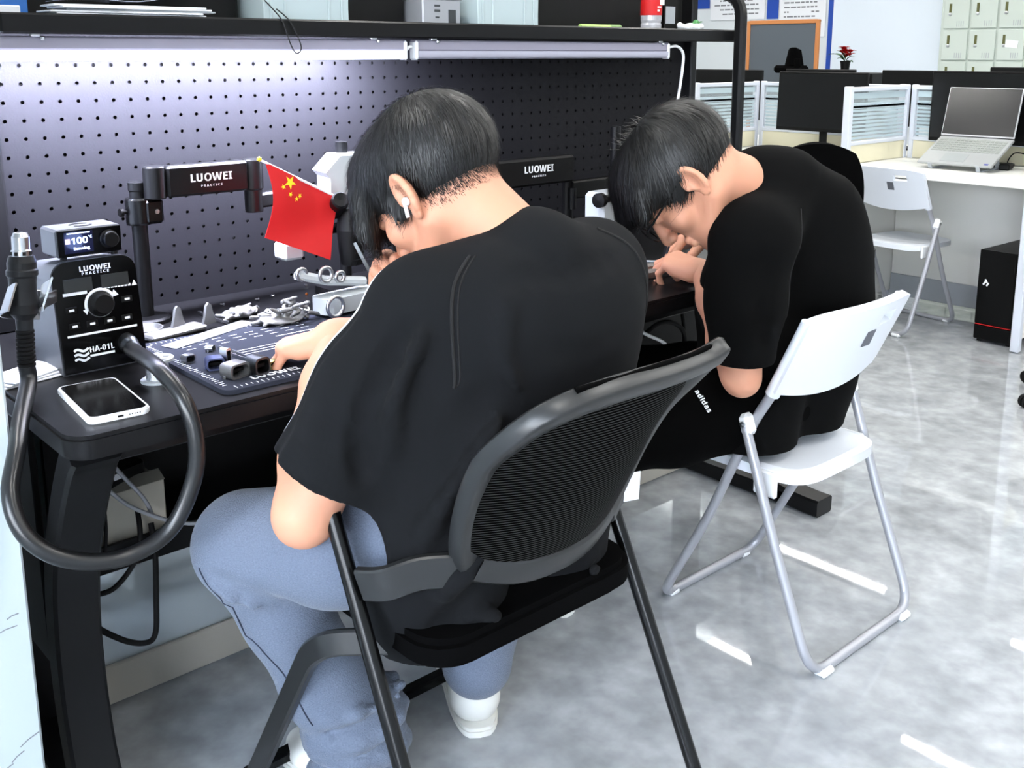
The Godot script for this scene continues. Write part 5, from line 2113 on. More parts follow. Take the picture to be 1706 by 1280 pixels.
func person_far() -> void:
	var o := thing("person", "person with glasses in an all-black outfit on the white folding chair", "person", Vector3(2.06, 0, -1.3))
	var shift := Transform3D(Basis(), -o.position)
	var s := 1.16
	var C := Vector3(1.752, 1.092, -1.40)
	var H := head_basis(0.66, 1.02, 0.0)
	var C7 := Vector3(1.945, 1.105, -1.34)
	var shL := Vector3(1.80, 0.975, -1.275)
	var shR := Vector3(2.13, 0.99, -1.43)
	var elL := Vector3(1.805, 0.672, -1.285)
	var wrL := Vector3(1.945, 0.845, -1.505)
	var elR := Vector3(2.27, 0.86, -1.64)
	var wrR := Vector3(2.11, 0.9, -1.635)
	var f := Field.new()
	head_field(f, C, H, s, C7 + Vector3(0, -0.05, -0.01))
	f.cap(C7 + Vector3(0, -0.08, 0), shL + Vector3(0.05, 0, 0), 0.05, 0.05, 0.03)
	var out := new_out()
	var b := bounds([C, C7], 0.2)
	f.mesh_into(out, b[0], b[1], 0.004)
	var g := Field.new()
	g.chain([shL, shL.lerp(elL, 0.5), elL], [0.055, 0.055, 0.042], 0.03)
	g.chain([elL + Vector3(0, -0.016, 0.004), elL.lerp(wrL, 0.28), elL.lerp(wrL, 0.7), wrL], [0.034, 0.047, 0.036, 0.03], 0.03)
	g.chain([shR, shR.lerp(elR, 0.5), elR], [0.055, 0.055, 0.042], 0.03)
	g.chain([elR, elR.lerp(wrR, 0.3), wrR], [0.042, 0.046, 0.03], 0.03)
	g.cap(shL, shR, 0.05, 0.05, 0.03)
	b = bounds([shL, elL, wrL], 0.08)
	g.mesh_into(out, b[0], b[1], 0.009)
	b = bounds([shR, elR, wrR], 0.08)
	g.mesh_into(out, b[0], b[1], 0.009)
	var h := Field.new()
	var fw := Vector3(-0.05, 0.12, -0.9).normalized()
	var tx := Vector3(0.95, 0.25, 0.0)
	tx = (tx - fw * fw.dot(tx)).normalized()
	var BL := Basis(tx, fw, tx.cross(fw))
	hand(h, wrL, BL, 1.1, [[0.5, 0.7, 0.4], [0.6, 0.8, 0.5], [0.7, 0.9, 0.5], [0.8, 0.9, 0.5]], [Vector3(0.5, 0.85, -0.4), Vector3(0.15, 0.9, -0.4), Vector3(-0.05, 1, -0.3)])
	b = bounds([wrL, wrL + fw * 0.1], 0.12)
	h.mesh_into(out, b[0], b[1], 0.0036)
	var h2 := Field.new()
	var fr := Vector3(-0.85, -0.1, -0.1).normalized()
	var tr2 := Vector3(-0.1, 0.35, 0.9)
	tr2 = (tr2 - fr * fr.dot(tr2)).normalized()
	var BR := Basis(tr2, fr, -tr2.cross(fr))
	hand(h2, wrR, BR, 1.12, [[0.55, 0.75, 0.45], [0.65, 0.85, 0.5], [0.9, 1.0, 0.6], [1.0, 1.1, 0.6]], [Vector3(0.45, 0.85, -0.35), Vector3(0.05, 0.9, -0.45), Vector3(-0.25, 0.9, -0.3)])
	b = bounds([wrR, wrR + fr * 0.1], 0.12)
	h2.mesh_into(out, b[0], b[1], 0.0036)
	var body := mesh_part("body", shifted(out, shift), M.skin, o)
	body.set_meta("label", "skin of head, neck, arms and hands")
	var P := func(x: float, y: float, z: float) -> Vector3:
		return C + H * (Vector3(x, y, z) * s)
	var hf := Field.new()
	hf.ell(P.call(0, 0.047, 0.02), H, Vector3(0.094, 0.094, 0.112) * s, 0.02)
	hf.ell(P.call(0, 0.075, -0.04), H, Vector3(0.086, 0.062, 0.08) * s, 0.03)
	hf.plane(P.call(0, -0.05, 0.1), H * Vector3(0, -0.94, -0.34), 0.01)
	hf.ell(P.call(0, -0.07, -0.08), H, Vector3(0.1, 0.1, 0.075) * s, 0.012, 1)
	for e in [-1.0, 1.0]:
		hf.ell(P.call(e * 0.102, -0.014, 0.014), H, Vector3(0.032, 0.046, 0.032) * s, 0.01, 1)
		hf.ell(P.call(e * 0.085, -0.06, 0.05), H, Vector3(0.03, 0.045, 0.045) * s, 0.012, 1)
		hf.cap(P.call(e * 0.077, 0.03, -0.03), P.call(e * 0.075, -0.004, -0.03), 0.01 * s, 0.004 * s, 0.01)
	for k in 9:
		var x := -0.07 + 0.0175 * k
		var p0: Vector3 = P.call(x, 0.08 - absf(x) * 0.3, -0.1 + x * x * 6.0)
		var p1 := p0 + (Vector3(0, -0.012, 0) + H * Vector3(0, -0.028, -0.008)) * s * (1.0 - 0.2 * sin(k * 1.7))
		hf.chain([p0, p0.lerp(p1, 0.5) + H * Vector3(0, 0.004, -0.012), p1], [0.022 * s, 0.017 * s, 0.004 * s], 0.014)
	var ho := new_out()
	b = bounds([C], 0.24)
	hf.mesh_into(ho, b[0], b[1], 0.005)
	var hair := mesh_part("hair", shifted(ho, shift), M.hair_black, o)
	var st := mb()
	rng.seed = 29
	strands(st, ho, hf, P.call(0.0, 0.135, 0.03), Vector3(0, -1, 0), 6000, 0.042, 0.002, rng, 0.008, func(p): return true)
	# a few hairs that stand up at the whorl
	for k in 60:
		var r0: Vector3 = P.call(rng.randf_range(-0.03, 0.03), 0.135, rng.randf_range(-0.02, 0.05))
		var d: Vector3 = (H * Vector3(rng.randf_range(-0.7, 0.5), rng.randf_range(0.5, 1), rng.randf_range(-0.8, 0.2))).normalized()
		var sd := d.cross(Vector3(0.5, 0.1, 0.8)).normalized() * 0.0012
		tri(st, r0 - sd, r0 + sd, r0 + d * rng.randf_range(0.02, 0.045), Vector3.UP, Vector3.UP, Vector3.UP)
	hair_mesh("strand", st, M.hair_strand_black, hair, shift)
	# glasses
	st = mb()
	for e in [-1.0, 1.0]:
		var pts := [P.call(e * 0.085, 0.02, 0.0), P.call(e * 0.083, 0.018, -0.05), P.call(e * 0.074, 0.016, -0.115)]
		a_tube(st, moved(pts, shift), 0.0024, 8)
		var ring := []
		for k in 21:
			var a := TAU * k / 20.0
			ring.append(P.call(e * 0.036 + cos(a) * 0.026, 0.008 + sin(a) * 0.02, -0.122))
		a_tube(st, moved(ring, shift), 0.0018, 6)
	a_tube(st, moved([P.call(-0.01, 0.012, -0.123), P.call(0.0, 0.016, -0.125), P.call(0.01, 0.012, -0.123)], shift), 0.002, 6)
	part("glasses", st, M.black_plastic, o, "thin dark-rimmed glasses")
	# shirt
	var t := Field.new()
	var ax := Vector3(0.906, 0, 0.423)
	for q in [-0.1, 0.1]:
		t.chain([Vector3(2.05, 0.47, -1.36) + Vector3(q * 1.0, 0, 0), Vector3(2.065, 0.6, -1.365) + Vector3(q * 1.0, 0, q * 0.1), Vector3(2.075, 0.78, -1.36) + ax * q, Vector3(2.05, 0.93, -1.35) + ax * q * 0.8], [0.115, 0.118, 0.11, 0.1], 0.06)
	t.ell(Vector3(2.06, 0.92, -1.32), Basis(Vector3.UP, -0.44) * Basis(Vector3.FORWARD, 0.5), Vector3(0.185, 0.155, 0.12), 0.06)
	t.cap(C7 + Vector3(0.03, -0.045, 0.02), shL + Vector3(0.03, -0.005, 0.01), 0.075, 0.075, 0.05)
	t.cap(C7 + Vector3(0.03, -0.045, 0.01), shR + Vector3(-0.03, -0.005, 0.0), 0.075, 0.075, 0.05)
	t.cap(C7 + Vector3(0.06, -0.035, 0.02), C7 + Vector3(0.14, -0.1, 0.04), 0.07, 0.1, 0.05)
	t.ball(C7 + Vector3(-0.012, -0.035, -0.008), 0.088, 0.03)
	var hemL := shL.lerp(elL, 0.86)
	t.chain([shL, shL.lerp(elL, 0.45), hemL + Vector3(0, -0.04, 0)], [0.088, 0.078, 0.07], 0.05)
	var hemR := shR.lerp(elR, 0.8)
	t.chain([shR, hemR], [0.085, 0.072], 0.05)
	t.fold([Vector3(1.87, 0.93, -1.2), Vector3(1.9, 0.84, -1.19), Vector3(1.96, 0.74, -1.19)], 0.02, -0.01)
	t.fold([Vector3(1.92, 0.96, -1.19), Vector3(1.98, 0.9, -1.17), Vector3(2.0, 0.84, -1.17)], 0.02, 0.01)
	t.fold([Vector3(2.0, 0.7, -1.17), Vector3(2.12, 0.66, -1.16), Vector3(2.22, 0.66, -1.18)], 0.02, -0.008)
	t.fold([Vector3(1.98, 0.62, -1.17), Vector3(2.1, 0.57, -1.16), Vector3(2.22, 0.58, -1.18)], 0.02, 0.008)
	t.fold([Vector3(1.76, 0.93, -1.2), Vector3(1.75, 0.84, -1.21), Vector3(1.78, 0.76, -1.22)], 0.018, -0.007)
	t.plane(Vector3(2.07, 0.46, -1.3), Vector3(0, -1, 0.0))
	t.ell(hemL + Vector3(0, -0.085, 0), Basis(), Vector3(0.12, 0.085, 0.12), 0.012, 1)
	t.cap(C7 + (C - C7).normalized() * 0.158 + Vector3(0, -0.012, 0), C + Vector3(0, -0.03, 0), 0.084, 0.085, 0.008, 1)
	var to := new_out()
	b = bounds([Vector3(2.07, 0.46, -1.3), shL, shR, elL, hemR, C7], 0.17)
	t.mesh_into(to, b[0], b[1], 0.008)
	var shirt := mesh_part("shirt", shifted(to, shift), M.shirt_black, o)
	st = mb()
	seam(st, t, [Vector3(1.9, 1.03, -1.23), Vector3(1.86, 0.97, -1.2), Vector3(1.87, 0.88, -1.18), Vector3(1.9, 0.82, -1.19)], 0.002)
	shift_part("seam", st, M.seam, shirt, shift)
	# trousers
	var j := Field.new()
	var hpL := Vector3(1.95, 0.545, -1.37)
	var hpR := Vector3(2.13, 0.545, -1.37)
	var knL := Vector3(1.59, 0.53, -1.475)
	var knR := Vector3(1.9, 0.54, -1.74)
	var anL := Vector3(1.64, 0.1, -1.72)
	var anR := Vector3(1.83, 0.1, -1.92)
	j.cap(hpL, hpR, 0.105, 0.105, 0.05)
	j.chain([hpL, hpL.lerp(knL, 0.55), knL], [0.105, 0.1, 0.085], 0.03)
	j.chain([knL, knL.lerp(anL, 0.4), anL], [0.08, 0.075, 0.065], 0.03)
	j.chain([hpR, hpR.lerp(knR, 0.55), knR], [0.105, 0.095, 0.078], 0.03)
	j.chain([knR, knR.lerp(anR, 0.4), anR], [0.076, 0.072, 0.065], 0.03)
	j.plane(Vector3(0, 0.05, 0), Vector3.DOWN)
	var jo := new_out()
	b = bounds([hpL, hpR, knL, knR, anL, anR], 0.14)
	j.mesh_into(jo, b[0], b[1], 0.01)
	var tro := mesh_part("trousers", shifted(jo, shift), M.trousers_black, o)
	# white lettering printed down the thigh
	var mid := Vector3(1.75, 0.6, -1.35)
	var sp: Array = j.settle(mid, 0.003)
	var nn: Vector3 = sp[1]
	var dirv := (Vector3(0.15, -1, 0.1) - nn * nn.dot(Vector3(0.15, -1, 0.1))).normalized()
	var txt := lettering("adidas", 0.013, 0.0012)
	var lt := mesh_part("lettering", txt[0], M.print_white, tro)
	lt.transform = Transform3D(Basis(dirv, nn.cross(dirv), nn), (sp[0] as Vector3) + shift.origin)
	shoe(o, anL + Vector3(0.0, -0.1, 0.06) + shift.origin, Vector3(-0.2, 0, -0.95), 1.0)
	shoe(o, anR + Vector3(0.03, -0.1, 0.06) + shift.origin, Vector3(-0.75, 0, -0.6), 1.0)

# ---------------------------------------------------------------- things on the bench
func bench_things() -> void:
	M.case_grey = mat(Color(0.3, 0.31, 0.33), 0.42, 0.1)
	M.mat_grey = mat(Color(0.19, 0.2, 0.235), 0.8)
	M.mat_grey.metallic_specular = 0.1
	M.lcd = mat(Color(0.13, 0.14, 0.14), 0.3)
	M.scrap = bumpy(mat(Color(0.5, 0.5, 0.5), 0.42, 0.8), noise_tex(0.06, 41, 3, 5.0), 0.8, 14.0)
	M.pcb = mat(Color(0.05, 0.16, 0.1), 0.45)
	M.copper = mat(Color(0.72, 0.45, 0.25), 0.35, 0.9)
	air_station()
	hot_air_gun()
	controller_box()
	phone()
	swivel_arm("swivel arm with white lettering on a post beside the hot air station", Vector3(0.835, 0.8, -2.12), 1.0)
	swivel_arm_far()
	flag()
	microscope("white and black microscope head between the flag and the nearer person's hair", 0)
	microscope("white and black microscope head beside the farther person's face", 1)
	mat_and_parts()
	far_work()
	papers_on_bench()

func air_station() -> void:
	# faceplate leans back a little; the box behind it is grey with a rounded top
	var o := thing("hot_air_station", "black-faced hot air rework station with a round dial and two displays", "rework station", Vector3(0.645, 0.8, -1.835), 0.03)
	var w := 0.152
	var h := 0.203
	var B := Basis(Vector3.RIGHT, -0.12)
	var poly := PackedVector2Array()
	for q in [[-1, 0.0, 0], [1, 0.0, 0], [1, 1.0, 1], [-1, 1.0, 1]]:
		if q[2] == 0:
			poly.append(Vector2(q[0] * w / 2, 0.0))
		else:
			for k in 7:
				var a: float = PI / 2 * k / 6.0 + (0.0 if q[0] > 0 else PI / 2)
				poly.append(Vector2(q[0] * (w / 2 - 0.028) + cos(a) * 0.028, h - 0.028 + sin(a) * 0.028))
	var st := mb()
	a_ext(st, Transform3D(B, B * Vector3(0, 0, -0.07)), poly, 0.13, true)
	part("case", st, M.case_grey, o)
	var face := PackedVector2Array()
	for p in poly:
		face.append(Vector2(p.x * 0.97, 0.004 + p.y * 0.975))
	st = mb()
	a_ext(st, Transform3D(B, B * Vector3(0, 0, -0.003)), face, 0.008, true)
	var fp := part("faceplate", st, M.black_gloss, o)
	var z := 0.0015
	var on := func(x: float, y: float) -> Transform3D:
		return Transform3D(B, B * Vector3(x, y, z))
	put_text("LUOWEI", 0.0092, M.print_white, fp, on.call(0.0, 0.186), 1.15)
	put_text("P R A C T I C E", 0.0024, M.print_white, fp, on.call(0.0, 0.1775), 1.2)
	for s in [-1, 1]:
		st = mb()
		a_box(st, on.call(s * 0.033, 0.159), Vector3(0.05, 0.024, 0.0012), 0.0004)
		part("display", st, M.lcd, o)
	st = mb()
	a_box(st, on.call(-0.04, 0.1445), Vector3(0.042, 0.0055, 0.0006), 0.0)
	part("print_bar", st, M.print_white, fp)
	st = mb()
	for k in 9:
		a_box(st, on.call(0.008 + k * 0.0062, 0.1465), Vector3(0.0048, 0.0012 + 0.0004 * k, 0.0006), 0.0)
	tri(st, on.call(0.062, 0.144) * Vector3.ZERO, on.call(0.072, 0.144) * Vector3.ZERO, on.call(0.067, 0.154) * Vector3.ZERO, B.z, B.z, B.z)
	part("print_scale", st, M.print_white, fp)
	# dial with an arrow ring
	st = mb()
	a_lathe(st, Transform3D(B * Basis(Vector3.RIGHT, PI / 2), B * Vector3(0.002, 0.12, z)), [Vector2(0.023, 0), Vector2(0.023, 0.002), Vector2(0.0205, 0.003), Vector2(0.019, 0.016), Vector2(0.0165, 0.0185), Vector2(0.0, 0.0185)], 28)
	part("knob", st, M.black_plastic, o)
	st = mb()
	var arc := []
	for k in 25:
		var a := deg_to_rad(195.0 - 165.0 * k / 24.0)
		arc.append(B * Vector3(0.002 + cos(a) * 0.0265, 0.12 + sin(a) * 0.0265, z))
	a_bar(st, arc, 0.0045, 0.0008, (arc[0] - B * Vector3(0.002, 0.12, z)), 0.0003)
	tri(st, B * Vector3(0.021, 0.128, z), B * Vector3(0.036, 0.131, z), B * Vector3(0.028, 0.142, z), B.z, B.z, B.z)
	tri(st, B * Vector3(-0.03, 0.113, z), B * Vector3(-0.02, 0.113, z), B * Vector3(-0.024, 0.104, z), B.z, B.z, B.z)
	part("print_arrow", st, M.print_white, fp)
	st = mb()
	var ring := []
	for k in 33:
		ring.append(B * Vector3(0.002 + cos(TAU * k / 32) * 0.0238, 0.12 + sin(TAU * k / 32) * 0.0238, z))
	a_tube(st, ring, 0.0009, 6)
	part("knob_ring", st, M.steel, o)
	# buttons with small white signs
	for q in [[-0.05, 0.116], [0.05, 0.121], [-0.048, 0.087], [-0.017, 0.087], [0.014, 0.087], [0.046, 0.087]]:
		st = mb()
		a_box(st, on.call(q[0], q[1]), Vector3(0.02, 0.0115, 0.003), 0.001)
		var bt := part("button", st, M.black_plastic, o)
		st = mb()
		a_box(st, on.call(q[0], q[1]) * Transform3D(Basis(), Vector3(0, 0, 0.0017)), Vector3(0.009, 0.004, 0.0004), 0.0)
		part("sign", st, M.print_white, bt)
	st = mb()
	a_box(st, on.call(0.0, 0.07), Vector3(0.125, 0.0038, 0.0006), 0.0)
	part("print_line", st, M.print_white, fp)
	for k in 3:
		st = mb()
		var wv := []
		for i in 9:
			wv.append(B * Vector3(-0.055 + 0.0032 * i, 0.043 - k * 0.0085 + 0.0022 * sin(i * 0.9), z))
		a_bar(st, wv, 0.0045, 0.0008, Vector3.UP, 0.0002)
		part("print_wave", st, M.print_white, fp)
	put_text("HA-01L", 0.0098, M.print_white, fp, on.call(-0.006, 0.041), 1.0)
	st = mb()
	a_box(st, on.call(-0.006, 0.03), Vector3(0.044, 0.004, 0.0006), 0.0)
	part("print_bar", st, M.print_white, fp)
	# hose socket
	st = mb()
	a_lathe(st, Transform3D(B * Basis(Vector3.RIGHT, PI / 2 + 0.35), B * Vector3(0.04, 0.042, 0.0)), [Vector2(0.017, -0.01), Vector2(0.017, 0.012), Vector2(0.0145, 0.02), Vector2(0.0125, 0.042), Vector2(0.0, 0.042)], 20)
	part("hose_socket", st, M.dark_steel, o)
	# cradle for the gun on the left side
	st = mb()
	a_bar(st, [Vector3(-0.07, 0.145, -0.02), Vector3(-0.1, 0.145, 0.01), Vector3(-0.12, 0.15, 0.055)], 0.022, 0.004, Vector3.UP, 0.001)
	var a0 := Vector3(-0.152, 0.165, 0.078)
	for q in [0, 1]:
		var sg := 1.0 if q == 0 else -1.0
		a_bar(st, curve([Vector3(-0.122, 0.15, 0.056), a0 + Vector3(0.026 * sg, 0.0, -0.012), a0 + Vector3(0.03 * sg, 0.012, 0.012), a0 + Vector3(0.027 * sg, 0.016, 0.024)], 4), 0.05, 0.003, Vector3.UP, 0.001)
	part("cradle", st, M.steel, o)
	for x in [-0.05, 0.05]:
		for zz in [-0.02, -0.12]:
			st = mb()
			a_lathe(st, Transform3D(Basis(), Vector3(x, -0.002, zz)), [Vector2(0.009, 0), Vector2(0.009, 0.008), Vector2(0, 0.008)], 10)
			part("foot", st, M.rubber, o)

func hot_air_gun() -> void:
	var o := thing("hot_air_gun", "grey hot air gun with a steel nozzle standing in the cradle, black hose looping down", "hot air gun", Vector3(0.49, 0.8, -1.755))
	var ax := Vector3(0.06, 1, -0.04).normalized()
	var B := basis_y(ax).scaled(Vector3.ONE * 0.87)
	var base := Vector3(0.0, 0.118, 0.0)
	var T := Transform3D(B, base)
	var st := mb()
	a_lathe(st, T, [Vector2(0.0, -0.002), Vector2(0.0145, -0.002), Vector2(0.0155, 0.02), Vector2(0.025, 0.032), Vector2(0.0265, 0.05), Vector2(0.024, 0.075), Vector2(0.0245, 0.1), Vector2(0.0275, 0.104), Vector2(0.0275, 0.113), Vector2(0.0255, 0.116), Vector2(0.0255, 0.128), Vector2(0.022, 0.14), Vector2(0.0, 0.14)], 26)
	part("handle", st, M.grey_plastic, o)
	st = mb()
	for k in 9:
		a_lathe(st, T, [Vector2(0.0135, -0.07 + k * 0.008), Vector2(0.0165, -0.069 + k * 0.008), Vector2(0.0165, -0.0645 + k * 0.008), Vector2(0.0135, -0.0635 + k * 0.008)], 18)
	a_lathe(st, T, [Vector2(0.0, -0.074), Vector2(0.014, -0.074), Vector2(0.0142, 0.0), Vector2(0.0, 0.0)], 18)
	part("strain_relief", st, M.rubber, o)
	st = mb()
	a_lathe(st, T, [Vector2(0.0175, 0.138), Vector2(0.0175, 0.15), Vector2(0.0155, 0.152), Vector2(0.0155, 0.175), Vector2(0.012, 0.183), Vector2(0.009, 0.184), Vector2(0.009, 0.17)], 22)
	part("nozzle", st, M.steel, o)
	st = mb()
	for k in 8:
		var a := TAU * k / 8
		a_box(st, T * Transform3D(Basis(Vector3.UP, a), Vector3(cos(a) * 0.0178, 0.145, -sin(a) * 0.0178)), Vector3(0.001, 0.007, 0.006), 0.0)
	part("air_slot", st, M.hole, o)
	# hose: from the grip down, round in a wide loop in front of the bench, up to the socket
	st = mb()
	var pts := [T * Vector3(0, -0.07, 0), T * Vector3(0.0, -0.1, 0.006)]
	for q in [[0.45, 0.795, -1.68], [0.423, 0.765, -1.62], [0.397, 0.72, -1.575], [0.4, 0.67, -1.545], [0.43, 0.63, -1.525], [0.48, 0.605, -1.51], [0.54, 0.6, -1.5], [0.6, 0.628, -1.49], [0.637, 0.701, -1.48], [0.645, 0.77, -1.478], [0.638, 0.83, -1.5], [0.632, 0.862, -1.56], [0.64, 0.864, -1.64], [0.658, 0.852, -1.73], [0.675, 0.84, -1.795]]:
		pts.append(Vector3(q[0], q[1], q[2]) - o.position)
	a_tube(st, curve(pts, 8), 0.0132, 16)
	part("hose", st, M.hose, o)

func controller_box() -> void:
	var o := thing("temperature_controller", "small grey box with a lit blue screen reading 100 on top of the station", "controller", Vector3(0.64, 1.004, -1.865), 0.03)
	var st := mb()
	bx(st, Vector3(0, 0.029, -0.03), Vector3(0.116, 0.05, 0.075), 0.004)
	part("case", st, M.case_grey, o)
	st = mb()
	bx(st, Vector3(0, 0.029, 0.0085), Vector3(0.112, 0.046, 0.003), 0.001)
	part("faceplate", st, M.black_gloss, o)
	# the screen: printed letters glow on dark blue
	var scr := StandardMaterial3D.new()
	scr.albedo_color = Color(0.01, 0.01, 0.02)
	scr.roughness = 0.2
	scr.emission_enabled = true
	scr.emission = Color(0.05, 0.08, 0.3)
	scr.emission_energy_multiplier = 0.6
	st = mb()
	bx(st, Vector3(-0.02, 0.03, 0.0104), Vector3(0.05, 0.038, 0.001), 0.0003)
	var sc := part("screen", st, scr, o)
	var lit := glow(Color(0.75, 0.85, 1.0), 1.6)
	var lit_red := glow(Color(1.0, 0.1, 0.15), 1.0)
	put_text("100", 0.0115, lit, sc, Transform3D(Basis(), Vector3(-0.019, 0.033, 0.0112)), 1.15)
	put_text("°C", 0.004, lit, sc, Transform3D(Basis(), Vector3(0.0, 0.038, 0.0112)), 1.0)
	put_text("Running", 0.0052, lit, sc, Transform3D(Basis(), Vector3(-0.016, 0.019, 0.0112)), 1.0)
	st = mb()
	bx(st, Vector3(-0.0395, 0.033, 0.0111), Vector3(0.008, 0.009, 0.0004), 0.0)
	part("warning_sign", st, lit_red, sc)
	st = mb()
	bx(st, Vector3(-0.02, 0.0465, 0.0111), Vector3(0.04, 0.002, 0.0004), 0.0)
	part("screen_bar", st, lit, sc)
	var l := OmniLight3D.new()
	l.name = "screen_light"
	l.light_color = Color(0.6, 0.7, 1.0)
	l.light_energy = 0.004
	l.light_size = 0.02
	l.omni_range = 4.0
	l.omni_attenuation = 2.0
	l.shadow_enabled = true
	o.add_child(l)
	l.position = Vector3(-0.02, 0.03, 0.03)
	st = mb()
	a_lathe(st, Transform3D(Basis(Vector3.RIGHT, PI / 2), Vector3(0.033, 0.03, 0.01)), [Vector2(0.0165, 0), Vector2(0.0165, 0.002), Vector2(0.0145, 0.003), Vector2(0.0138, 0.013), Vector2(0.012, 0.0145), Vector2(0, 0.0145)], 24)
	part("knob", st, M.black_plastic, o)
	# two curved arrows printed on the lid
	st = mb()
	for s in [0, 1]:
		var arc := []
		for k in 11:
			var a: float = PI * s + deg_to_rad(20.0 + 125.0 * k / 10.0)
			arc.append(Vector3(cos(a) * 0.017, 0.0546, -0.03 + sin(a) * 0.017))
		a_bar(st, arc, 0.005, 0.0008, arc[0] - Vector3(0, 0.0546, -0.03), 0.0002)
	part("print_ring", st, M.black_plastic, o)
	for x in [-0.045, 0.045]:
		for z in [0.0, -0.06]:
			st = mb()
			a_lathe(st, Transform3D(Basis(), Vector3(x, -0.001, z)), [Vector2(0.006, 0), Vector2(0.006, 0.006), Vector2(0, 0.006)], 10)
			part("foot", st, M.rubber, o)

func phone() -> void:
	var o := thing("phone", "phone with a white rim and black screen lying at the bench corner", "phone", Vector3(0.569, 0.8, -1.655), -0.085)
	var flat := Basis(Vector3(1, 0, 0), Vector3(0, 0, 1), Vector3(0, -1, 0))
	var st := mb()
	for l in [[0.0015, 0.094, 0.003], [0.0055, 0.096, 0.006], [0.0095, 0.094, 0.002]]:
		a_ext(st, Transform3D(flat, Vector3(0, l[0], 0)), rounded_rect(l[1], l[1] + 0.1, 0.013, 6), l[2], true)
	part("body", st, M.white_plastic, o)
	st = mb()
	a_ext(st, Transform3D(flat, Vector3(0, 0.0108, 0)), rounded_rect(0.087, 0.186, 0.011, 6), 0.001, true)
	part("screen", st, M.black_gloss, o)
	st = mb()
	bx(st, Vector3(0, 0.0055, 0.0982), Vector3(0.009, 0.003, 0.0006), 0.0)
	for k in 5:
		bx(st, Vector3(0.014 + k * 0.004, 0.0055, 0.0982), Vector3(0.0016, 0.0016, 0.0006), 0.0)
	part("port", st, M.hole, o)

func swivel_arm(label: String, at: Vector3, k: float) -> void:
	var o := thing("swivel_arm", label, "swivel arm", at)
	var st := mb()
	a_lathe(st, Transform3D(), [Vector2(0.05, 0), Vector2(0.05, 0.008), Vector2(0.044, 0.012), Vector2(0.016, 0.014), Vector2(0.016, 0.28), Vector2(0.018, 0.282), Vector2(0.018, 0.298), Vector2(0.014, 0.3), Vector2(0, 0.3)], 24)
	part("pole", st, M.black_metal, o)
	st = mb()
	a_lathe(st, Transform3D(Basis(), Vector3(0, 0.21, 0)), [Vector2(0.0, 0), Vector2(0.025, 0.0), Vector2(0.026, 0.004), Vector2(0.026, 0.052), Vector2(0.024, 0.056), Vector2(0.0, 0.056)], 24)
	a_box(st, Transform3D(Basis(), Vector3(0.024, 0.237, 0.01)), Vector3(0.04, 0.052, 0.036), 0.006)
	part("collar", st, M.chair_tube, o)
	st = mb()
	a_lathe(st, Transform3D(basis_y(Vector3(-1, 0, 0.1)), Vector3(-0.024, 0.238, 0)), [Vector2(0.004, 0), Vector2(0.004, 0.008), Vector2(0.009, 0.009), Vector2(0.009, 0.016), Vector2(0, 0.017)], 8)
	part("clamp_knob", st, M.black_plastic, o)
	st = mb()
	a_lathe(st, Transform3D(basis_y(Vector3(0.1, 0, 1)), Vector3(0.028, 0.237, 0.028)), [Vector2(0.005, 0), Vector2(0.005, 0.001), Vector2(0, 0.0012)], 10)
	part("bolt", st, M.steel, o)
	# long first arm: a flat box with rounded ends that turns on the collar
	var dir := Vector3(1, 0, -0.02).normalized()
	var A := Vector3(0.03, 0.297, 0.02)
	var L := 0.225
	var B := Basis(dir, Vector3.UP, dir.cross(Vector3.UP))
	st = mb()
	a_box(st, Transform3D(B, A + dir * L / 2), Vector3(L - 0.04, 0.066, 0.04), 0.005)
	a_lathe(st, Transform3D(Basis(), A + Vector3(0, -0.034, 0)), [Vector2(0.0, 0), Vector2(0.021, 0), Vector2(0.023, 0.003), Vector2(0.023, 0.065), Vector2(0.021, 0.068), Vector2(0, 0.068)], 24)
	a_lathe(st, Transform3D(Basis(), A + dir * L + Vector3(0, -0.034, 0)), [Vector2(0.0, 0), Vector2(0.021, 0), Vector2(0.023, 0.003), Vector2(0.023, 0.065), Vector2(0.021, 0.068), Vector2(0, 0.068)], 24)
	var arm := part("arm", st, M.black_metal, o)
	put_text("LUOWEI", 0.0165, M.print_white, arm, Transform3D(B, A + dir * L * 0.52 + Vector3(0, 0.004, 0) + B.z * 0.0203), 1.1)
	put_text("P R A C T I C E", 0.0044, M.print_white, arm, Transform3D(B, A + dir * L * 0.52 + Vector3(0, -0.0135, 0) + B.z * 0.0203), 1.2)
	st = mb()
	a_lathe(st, Transform3D(Basis(), A + dir * L + Vector3(0, -0.085, 0)), [Vector2(0, 0), Vector2(0.019, 0), Vector2(0.02, 0.003), Vector2(0.02, 0.05), Vector2(0, 0.05)], 22)
	var d2 := Vector3(1, 0, -0.25).normalized()
	a_bar(st, [A + dir * L + Vector3(0, -0.06, 0), A + dir * L + d2 * 0.2 + Vector3(0, -0.06, 0)], 0.034, 0.034, Vector3.UP, 0.005)
	part("second_arm", st, M.black_metal, o)

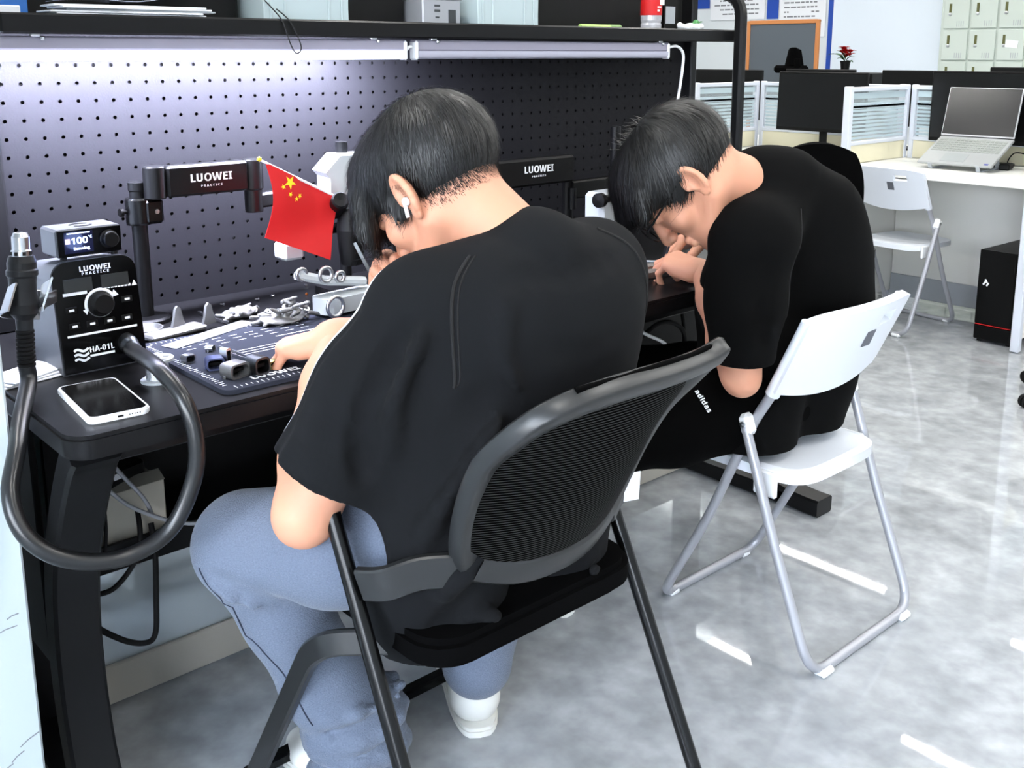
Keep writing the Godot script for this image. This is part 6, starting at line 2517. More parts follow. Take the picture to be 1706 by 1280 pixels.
func swivel_arm_far() -> void:
	var o := thing("swivel_arm", "black swivel arm with white lettering in the shade between both people", "swivel arm", Vector3(2.05, 0.7, -2.08))
	var st := mb()
	a_lathe(st, Transform3D(), [Vector2(0.05, 0.1), Vector2(0.05, 0.108), Vector2(0.016, 0.114), Vector2(0.016, 0.345), Vector2(0, 0.347)], 20)
	part("pole", st, M.black_plastic, o)
	st = mb()
	bx(st, Vector3(-0.16, 0.345, 0.02), Vector3(0.3, 0.075, 0.04), 0.006)
	var arm := part("arm", st, M.black_plastic, o)
	put_text("LUOWEI", 0.0185, M.print_white, arm, Transform3D(Basis(), Vector3(-0.148, 0.353, 0.0406)), 1.1)
	put_text("P R A C T I C E", 0.0044, M.print_white, arm, Transform3D(Basis(), Vector3(-0.148, 0.334, 0.0406)), 1.25)
	st = mb()
	a_lathe(st, Transform3D(Basis(), Vector3(-0.015, 0.23, 0.035)), [Vector2(0, 0), Vector2(0.011, 0), Vector2(0.012, 0.06), Vector2(0, 0.06)], 14)
	part("pin", st, M.chair_tube, o)
	st = mb()
	a_bar(st, [Vector3(0.0, 0.28, 0.01), Vector3(0.24, 0.28, 0.0)], 0.05, 0.03, Vector3.UP, 0.004)
	part("second_arm", st, M.black_plastic, o)

func flag() -> void:
	# a small red flag on a stick, hanging down in front of the microscope
	var tip := Vector3(1.036, 1.14, -1.95)
	var end := Vector3(1.225, 1.042, -1.955)
	var o := thing("table_flag", "small red flag with yellow stars on a slanted stick", "flag", end)
	var T := Transform3D(Basis(), -end)
	var st := mb()
	a_tube(st, moved([tip + (tip - end).normalized() * 0.008, end + (end - tip).normalized() * 0.1], T), 0.0026, 8)
	part("stick", st, M.white_plastic, o)
	st = mb()
	a_lathe(st, T * Transform3D(Basis(), tip + (tip - end).normalized() * 0.01), [Vector2(0, -0.005), Vector2(0.005, -0.001), Vector2(0.0045, 0.004), Vector2(0, 0.007)], 10)
	part("finial", st, M.yellow, o)
	# cloth: u along the stick from the tip, v hanging down; it swings to the left under its own weight
	var cl := func(u: float, v: float) -> Vector3:
		var top := tip.lerp(end, u * 0.92 + 0.02)
		var fold := sin(v * 5.0 + u * 3.0) * 0.007 * v + sin(u * 7.0) * 0.006 * (1.0 - v)
		return top + Vector3(-lerpf(0.012, 0.036, u) * v + 0.016 * (1.0 - u) * sin(v * PI), -lerpf(0.157, 0.133, u) * v, 0.012 * v + fold)
	st = mb()
	var g := []
	for i in 25:
		var row := []
		for j in 21:
			row.append(cl.call(i / 24.0, j / 20.0))
		g.append(row)
	var gm := []
	for row in g:
		gm.append(moved(row, T))
	shell(st, gm, 0.0008, func(_i, _j): return false)
	var cloth := part("cloth", st, M.red, o)
	var star := func(u: float, v: float, r: float, turn: float) -> void:
		var s2 := mb()
		var c: Vector3 = T * (cl.call(u, v) as Vector3)
		var e1: Vector3 = (cl.call(u + 0.05, v) - cl.call(u - 0.05, v)).normalized()
		var e2: Vector3 = (cl.call(u, v + 0.04) - cl.call(u, v - 0.04)).normalized()
		var n := e1.cross(e2).normalized()
		if n.z < 0:
			n = -n
		e2 = n.cross(e1)
		var p := []
		for k in 10:
			var a := turn + TAU * k / 10
			var rr := r if k % 2 == 0 else r * 0.4
			p.append(c + (e1 * sin(a) + e2 * cos(a)) * rr + n * 0.0014)
		for k in 10:
			tri(s2, c + n * 0.0016, p[k], p[(k + 1) % 10], n, n, n)
		part("star", s2, M.yellow, cloth)
	star.call(0.29, 0.13, 0.016, 0.2)
	star.call(0.17, 0.25, 0.0065, 0.5)
	star.call(0.27, 0.31, 0.0065, 0.1)
	star.call(0.37, 0.33, 0.0065, 0.8)
	star.call(0.43, 0.26, 0.0065, 0.3)

func microscope(label: String, k: int) -> void:
	var at := Vector3(1.275, 0.8, -2.03) if k == 0 else Vector3(2.12, 0.8, -1.95)
	var o := thing("microscope", label, "microscope", at)
	var st := mb()
	var flat := Basis(Vector3(1, 0, 0), Vector3(0, 0, 1), Vector3(0, -1, 0))
	a_ext(st, Transform3D(flat, Vector3(0.02, 0.01, -0.03)), rounded_rect(0.12, 0.13, 0.03), 0.02, true)
	a_lathe(st, Transform3D(Basis(), Vector3(0.02, 0.0, -0.03)), [Vector2(0.014, 0.02), Vector2(0.014, 0.36), Vector2(0, 0.362)], 16)
	part("stand", st, M.black_metal, o)
	if k == 0:
		# white head with a slanted top, seen left of the hair
		st = mb()
		var poly := PackedVector2Array([Vector2(-0.055, 0.0), Vector2(0.06, 0.0), Vector2(0.06, 0.12), Vector2(0.035, 0.135), Vector2(-0.03, 0.135), Vector2(-0.066, 0.098), Vector2(-0.055, 0.085)])
		a_ext(st, Transform3D(Basis(Vector3.UP, -0.2), Vector3(0.012, 0.2, 0.0)), poly, 0.09)
		part("head", st, M.bench_white, o)
	else:
		st = mb()
		bx(st, Vector3(-0.055, 0.125, 0.0), Vector3(0.095, 0.125, 0.075), 0.012)
		part("head", st, M.bench_white, o)
		st = mb()
		a_lathe(st, Transform3D(basis_y(Vector3(-0.3, 0, 1)), Vector3(-0.085, 0.1, 0.038)), [Vector2(0.016, 0), Vector2(0.016, 0.006), Vector2(0.01, 0.007), Vector2(0, 0.007)], 16)
		part("focus_ring", st, M.dark_steel, o)
	# eyepieces and objective
	for s in [-1, 1]:
		st = mb()
		var d := Vector3(0.1 * s - 0.15, 0.42, 0.75).normalized()
		a_lathe(st, Transform3D(basis_y(d), Vector3(0.03 * s - 0.02, 0.21, 0.04)), [Vector2(0.017, 0), Vector2(0.017, 0.05), Vector2(0.02, 0.052), Vector2(0.02, 0.075), Vector2(0.016, 0.08), Vector2(0, 0.076)], 18)
		part("eyepiece", st, M.black_plastic, o)
	st = mb()
	a_lathe(st, Transform3D(Basis(), Vector3(-0.02, 0.09, 0.06)), [Vector2(0, 0), Vector2(0.024, 0), Vector2(0.028, 0.03), Vector2(0.032, 0.08), Vector2(0.026, 0.13), Vector2(0, 0.13)], 20)
	part("objective", st, M.black_plastic, o)
	st = mb()
	a_lathe(st, Transform3D(basis_y(Vector3(-1, 0, 0.2)), Vector3(-0.03, 0.17, 0.02)), [Vector2(0.012, 0), Vector2(0.012, 0.07), Vector2(0.02, 0.072), Vector2(0.02, 0.09), Vector2(0, 0.092)], 16)
	part("focus_knob", st, M.black_plastic, o)
	if k == 0:
		st = mb()
		bx(st, Vector3(-0.145, 0.13, 0.0), Vector3(0.05, 0.04, 0.05), 0.006)
		part("side_block", st, M.bench_white, o)
	st = mb()
	a_tube(st, [Vector3(0.02, 0.15, 0.02), Vector3(0.075, 0.092, 0.03)] if k == 0 else [Vector3(0.0, 0.14, 0.05), Vector3(0.09, 0.13, 0.06)], 0.005, 8)
	part("lever", st, M.steel, o)

func mat_and_parts() -> void:
	# work mat with printed scales
	var c := Vector3(1.1, 0.8, -1.737)
	var o := thing("work_mat", "dark blue-grey work mat printed with white scales on the bench", "mat", c)
	var w := 0.735
	var d := 0.378
	var flat := Basis(Vector3(1, 0, 0), Vector3(0, 0, 1), Vector3(0, -1, 0))
	var st := mb()
	a_ext(st, Transform3D(flat, Vector3(0, 0.004, 0)), rounded_rect(w, d, 0.02, 5), 0.008, true)
	var m := part("mat", st, M.mat_grey, o)
	st = mb()
	for k in 68:
		var x := -w / 2 + 0.025 + k * 0.01
		bx(st, Vector3(x, 0.0083, d / 2 - 0.014), Vector3(0.0012, 0.0005, 0.014 if k % 5 == 0 else 0.008), 0.0)
		bx(st, Vector3(x, 0.0083, -d / 2 + 0.014), Vector3(0.0012, 0.0005, 0.014 if k % 5 == 0 else 0.008), 0.0)
	for k in 33:
		var z := -d / 2 + 0.025 + k * 0.01
		bx(st, Vector3(-w / 2 + 0.014, 0.0083, z), Vector3(0.014 if k % 5 == 0 else 0.008, 0.0005, 0.0012), 0.0)
	var sc := part("printed_scale", st, M.print_white, m)
	sc.set_meta("kind", "stuff")
	st = mb()
	for q in [[-0.06, 0.0, 0.002, 0.13], [-0.045, 0.0, 0.002, 0.13], [-0.21, -0.02, 0.11, 0.0015], [-0.21, -0.005, 0.09, 0.0015], [-0.2, 0.01, 0.1, 0.0015], [-0.09, -0.065, 0.09, 0.002], [0.1, -0.02, 0.2, 0.0015], [0.1, 0.05, 0.2, 0.0015], [0.0, 0.0, 0.0015, 0.07]]:
		bx(st, Vector3(q[0], 0.0083, q[1]), Vector3(q[2], 0.0005, q[3]), 0.0)
	for i in 8:
		for k in 3:
			bx(st, Vector3(-0.3 + i * 0.035, 0.0083, -0.13 + k * 0.02), Vector3(0.018, 0.0005, 0.0012), 0.0)
	part("printed_line", st, M.print_white, m)
	put_text("LUOWEI", 0.016, M.print_white, m, Transform3D(Basis(Vector3.RIGHT, -PI / 2), Vector3(-0.255, 0.0083, 0.15)), 1.1)
	# steel rule
	o = thing("steel_ruler", "white marked steel rule lying across the back of the work mat", "ruler", Vector3(0.875, 0.8088, -1.902), 0.346)
	st = mb()
	bx(st, Vector3(0, 0.0006, 0), Vector3(0.218, 0.0012, 0.04), 0.0003)
	var rl := part("blade", st, M.bench_white, o)
	st = mb()
	for k in 42:
		bx(st, Vector3(-0.103 + k * 0.005, 0.00125, 0.0145), Vector3(0.0008, 0.0002, 0.008 if k % 2 == 0 else 0.005), 0.0)
	for k in 9:
		bx(st, Vector3(-0.1 + k * 0.024, 0.00125, -0.003), Vector3(0.006, 0.0002, 0.005), 0.0)
	var tk := part("printed_scale", st, M.black_plastic, rl)
	tk.set_meta("kind", "stuff")
	# a white tray piece with two upright ears
	o = thing("bracket_piece", "pale metal bracket with two upright ears beside the ruler", "bracket", Vector3(0.85, 0.8, -1.975), 0.2)
	st = mb()
	bx(st, Vector3(-0.02, 0.008, 0.0), Vector3(0.13, 0.012, 0.045), 0.004)
	part("plate", st, M.scrap, o)
	for x in [0.0, 0.055]:
		st = mb()
		var ear := PackedVector2Array([Vector2(-0.02, 0.01), Vector2(0.02, 0.01), Vector2(0.012, 0.03), Vector2(0.007, 0.05), Vector2(0.0, 0.056), Vector2(-0.007, 0.05), Vector2(-0.012, 0.03)])
		a_ext(st, Transform3D(Basis(Vector3.UP, 0.2), Vector3(x, 0.0, 0.012 if x > 0.01 else -0.015)), ear, 0.006, true)
		part("ear", st, M.scrap, o)
	# tweezers
	tweezers("silver tweezers lying behind the two-eared bracket", Vector3(0.945, 0.806, -2.035), Vector3(0.05, 0, 1), 0.13)
	tweezers("silver tweezers lying on the mat beside the metal shells", Vector3(0.843, 0.811, -1.735), Vector3(0.05, 0, 1), 0.12)
	# crumpled phone frames
	rng.seed = 5
	scrap_piece("crumpled metal phone frame lying on the back of the work mat", Vector3(1.04, 0.808, -1.9), Vector3(0.12, 0.05, 0.085), 34)
	scrap_piece("small torn metal frame behind the ruler, left of the crumpled phone frame", Vector3(1.0, 0.8, -2.02), Vector3(0.09, 0.025, 0.05), 20)
	# white hinged clamp
	o = thing("hinged_clamp", "white hinged clamp with screw rings standing behind the left hand", "clamp", Vector3(1.165, 0.808, -1.88), 0.12)
	st = mb()
	a_ext(st, Transform3D(flat * Basis(Vector3.FORWARD, 0.0), Vector3(0.02, 0.025, 0.0)), rounded_rect(0.16, 0.065, 0.02), 0.034, true)
	part("body", st, M.bench_white, o)
	st = mb()
	a_bar(st, [Vector3(-0.085, 0.092, -0.035), Vector3(-0.02, 0.072, -0.02), Vector3(0.07, 0.058, -0.005)], 0.03, 0.02, Vector3(0, 0, 1), 0.006)
	part("jaw", st, M.bench_white, o)
	for q in [[-0.082, 0.095, -0.035, 0.012], [-0.03, 0.088, -0.02, 0.016], [0.0, 0.08, -0.01, 0.011], [-0.05, 0.03, 0.034, 0.021]]:
		st = mb()
		var ring := []
		for k in 17:
			ring.append(Vector3(q[0] + cos(TAU * k / 16) * q[3], q[1] + sin(TAU * k / 16) * q[3], q[2] + 0.012))
		a_tube(st, ring, 0.0042, 8)
		part("ring", st, M.steel, o)
	# small metal connector shells on the mat
	shell_piece("largest metal connector shell lying at the front of the work mat", Vector3(0.783, 0.808, -1.615), Vector3(0.042, 0.026, 0.03), 0.25, M.scrap)
	shell_piece("dark square metal shell between the largest shell and the brass plug", Vector3(0.822, 0.808, -1.605), Vector3(0.03, 0.032, 0.032), 0.1, M.dark_steel)
	shell_piece("flat brass-coloured plug at the right end of the row of shells", Vector3(0.858, 0.808, -1.615), Vector3(0.028, 0.015, 0.016), 0.1, mat(Color(0.6, 0.56, 0.35), 0.35, 0.8))
	shell_piece("bluish cut metal shell behind the largest shell", Vector3(0.778, 0.808, -1.682), Vector3(0.032, 0.022, 0.026), -0.3, mat(Color(0.4, 0.43, 0.58), 0.35, 0.8))
	shell_piece("upright bright metal tab next to the bluish shell", Vector3(0.803, 0.808, -1.69), Vector3(0.012, 0.032, 0.016), 0.4, M.steel)
	shell_piece("small silver block at the left edge of the work mat", Vector3(0.76, 0.808, -1.752), Vector3(0.022, 0.015, 0.016), 0.2, M.steel)
	shell_piece("small silver nut near the tip of the flat tweezers", Vector3(0.822, 0.808, -1.792), Vector3(0.016, 0.012, 0.014), 0.7, M.steel)
	# solder reel
	o = thing("solder_reel", "small reel of solder wire with clear flanges in front of the station", "reel", Vector3(0.684, 0.8, -1.707))
	st = mb()
	a_lathe(st, Transform3D(), [Vector2(0.006, 0.0), Vector2(0.029, 0.0), Vector2(0.029, 0.004), Vector2(0.006, 0.004)], 28)
	part("flange", st, M.bench_white, o)
	st = mb()
	a_lathe(st, Transform3D(), [Vector2(0.006, 0.038), Vector2(0.029, 0.038), Vector2(0.029, 0.042), Vector2(0.006, 0.042), Vector2(0.006, 0.038)], 28)
	var tf := part("flange", st, M.bench_white, o)
	st = mb()
	for k in 5:
		var a := TAU * k / 5
		a_lathe(st, Transform3D(Basis(), Vector3(cos(a) * 0.017, 0.0422, sin(a) * 0.017)), [Vector2(0.0055, 0), Vector2(0.0055, 0.0006), Vector2(0, 0.0006)], 10)
	part("recess", st, M.print_grey, tf)
	st = mb()
	var coil := []
	for k in 181:
		var a := TAU * k / 12.0
		coil.append(Vector3(cos(a) * 0.0185, 0.005 + 0.032 * k / 180.0, sin(a) * 0.0185))
	a_tube(st, coil, 0.0014, 5)
	a_lathe(st, Transform3D(), [Vector2(0.0175, 0.004), Vector2(0.0175, 0.038)], 20)
	part("wire", st, M.steel, o)
	# small grey disc stand behind the station
	o = thing("small_dish", "little pale dish behind the right edge of the hot air station", "dish", Vector3(0.79, 0.8, -2.03))
	st = mb()
	a_lathe(st, Transform3D(), [Vector2(0.0, 0.0), Vector2(0.034, 0.0), Vector2(0.04, 0.012), Vector2(0.037, 0.012), Vector2(0.032, 0.004), Vector2(0, 0.004)], 22)
	part("dish", st, M.scrap, o)
	# tiny bits at the foot of the pegboard
	rng.seed = 8
	for k in 9:
		var b := thing("screw", ["tiny silver screw on the bench near the foot of the pegboard", "tiny copper-coloured screw on the bench near the foot of the pegboard"][1 if k == 4 else 0], "screw", Vector3(0.98 + k * 0.055 + rng.randf_range(-0.02, 0.02), 0.8, -2.15 + rng.randf_range(-0.04, 0.05)), rng.randf() * 3.0, "loose screws near the foot of the pegboard")
		st = mb()
		a_lathe(st, Transform3D(basis_y(Vector3(1, 0.1, 0)), Vector3(0, 0.003, 0)), [Vector2(0.0, -0.001), Vector2(0.0034, 0.0), Vector2(0.0034, 0.002), Vector2(0.0015, 0.0025), Vector2(0.0015, 0.009), Vector2(0, 0.0105)], 8)
		part("screw", st, M.copper if k == 4 else M.steel, b)
	# tweezers held by the nearer person, close to the face
	tweezers("dark tweezers held in the raised hand of the nearer person", Vector3(1.06, 0.955, -1.60), Vector3(-0.3, 0.75, -0.2), 0.13)

func tweezers(label: String, at: Vector3, dir: Vector3, L: float) -> void:
	var o := thing("tweezers", label, "tweezers", at)
	var d := dir.normalized()
	var side := d.cross(Vector3.UP)
	side = Vector3.RIGHT if side.length() < 0.1 else side.normalized()
	for s in [-1.0, 1.0]:
		var st := mb()
		a_bar(st, curve([d * L / 2, d * L * 0.2 + side * s * 0.005, -d * L * 0.2 + side * s * 0.006, -d * L / 2 + side * s * 0.0012], 4), 0.0065, 0.0014, d.cross(side), 0.0004)
		part("arm", st, M.steel if not label.begins_with("dark") else M.dark_steel, o)

func scrap_piece(label: String, at: Vector3, size: Vector3, n: int) -> void:
	# a torn metal frame: bent strips, a folded plate and screw bosses
	var o := thing("metal_scrap", label, "metal part", at)
	var f := Field.new()
	for k in n:
		var p := Vector3(rng.randf_range(-0.5, 0.5) * size.x, rng.randf_range(0.12, 0.9) * size.y, rng.randf_range(-0.5, 0.5) * size.z)
		p.y *= 1.0 - absf(p.x / size.x) * 1.1
		p.y = maxf(p.y, 0.006)
		var q := p + Vector3(rng.randf_range(-1, 1), rng.randf_range(-0.35, 0.35), rng.randf_range(-0.6, 0.6)) * 0.03
		q.y = maxf(q.y, 0.005)
		f.cap(p, q, rng.randf_range(0.003, 0.006), rng.randf_range(0.003, 0.005), 0.004)
	f.ell(Vector3(-0.01, 0.012, 0.01), Basis(Vector3.RIGHT, 0.2), Vector3(size.x * 0.42, 0.007, size.z * 0.4), 0.006)
	var out := new_out()
	f.mesh_into(out, -size * 0.75 + Vector3(0, -0.01, 0), size * 0.85 + Vector3(0, 0.02, 0), 0.0028)
	mesh_part("frame", out_mesh(out), M.scrap, o)
	for k in 4:
		var st := mb()
		a_lathe(st, Transform3D(Basis(Vector3.RIGHT, rng.randf_range(-0.4, 0.9)), Vector3(size.x * (-0.3 + 0.2 * k), size.y * 0.4, size.z * rng.randf_range(-0.1, 0.4))), [Vector2(0.003, 0), Vector2(0.0065, 0), Vector2(0.0065, 0.008), Vector2(0.003, 0.008), Vector2(0.003, 0)], 12)
		part("boss", st, M.steel, o)

func shell_piece(label: String, at: Vector3, size: Vector3, turn: float, m: Material) -> void:
	# a stamped connector shell: a rounded tube with an open front, a tongue inside and two solder tabs
	var o := thing("connector_shell", label, "connector", at, turn)
	var st := mb()
	var outer := rounded_rect(size.x, size.y, minf(size.x, size.y) * 0.3, 4)
	var inner := rounded_rect(size.x * 0.8, size.y * 0.74, minf(size.x, size.y) * 0.22, 4)
	var c := Vector3(0, size.y / 2, 0)
	var m2 := outer.size()
	for i in m2:
		var j := (i + 1) % m2
		var A := c + Vector3(outer[i].x, outer[i].y, size.z / 2)
		var Bb := c + Vector3(outer[j].x, outer[j].y, size.z / 2)
		var D := c + Vector3(inner[i].x, inner[i].y, size.z / 2)
		var C := c + Vector3(inner[j].x, inner[j].y, size.z / 2)
		quad(st, A, Bb, C, D, Vector3(0, 0, 1))
		var na := Vector3(outer[i].x / size.x, outer[i].y / size.y, 0).normalized()
		var nb := Vector3(outer[j].x / size.x, outer[j].y / size.y, 0).normalized()
		quad_n(st, A, Bb, Bb - Vector3(0, 0, size.z), A - Vector3(0, 0, size.z), na, nb, nb, na)
		quad_n(st, D, C, C - Vector3(0, 0, size.z * 0.7), D - Vector3(0, 0, size.z * 0.7), -na, -nb, -nb, -na)
		tri(st, c - Vector3(0, 0, size.z / 2), A - Vector3(0, 0, size.z), Bb - Vector3(0, 0, size.z), Vector3(0, 0, -1), Vector3(0, 0, -1), Vector3(0, 0, -1))
	part("shell", st, m, o)
	st = mb()
	bx(st, c + Vector3(0, 0, -size.z * 0.1), Vector3(size.x * 0.6, size.y * 0.2, size.z * 0.7), 0.0005)
	bx(st, c - Vector3(0, 0, size.z * 0.22), Vector3(size.x * 0.8, size.y * 0.7, 0.001), 0.0)
	part("tongue", st, M.black_plastic, o)
	for s in [-1, 1]:
		st = mb()
		bx(st, Vector3(s * size.x * 0.5, size.y * 0.12, -size.z * 0.1), Vector3(0.0015, size.y * 0.24, size.z * 0.25), 0.0003)
		part("tab", st, m, o)

func far_work() -> void:
	# what the farther person works on
	var o := thing("spring_arm_holder", "silver board holder with two thick arms at the farther person's place", "holder", Vector3(1.985, 0.8, -1.70), 0.1)
	for k in 2:
		var st := mb()
		var z := 0.02 + 0.06 * k
		a_bar(st, [Vector3(-0.13, 0.02, z - 0.05), Vector3(-0.03, 0.024, z - 0.012), Vector3(0.045, 0.02, z)], 0.026, 0.02, Vector3.UP, 0.006)
		part("arm", st, M.scrap, o)
		st = mb()
		a_lathe(st, Transform3D(Basis(), Vector3(0.05, 0.006, z + 0.002)), [Vector2(0.0, 0.0), Vector2(0.02, 0.0), Vector2(0.02, 0.024), Vector2(0.012, 0.026), Vector2(0.012, 0.02), Vector2(0, 0.02)], 18)
		part("end_knob", st, M.steel, o)
	o = thing("circuit_board", "pale circuit board with metal shields under the farther person's tweezers", "circuit board", Vector3(1.93, 0.8, -1.80), 0.15)
	var st := mb()
	bx(st, Vector3(0, 0.014, 0), Vector3(0.2, 0.002, 0.1), 0.0005)
	part("board", st, mat(Color(0.42, 0.45, 0.42), 0.4), o)
	rng.seed = 13
	for k in 16:
		st = mb()
		var s := Vector3(rng.randf_range(0.008, 0.035), rng.randf_range(0.002, 0.006), rng.randf_range(0.008, 0.02))
		bx(st, Vector3(-0.08 + (k % 6) * 0.031, 0.015 + s.y / 2, -0.036 + int(k / 6) * 0.034), s, 0.0006)
		part("shield" if k % 2 == 0 else "chip", st, M.scrap if k % 2 == 0 else M.black_plastic, o)
	st = mb()
	for x in [-0.09, 0.09]:
		for z in [-0.04, 0.04]:
			bx(st, Vector3(x, 0.0065, z), Vector3(0.006, 0.013, 0.006), 0.001)
	part("standoff", st, M.steel, o)
	o = thing("white_wire", "thin white wire bent across the circuit board", "wire", Vector3(1.95, 0.82, -1.86))
	st = mb()
	a_tube(st, curve([Vector3(-0.03, 0.05, -0.02), Vector3(0.0, 0.055, -0.01), Vector3(0.03, 0.02, 0.04), Vector3(0.07, 0.005, 0.11), Vector3(0.1, 0.012, 0.16)], 6), 0.0028, 8)
	part("wire", st, M.bench_white, o)
	o = thing("parts_tray", "low white tray of small parts behind the circuit board", "tray", Vector3(1.98, 0.8, -1.92), 0.1)
	st = mb()
	bx(st, Vector3(0, 0.006, 0), Vector3(0.16, 0.01, 0.05), 0.002)
	for z in [-1, 1]:
		bx(st, Vector3(0, 0.014, z * 0.024), Vector3(0.16, 0.02, 0.004), 0.001)
	part("tray", st, M.bench_white, o)
	st = mb()
	for k in 6:
		bx(st, Vector3(-0.06 + k * 0.024, 0.014, 0.004 * (k % 3)), Vector3(0.012, 0.008, 0.014), 0.001)
	var pp := part("small_parts", st, M.black_plastic, o)
	pp.set_meta("kind", "stuff")
	tweezers("dark tweezers held by the farther person over the circuit board", Vector3(1.956, 0.905, -1.622), Vector3(0.02, 1, 0.35), 0.13)
	o = thing("round_lid", "small glossy round lid beside the farther person's hand", "lid", Vector3(2.11, 0.8, -1.70))
	st = mb()
	a_lathe(st, Transform3D(), [Vector2(0.03, 0.0), Vector2(0.032, 0.002), Vector2(0.032, 0.01), Vector2(0.028, 0.013), Vector2(0, 0.013)], 24)
	part("lid", st, mat(Color(0.62, 0.7, 0.78), 0.15, 0.3), o)

func papers_on_bench() -> void:
	var o := thing("paper_stack", "white folded papers on the bench left of the hot air station", "papers", Vector3(0.515, 0.8, -1.875), 0.2)
	for k in 3:
		var st := mb()
		a_box(st, Transform3D(Basis(Vector3.UP, 0.12 * k), Vector3(0.004 * k, 0.002 + 0.0035 * k, -0.003 * k)), Vector3(0.115, 0.0025, 0.075), 0.0005)
		part("sheet", st, M.print_white, o)

# ---------------------------------------------------------------- things on the shelf over the bench
func shelf_things() -> void:
	var y := 1.4245
	M.bin_clear = mat(Color(0.7, 0.76, 0.77), 0.35)
	M.bin_clear.backlight_enabled = true
	M.bin_clear.backlight = Color(0.3, 0.33, 0.33)
	bin("translucent storage bin on the shelf left of the metal box", Vector3(1.235, y, -2.15), 0.215, 0.15)
	bin("translucent storage bin on the shelf right of the metal box", Vector3(1.835, y, -2.15), 0.21, 0.15)
	# metal project box
	var o := thing("metal_box", "small grey metal box with cut-outs between the two translucent bins", "box", Vector3(1.63, y, -2.125))
	var st := mb()
	bx(st, Vector3(0, 0.035, -0.03), Vector3(0.12, 0.066, 0.1), 0.003)
	part("body", st, M.painted_steel, o)
	st = mb()
	bx(st, Vector3(0, 0.069, -0.03), Vector3(0.126, 0.005, 0.106), 0.001)
	part("lid", st, M.painted_steel, o)
	for q in [[-0.015, 0.052, 0.018, 0.005], [-0.015, 0.04, 0.018, 0.006], [-0.015, 0.024, 0.012, 0.004], [0.032, 0.026, 0.024, 0.034]]:
		st = mb()
		bx(st, Vector3(q[0], q[1], 0.0203), Vector3(q[2], q[3], 0.0012), 0.0003)
		part("cut_out", st, M.dark_steel, o)
	# dark crates that fill the back of the shelf
	for q in [[1.46, 0.2, "black crate on the shelf between the left bin and the metal box"], [2.13, 0.3, "black crate on the shelf behind the green pen"], [0.98, 0.26, "black bag-like crate on the shelf left of the left bin"]]:
		o = thing("crate", q[2], "crate", Vector3(q[0], y, -2.2))
		st = mb()
		bx(st, Vector3(0, 0.08, 0), Vector3(q[1], 0.158, 0.075), 0.008)
		part("body", st, M.black_plastic, o)
		st = mb()
		bx(st, Vector3(0, 0.156, 0), Vector3(q[1] + 0.012, 0.014, 0.085), 0.004)
		part("rim", st, M.black_plastic, o)
	# green marker
	o = thing("marker_pen", "green and white marker pen lying at the shelf edge", "pen", Vector3(2.165, y, -2.09))
	st = mb()
	a_lathe(st, Transform3D(basis_y(Vector3(1, 0, 0.03)), Vector3(0.04, 0.0085, 0)), [Vector2(0, -0.1), Vector2(0.008, -0.098), Vector2(0.008, 0.02), Vector2(0, 0.02)], 14)
	part("barrel", st, mat(Color(0.62, 0.75, 0.4), 0.4), o)
	st = mb()
	a_lathe(st, Transform3D(basis_y(Vector3(1, 0, 0.03)), Vector3(0.04, 0.0085, 0)), [Vector2(0.0085, 0.02), Vector2(0.0085, 0.062), Vector2(0.006, 0.066), Vector2(0, 0.066)], 14)
	part("cap", st, mat(Color(0.42, 0.55, 0.3), 0.4), o)
	# bottle
	o = thing("drink_bottle", "clear plastic bottle with a red label on the shelf", "bottle", Vector3(2.44, y, -2.12))
	st = mb()
	a_lathe(st, Transform3D(), [Vector2(0.0, 0.003), Vector2(0.022, 0.0), Vector2(0.031, 0.006), Vector2(0.032, 0.02), Vector2(0.03, 0.026), Vector2(0.032, 0.034), Vector2(0.032, 0.12), Vector2(0.026, 0.15), Vector2(0.014, 0.19), Vector2(0.013, 0.21), Vector2(0, 0.21)], 26)
	var cl := mat(Color(0.9, 0.9, 0.92, 0.35), 0.1)
	cl.transparency = BaseMaterial3D.TRANSPARENCY_ALPHA
	part("body", st, cl, o)
	st = mb()
	a_lathe(st, Transform3D(), [Vector2(0.0325, 0.048), Vector2(0.0328, 0.05), Vector2(0.0328, 0.108), Vector2(0.0325, 0.11)], 26)
	var lb := part("label_band", st, M.red, o)
	st = mb()
	for q in [[0.0, 0.072, 0.016, 0.004], [0.012, 0.088, 0.02, 0.02], [-0.004, 0.062, 0.008, 0.006]]:
		bx(st, Vector3(q[0], q[1], 0.0322), Vector3(q[2], q[3], 0.001), 0.0)
	part("print", st, M.print_white, lb)
	st = mb()
	a_lathe(st, Transform3D(), [Vector2(0.0155, 0.2), Vector2(0.0155, 0.218), Vector2(0, 0.22)], 18)
	part("cap", st, M.red, o)
	# small grey carton with a framed print
	o = thing("carton", "small grey carton with a printed square beside the bottle", "carton", Vector3(2.553, y, -2.16))
	st = mb()
	bx(st, Vector3(0, 0.055, 0), Vector3(0.065, 0.108, 0.05), 0.002)
	part("body", st, M.black_plastic, o)
	st = mb()
	bx(st, Vector3(-0.006, 0.052, 0.0258), Vector3(0.045, 0.052, 0.0008), 0.0)
	part("print", st, M.panel_grey, o)
	# crumpled bag
	o = thing("crumpled_wrapper", "crumpled white and green wrapper on the shelf right of the bottle", "wrapper", Vector3(2.595, y, -2.095))
	rng.seed = 41
	var f := Field.new()
	for k in 12:
		f.ball(Vector3(-0.045 + 0.008 * k, 0.014 + rng.randf() * 0.008, rng.randf_range(-0.012, 0.012)), rng.randf_range(0.008, 0.013), 0.006)
	var out := new_out()
	f.mesh_into(out, Vector3(-0.08, -0.01, -0.04), Vector3(0.08, 0.05, 0.04), 0.003)
	mesh_part("wrapper", out_mesh(out), M.white_plastic, o)
	st = mb()
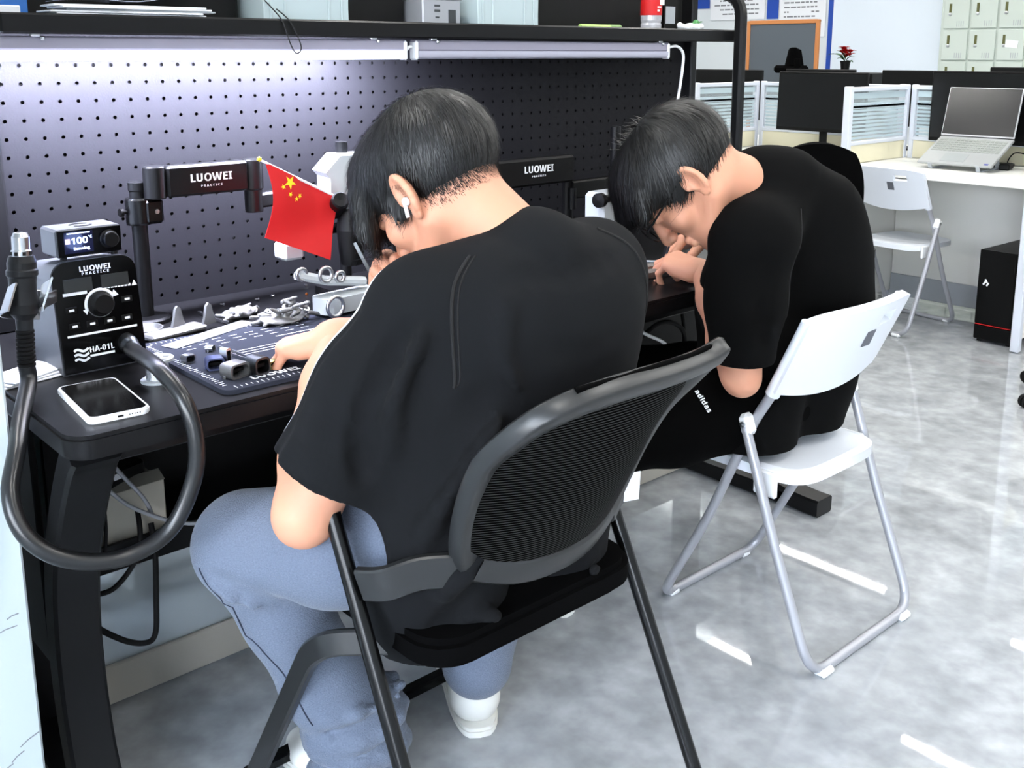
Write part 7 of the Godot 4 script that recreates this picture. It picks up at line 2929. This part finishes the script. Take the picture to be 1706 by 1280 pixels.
	for k in 6:
		leaf(st, Vector3(0.03, 0.014, 0.0), Vector3(cos(k * 1.0), 0.5 + 0.3 * sin(k), 0.6 * sin(k * 1.3)).normalized(), 0.03, 0.02)
	part("green_scrap", st, mat(Color(0.45, 0.7, 0.45), 0.5), o)
	# papers and a plastic sheet at the left end
	o = thing("paper_pile", "stack of papers with curled edges at the left end of the shelf", "papers", Vector3(0.86, y, -2.118))
	for k in 7:
		st = mb()
		a_box(st, Transform3D(Basis(Vector3.UP, -0.03 + 0.02 * (k % 3)), Vector3(-0.01 * (k % 4), 0.0022 + 0.004 * k, 0.006 * (k % 2))), Vector3(0.3, 0.0036, 0.088), 0.0008)
		part("sheet", st, M.print_white if k % 3 != 1 else M.panel_grey, o)
	st = mb()
	var g := []
	for i in 13:
		var row := []
		for j in 5:
			var u := i / 12.0
			row.append(Vector3(-0.16 + 0.3 * u, 0.034 + 0.022 * u * u + 0.004 * sin(u * 9.0), -0.04 + 0.02 * j))
		g.append(row)
	shell(st, g, 0.001, func(_i, _j): return false)
	part("plastic_sleeve", st, mat(Color(0.72, 0.74, 0.8), 0.12), o)
	o = thing("blue_carton", "blue carton at the far left of the shelf behind the papers", "carton", Vector3(0.625, y, -2.15))
	st = mb()
	bx(st, Vector3(0, 0.06, 0), Vector3(0.06, 0.118, 0.06), 0.003)
	part("body", st, mat(Color(0.1, 0.38, 0.68), 0.5), o)
	st = mb()
	bx(st, Vector3(-0.01, 0.012, 0.032), Vector3(0.05, 0.024, 0.004), 0.002)
	part("flap", st, M.print_white, o)
	# cable tie loop that hangs over the shelf edge
	o = thing("wire_loop", "thin dark wire loop hanging over the shelf edge", "wire", Vector3(1.16, y, -2.047))
	st = mb()
	a_tube(st, curve([Vector3(-0.03, 0.05, -0.04), Vector3(-0.012, 0.012, -0.006), Vector3(-0.006, -0.012, 0.004), Vector3(0.003, -0.045, 0.008), Vector3(0.014, -0.064, 0.01), Vector3(0.026, -0.058, 0.01), Vector3(0.026, -0.04, 0.008), Vector3(0.008, 0.004, 0.0), Vector3(-0.012, 0.03, -0.02)], 6), 0.0015, 6)
	part("wire", st, M.grey_plastic, o)

func bin(label: String, at: Vector3, w: float, h: float) -> void:
	var o := thing("storage_bin", label, "bin", at, 0, "translucent bins on the shelf")
	var st := mb()
	var t := 0.003
	for s in [-1, 1]:
		a_box(st, Transform3D(Basis(Vector3.FORWARD, s * 0.03), Vector3(s * w / 2, h / 2, 0)), Vector3(t, h, 0.13), 0.001)
	for s in [-1, 1]:
		bx(st, Vector3(0, h / 2, s * 0.064), Vector3(w, h, t), 0.001)
	bx(st, Vector3(0, 0.002, 0), Vector3(w, 0.004, 0.13), 0.001)
	part("tub", st, M.bin_clear, o)
	for x in [-0.42, -0.26, 0.26, 0.42]:
		st = mb()
		bx(st, Vector3(x * w, h / 2, 0.0665), Vector3(0.006, h - 0.01, 0.003), 0.001)
		part("rib", st, M.bin_clear, o)
	st = mb()
	bx(st, Vector3(0, h, 0), Vector3(w + 0.016, 0.012, 0.15), 0.003)
	part("rim", st, M.bin_clear, o)

# ---------------------------------------------------------------- under the bench
func under_bench_things() -> void:
	# carton in the cable tray at the near end
	var o := thing("carton", "pale open carton in the tray under the near end of the bench", "carton", Vector3(0.69, 0.40, -1.93), 0.05)
	var st := mb()
	bx(st, Vector3(0, 0.07, 0), Vector3(0.125, 0.138, 0.085), 0.002)
	part("body", st, mat(Color(0.72, 0.7, 0.65), 0.7), o)
	st = mb()
	a_box(st, Transform3D(Basis(Vector3.RIGHT, 0.5), Vector3(0, 0.148, 0.036)), Vector3(0.122, 0.002, 0.03), 0.0005)
	part("flap", st, mat(Color(0.55, 0.54, 0.5), 0.7), o)
	o = thing("power_adapter", "black power adapter sitting on the pale carton under the bench", "adapter", Vector3(0.68, 0.541, -1.925), 0.3)
	st = mb()
	bx(st, Vector3(0, 0.02, 0), Vector3(0.09, 0.04, 0.05), 0.006)
	part("body", st, M.black_plastic, o)
	st = mb()
	bx(st, Vector3(-0.02, 0.026, 0.0254), Vector3(0.02, 0.012, 0.001), 0.0)
	part("sticker", st, M.print_white, o)
	cable("thick black cable that drops behind the near leg and loops low under the bench", [Vector3(0.60, 0.74, -1.86), Vector3(0.58, 0.55, -1.84), Vector3(0.56, 0.4, -1.83), Vector3(0.572, 0.33, -1.83), Vector3(0.623, 0.272, -1.83), Vector3(0.667, 0.245, -1.83), Vector3(0.69, 0.255, -1.83), Vector3(0.697, 0.325, -1.83), Vector3(0.704, 0.416, -1.835), Vector3(0.71, 0.47, -1.86)], 0.0055, M.rubber)
	cable("black cable in a shallow loop between the near leg and the tray", [Vector3(0.54, 0.385, -1.83), Vector3(0.576, 0.379, -1.83), Vector3(0.62, 0.378, -1.83), Vector3(0.663, 0.418, -1.83), Vector3(0.68, 0.46, -1.84), Vector3(0.69, 0.5, -1.87)], 0.005, M.rubber)
	cable("grey cable stretched slanting from the near leg towards the knee", [Vector3(0.57, 0.63, -1.80), Vector3(0.61, 0.592, -1.83), Vector3(0.676, 0.518, -1.83), Vector3(0.791, 0.454, -1.83), Vector3(0.95, 0.45, -1.84)], 0.004, M.painted_steel)
	cable("second grey cable that crosses the slanting one under the bench", [Vector3(0.62, 0.70, -1.84), Vector3(0.637, 0.623, -1.835), Vector3(0.689, 0.538, -1.835), Vector3(0.71, 0.49, -1.85)], 0.004, M.painted_steel)
	cable("thin cable hanging straight behind the near leg", [Vector3(0.612, 0.74, -1.82), Vector3(0.61, 0.62, -1.82), Vector3(0.615, 0.5, -1.83), Vector3(0.605, 0.43, -1.83)], 0.0035, M.rubber)
	cable("faint thin cable along the dark panel above the knee", [Vector3(0.86, 0.62, -1.99), Vector3(0.95, 0.66, -1.985), Vector3(1.05, 0.665, -1.985), Vector3(1.2, 0.64, -1.985)], 0.0025, M.grey_plastic)
	# at the second place
	o = thing("power_strip", "white power strip with plugs in the tray at the second place", "power strip", Vector3(2.22, 0.40, -1.93), 0.1)
	st = mb()
	bx(st, Vector3(0, 0.03, 0), Vector3(0.22, 0.05, 0.06), 0.006)
	part("body", st, M.white_plastic, o)
	for k in 3:
		st = mb()
		bx(st, Vector3(-0.07 + 0.06 * k, 0.075, 0.0), Vector3(0.035, 0.045, 0.035), 0.005)
		part("plug", st, M.black_plastic, o)
	cable("black cable arched out of the power strip at the second place", [Vector3(2.13, 0.5, -1.93), Vector3(2.2, 0.6, -1.86), Vector3(2.28, 0.58, -1.84), Vector3(2.32, 0.5, -1.85), Vector3(2.33, 0.42, -1.87)], 0.007, M.rubber)
	cable("straight black cable down to the tray beside the forearm at the second place", [Vector3(2.27, 0.74, -1.9), Vector3(2.33, 0.62, -1.88), Vector3(2.35, 0.5, -1.88)], 0.006, M.rubber)
	cable("white cable running over the plugs at the second place", [Vector3(2.05, 0.64, -1.88), Vector3(2.15, 0.58, -1.86), Vector3(2.24, 0.53, -1.86), Vector3(2.24, 0.47, -1.87)], 0.005, M.white_plastic)

func cable(label: String, pts: Array, r: float, m: Material) -> void:
	var o := thing("cable", label, "cable", pts[0])
	var st := mb()
	a_tube(st, curve(moved(pts, Transform3D(Basis(), -(pts[0] as Vector3))), 8), r, 10)
	part("cable", st, m, o)
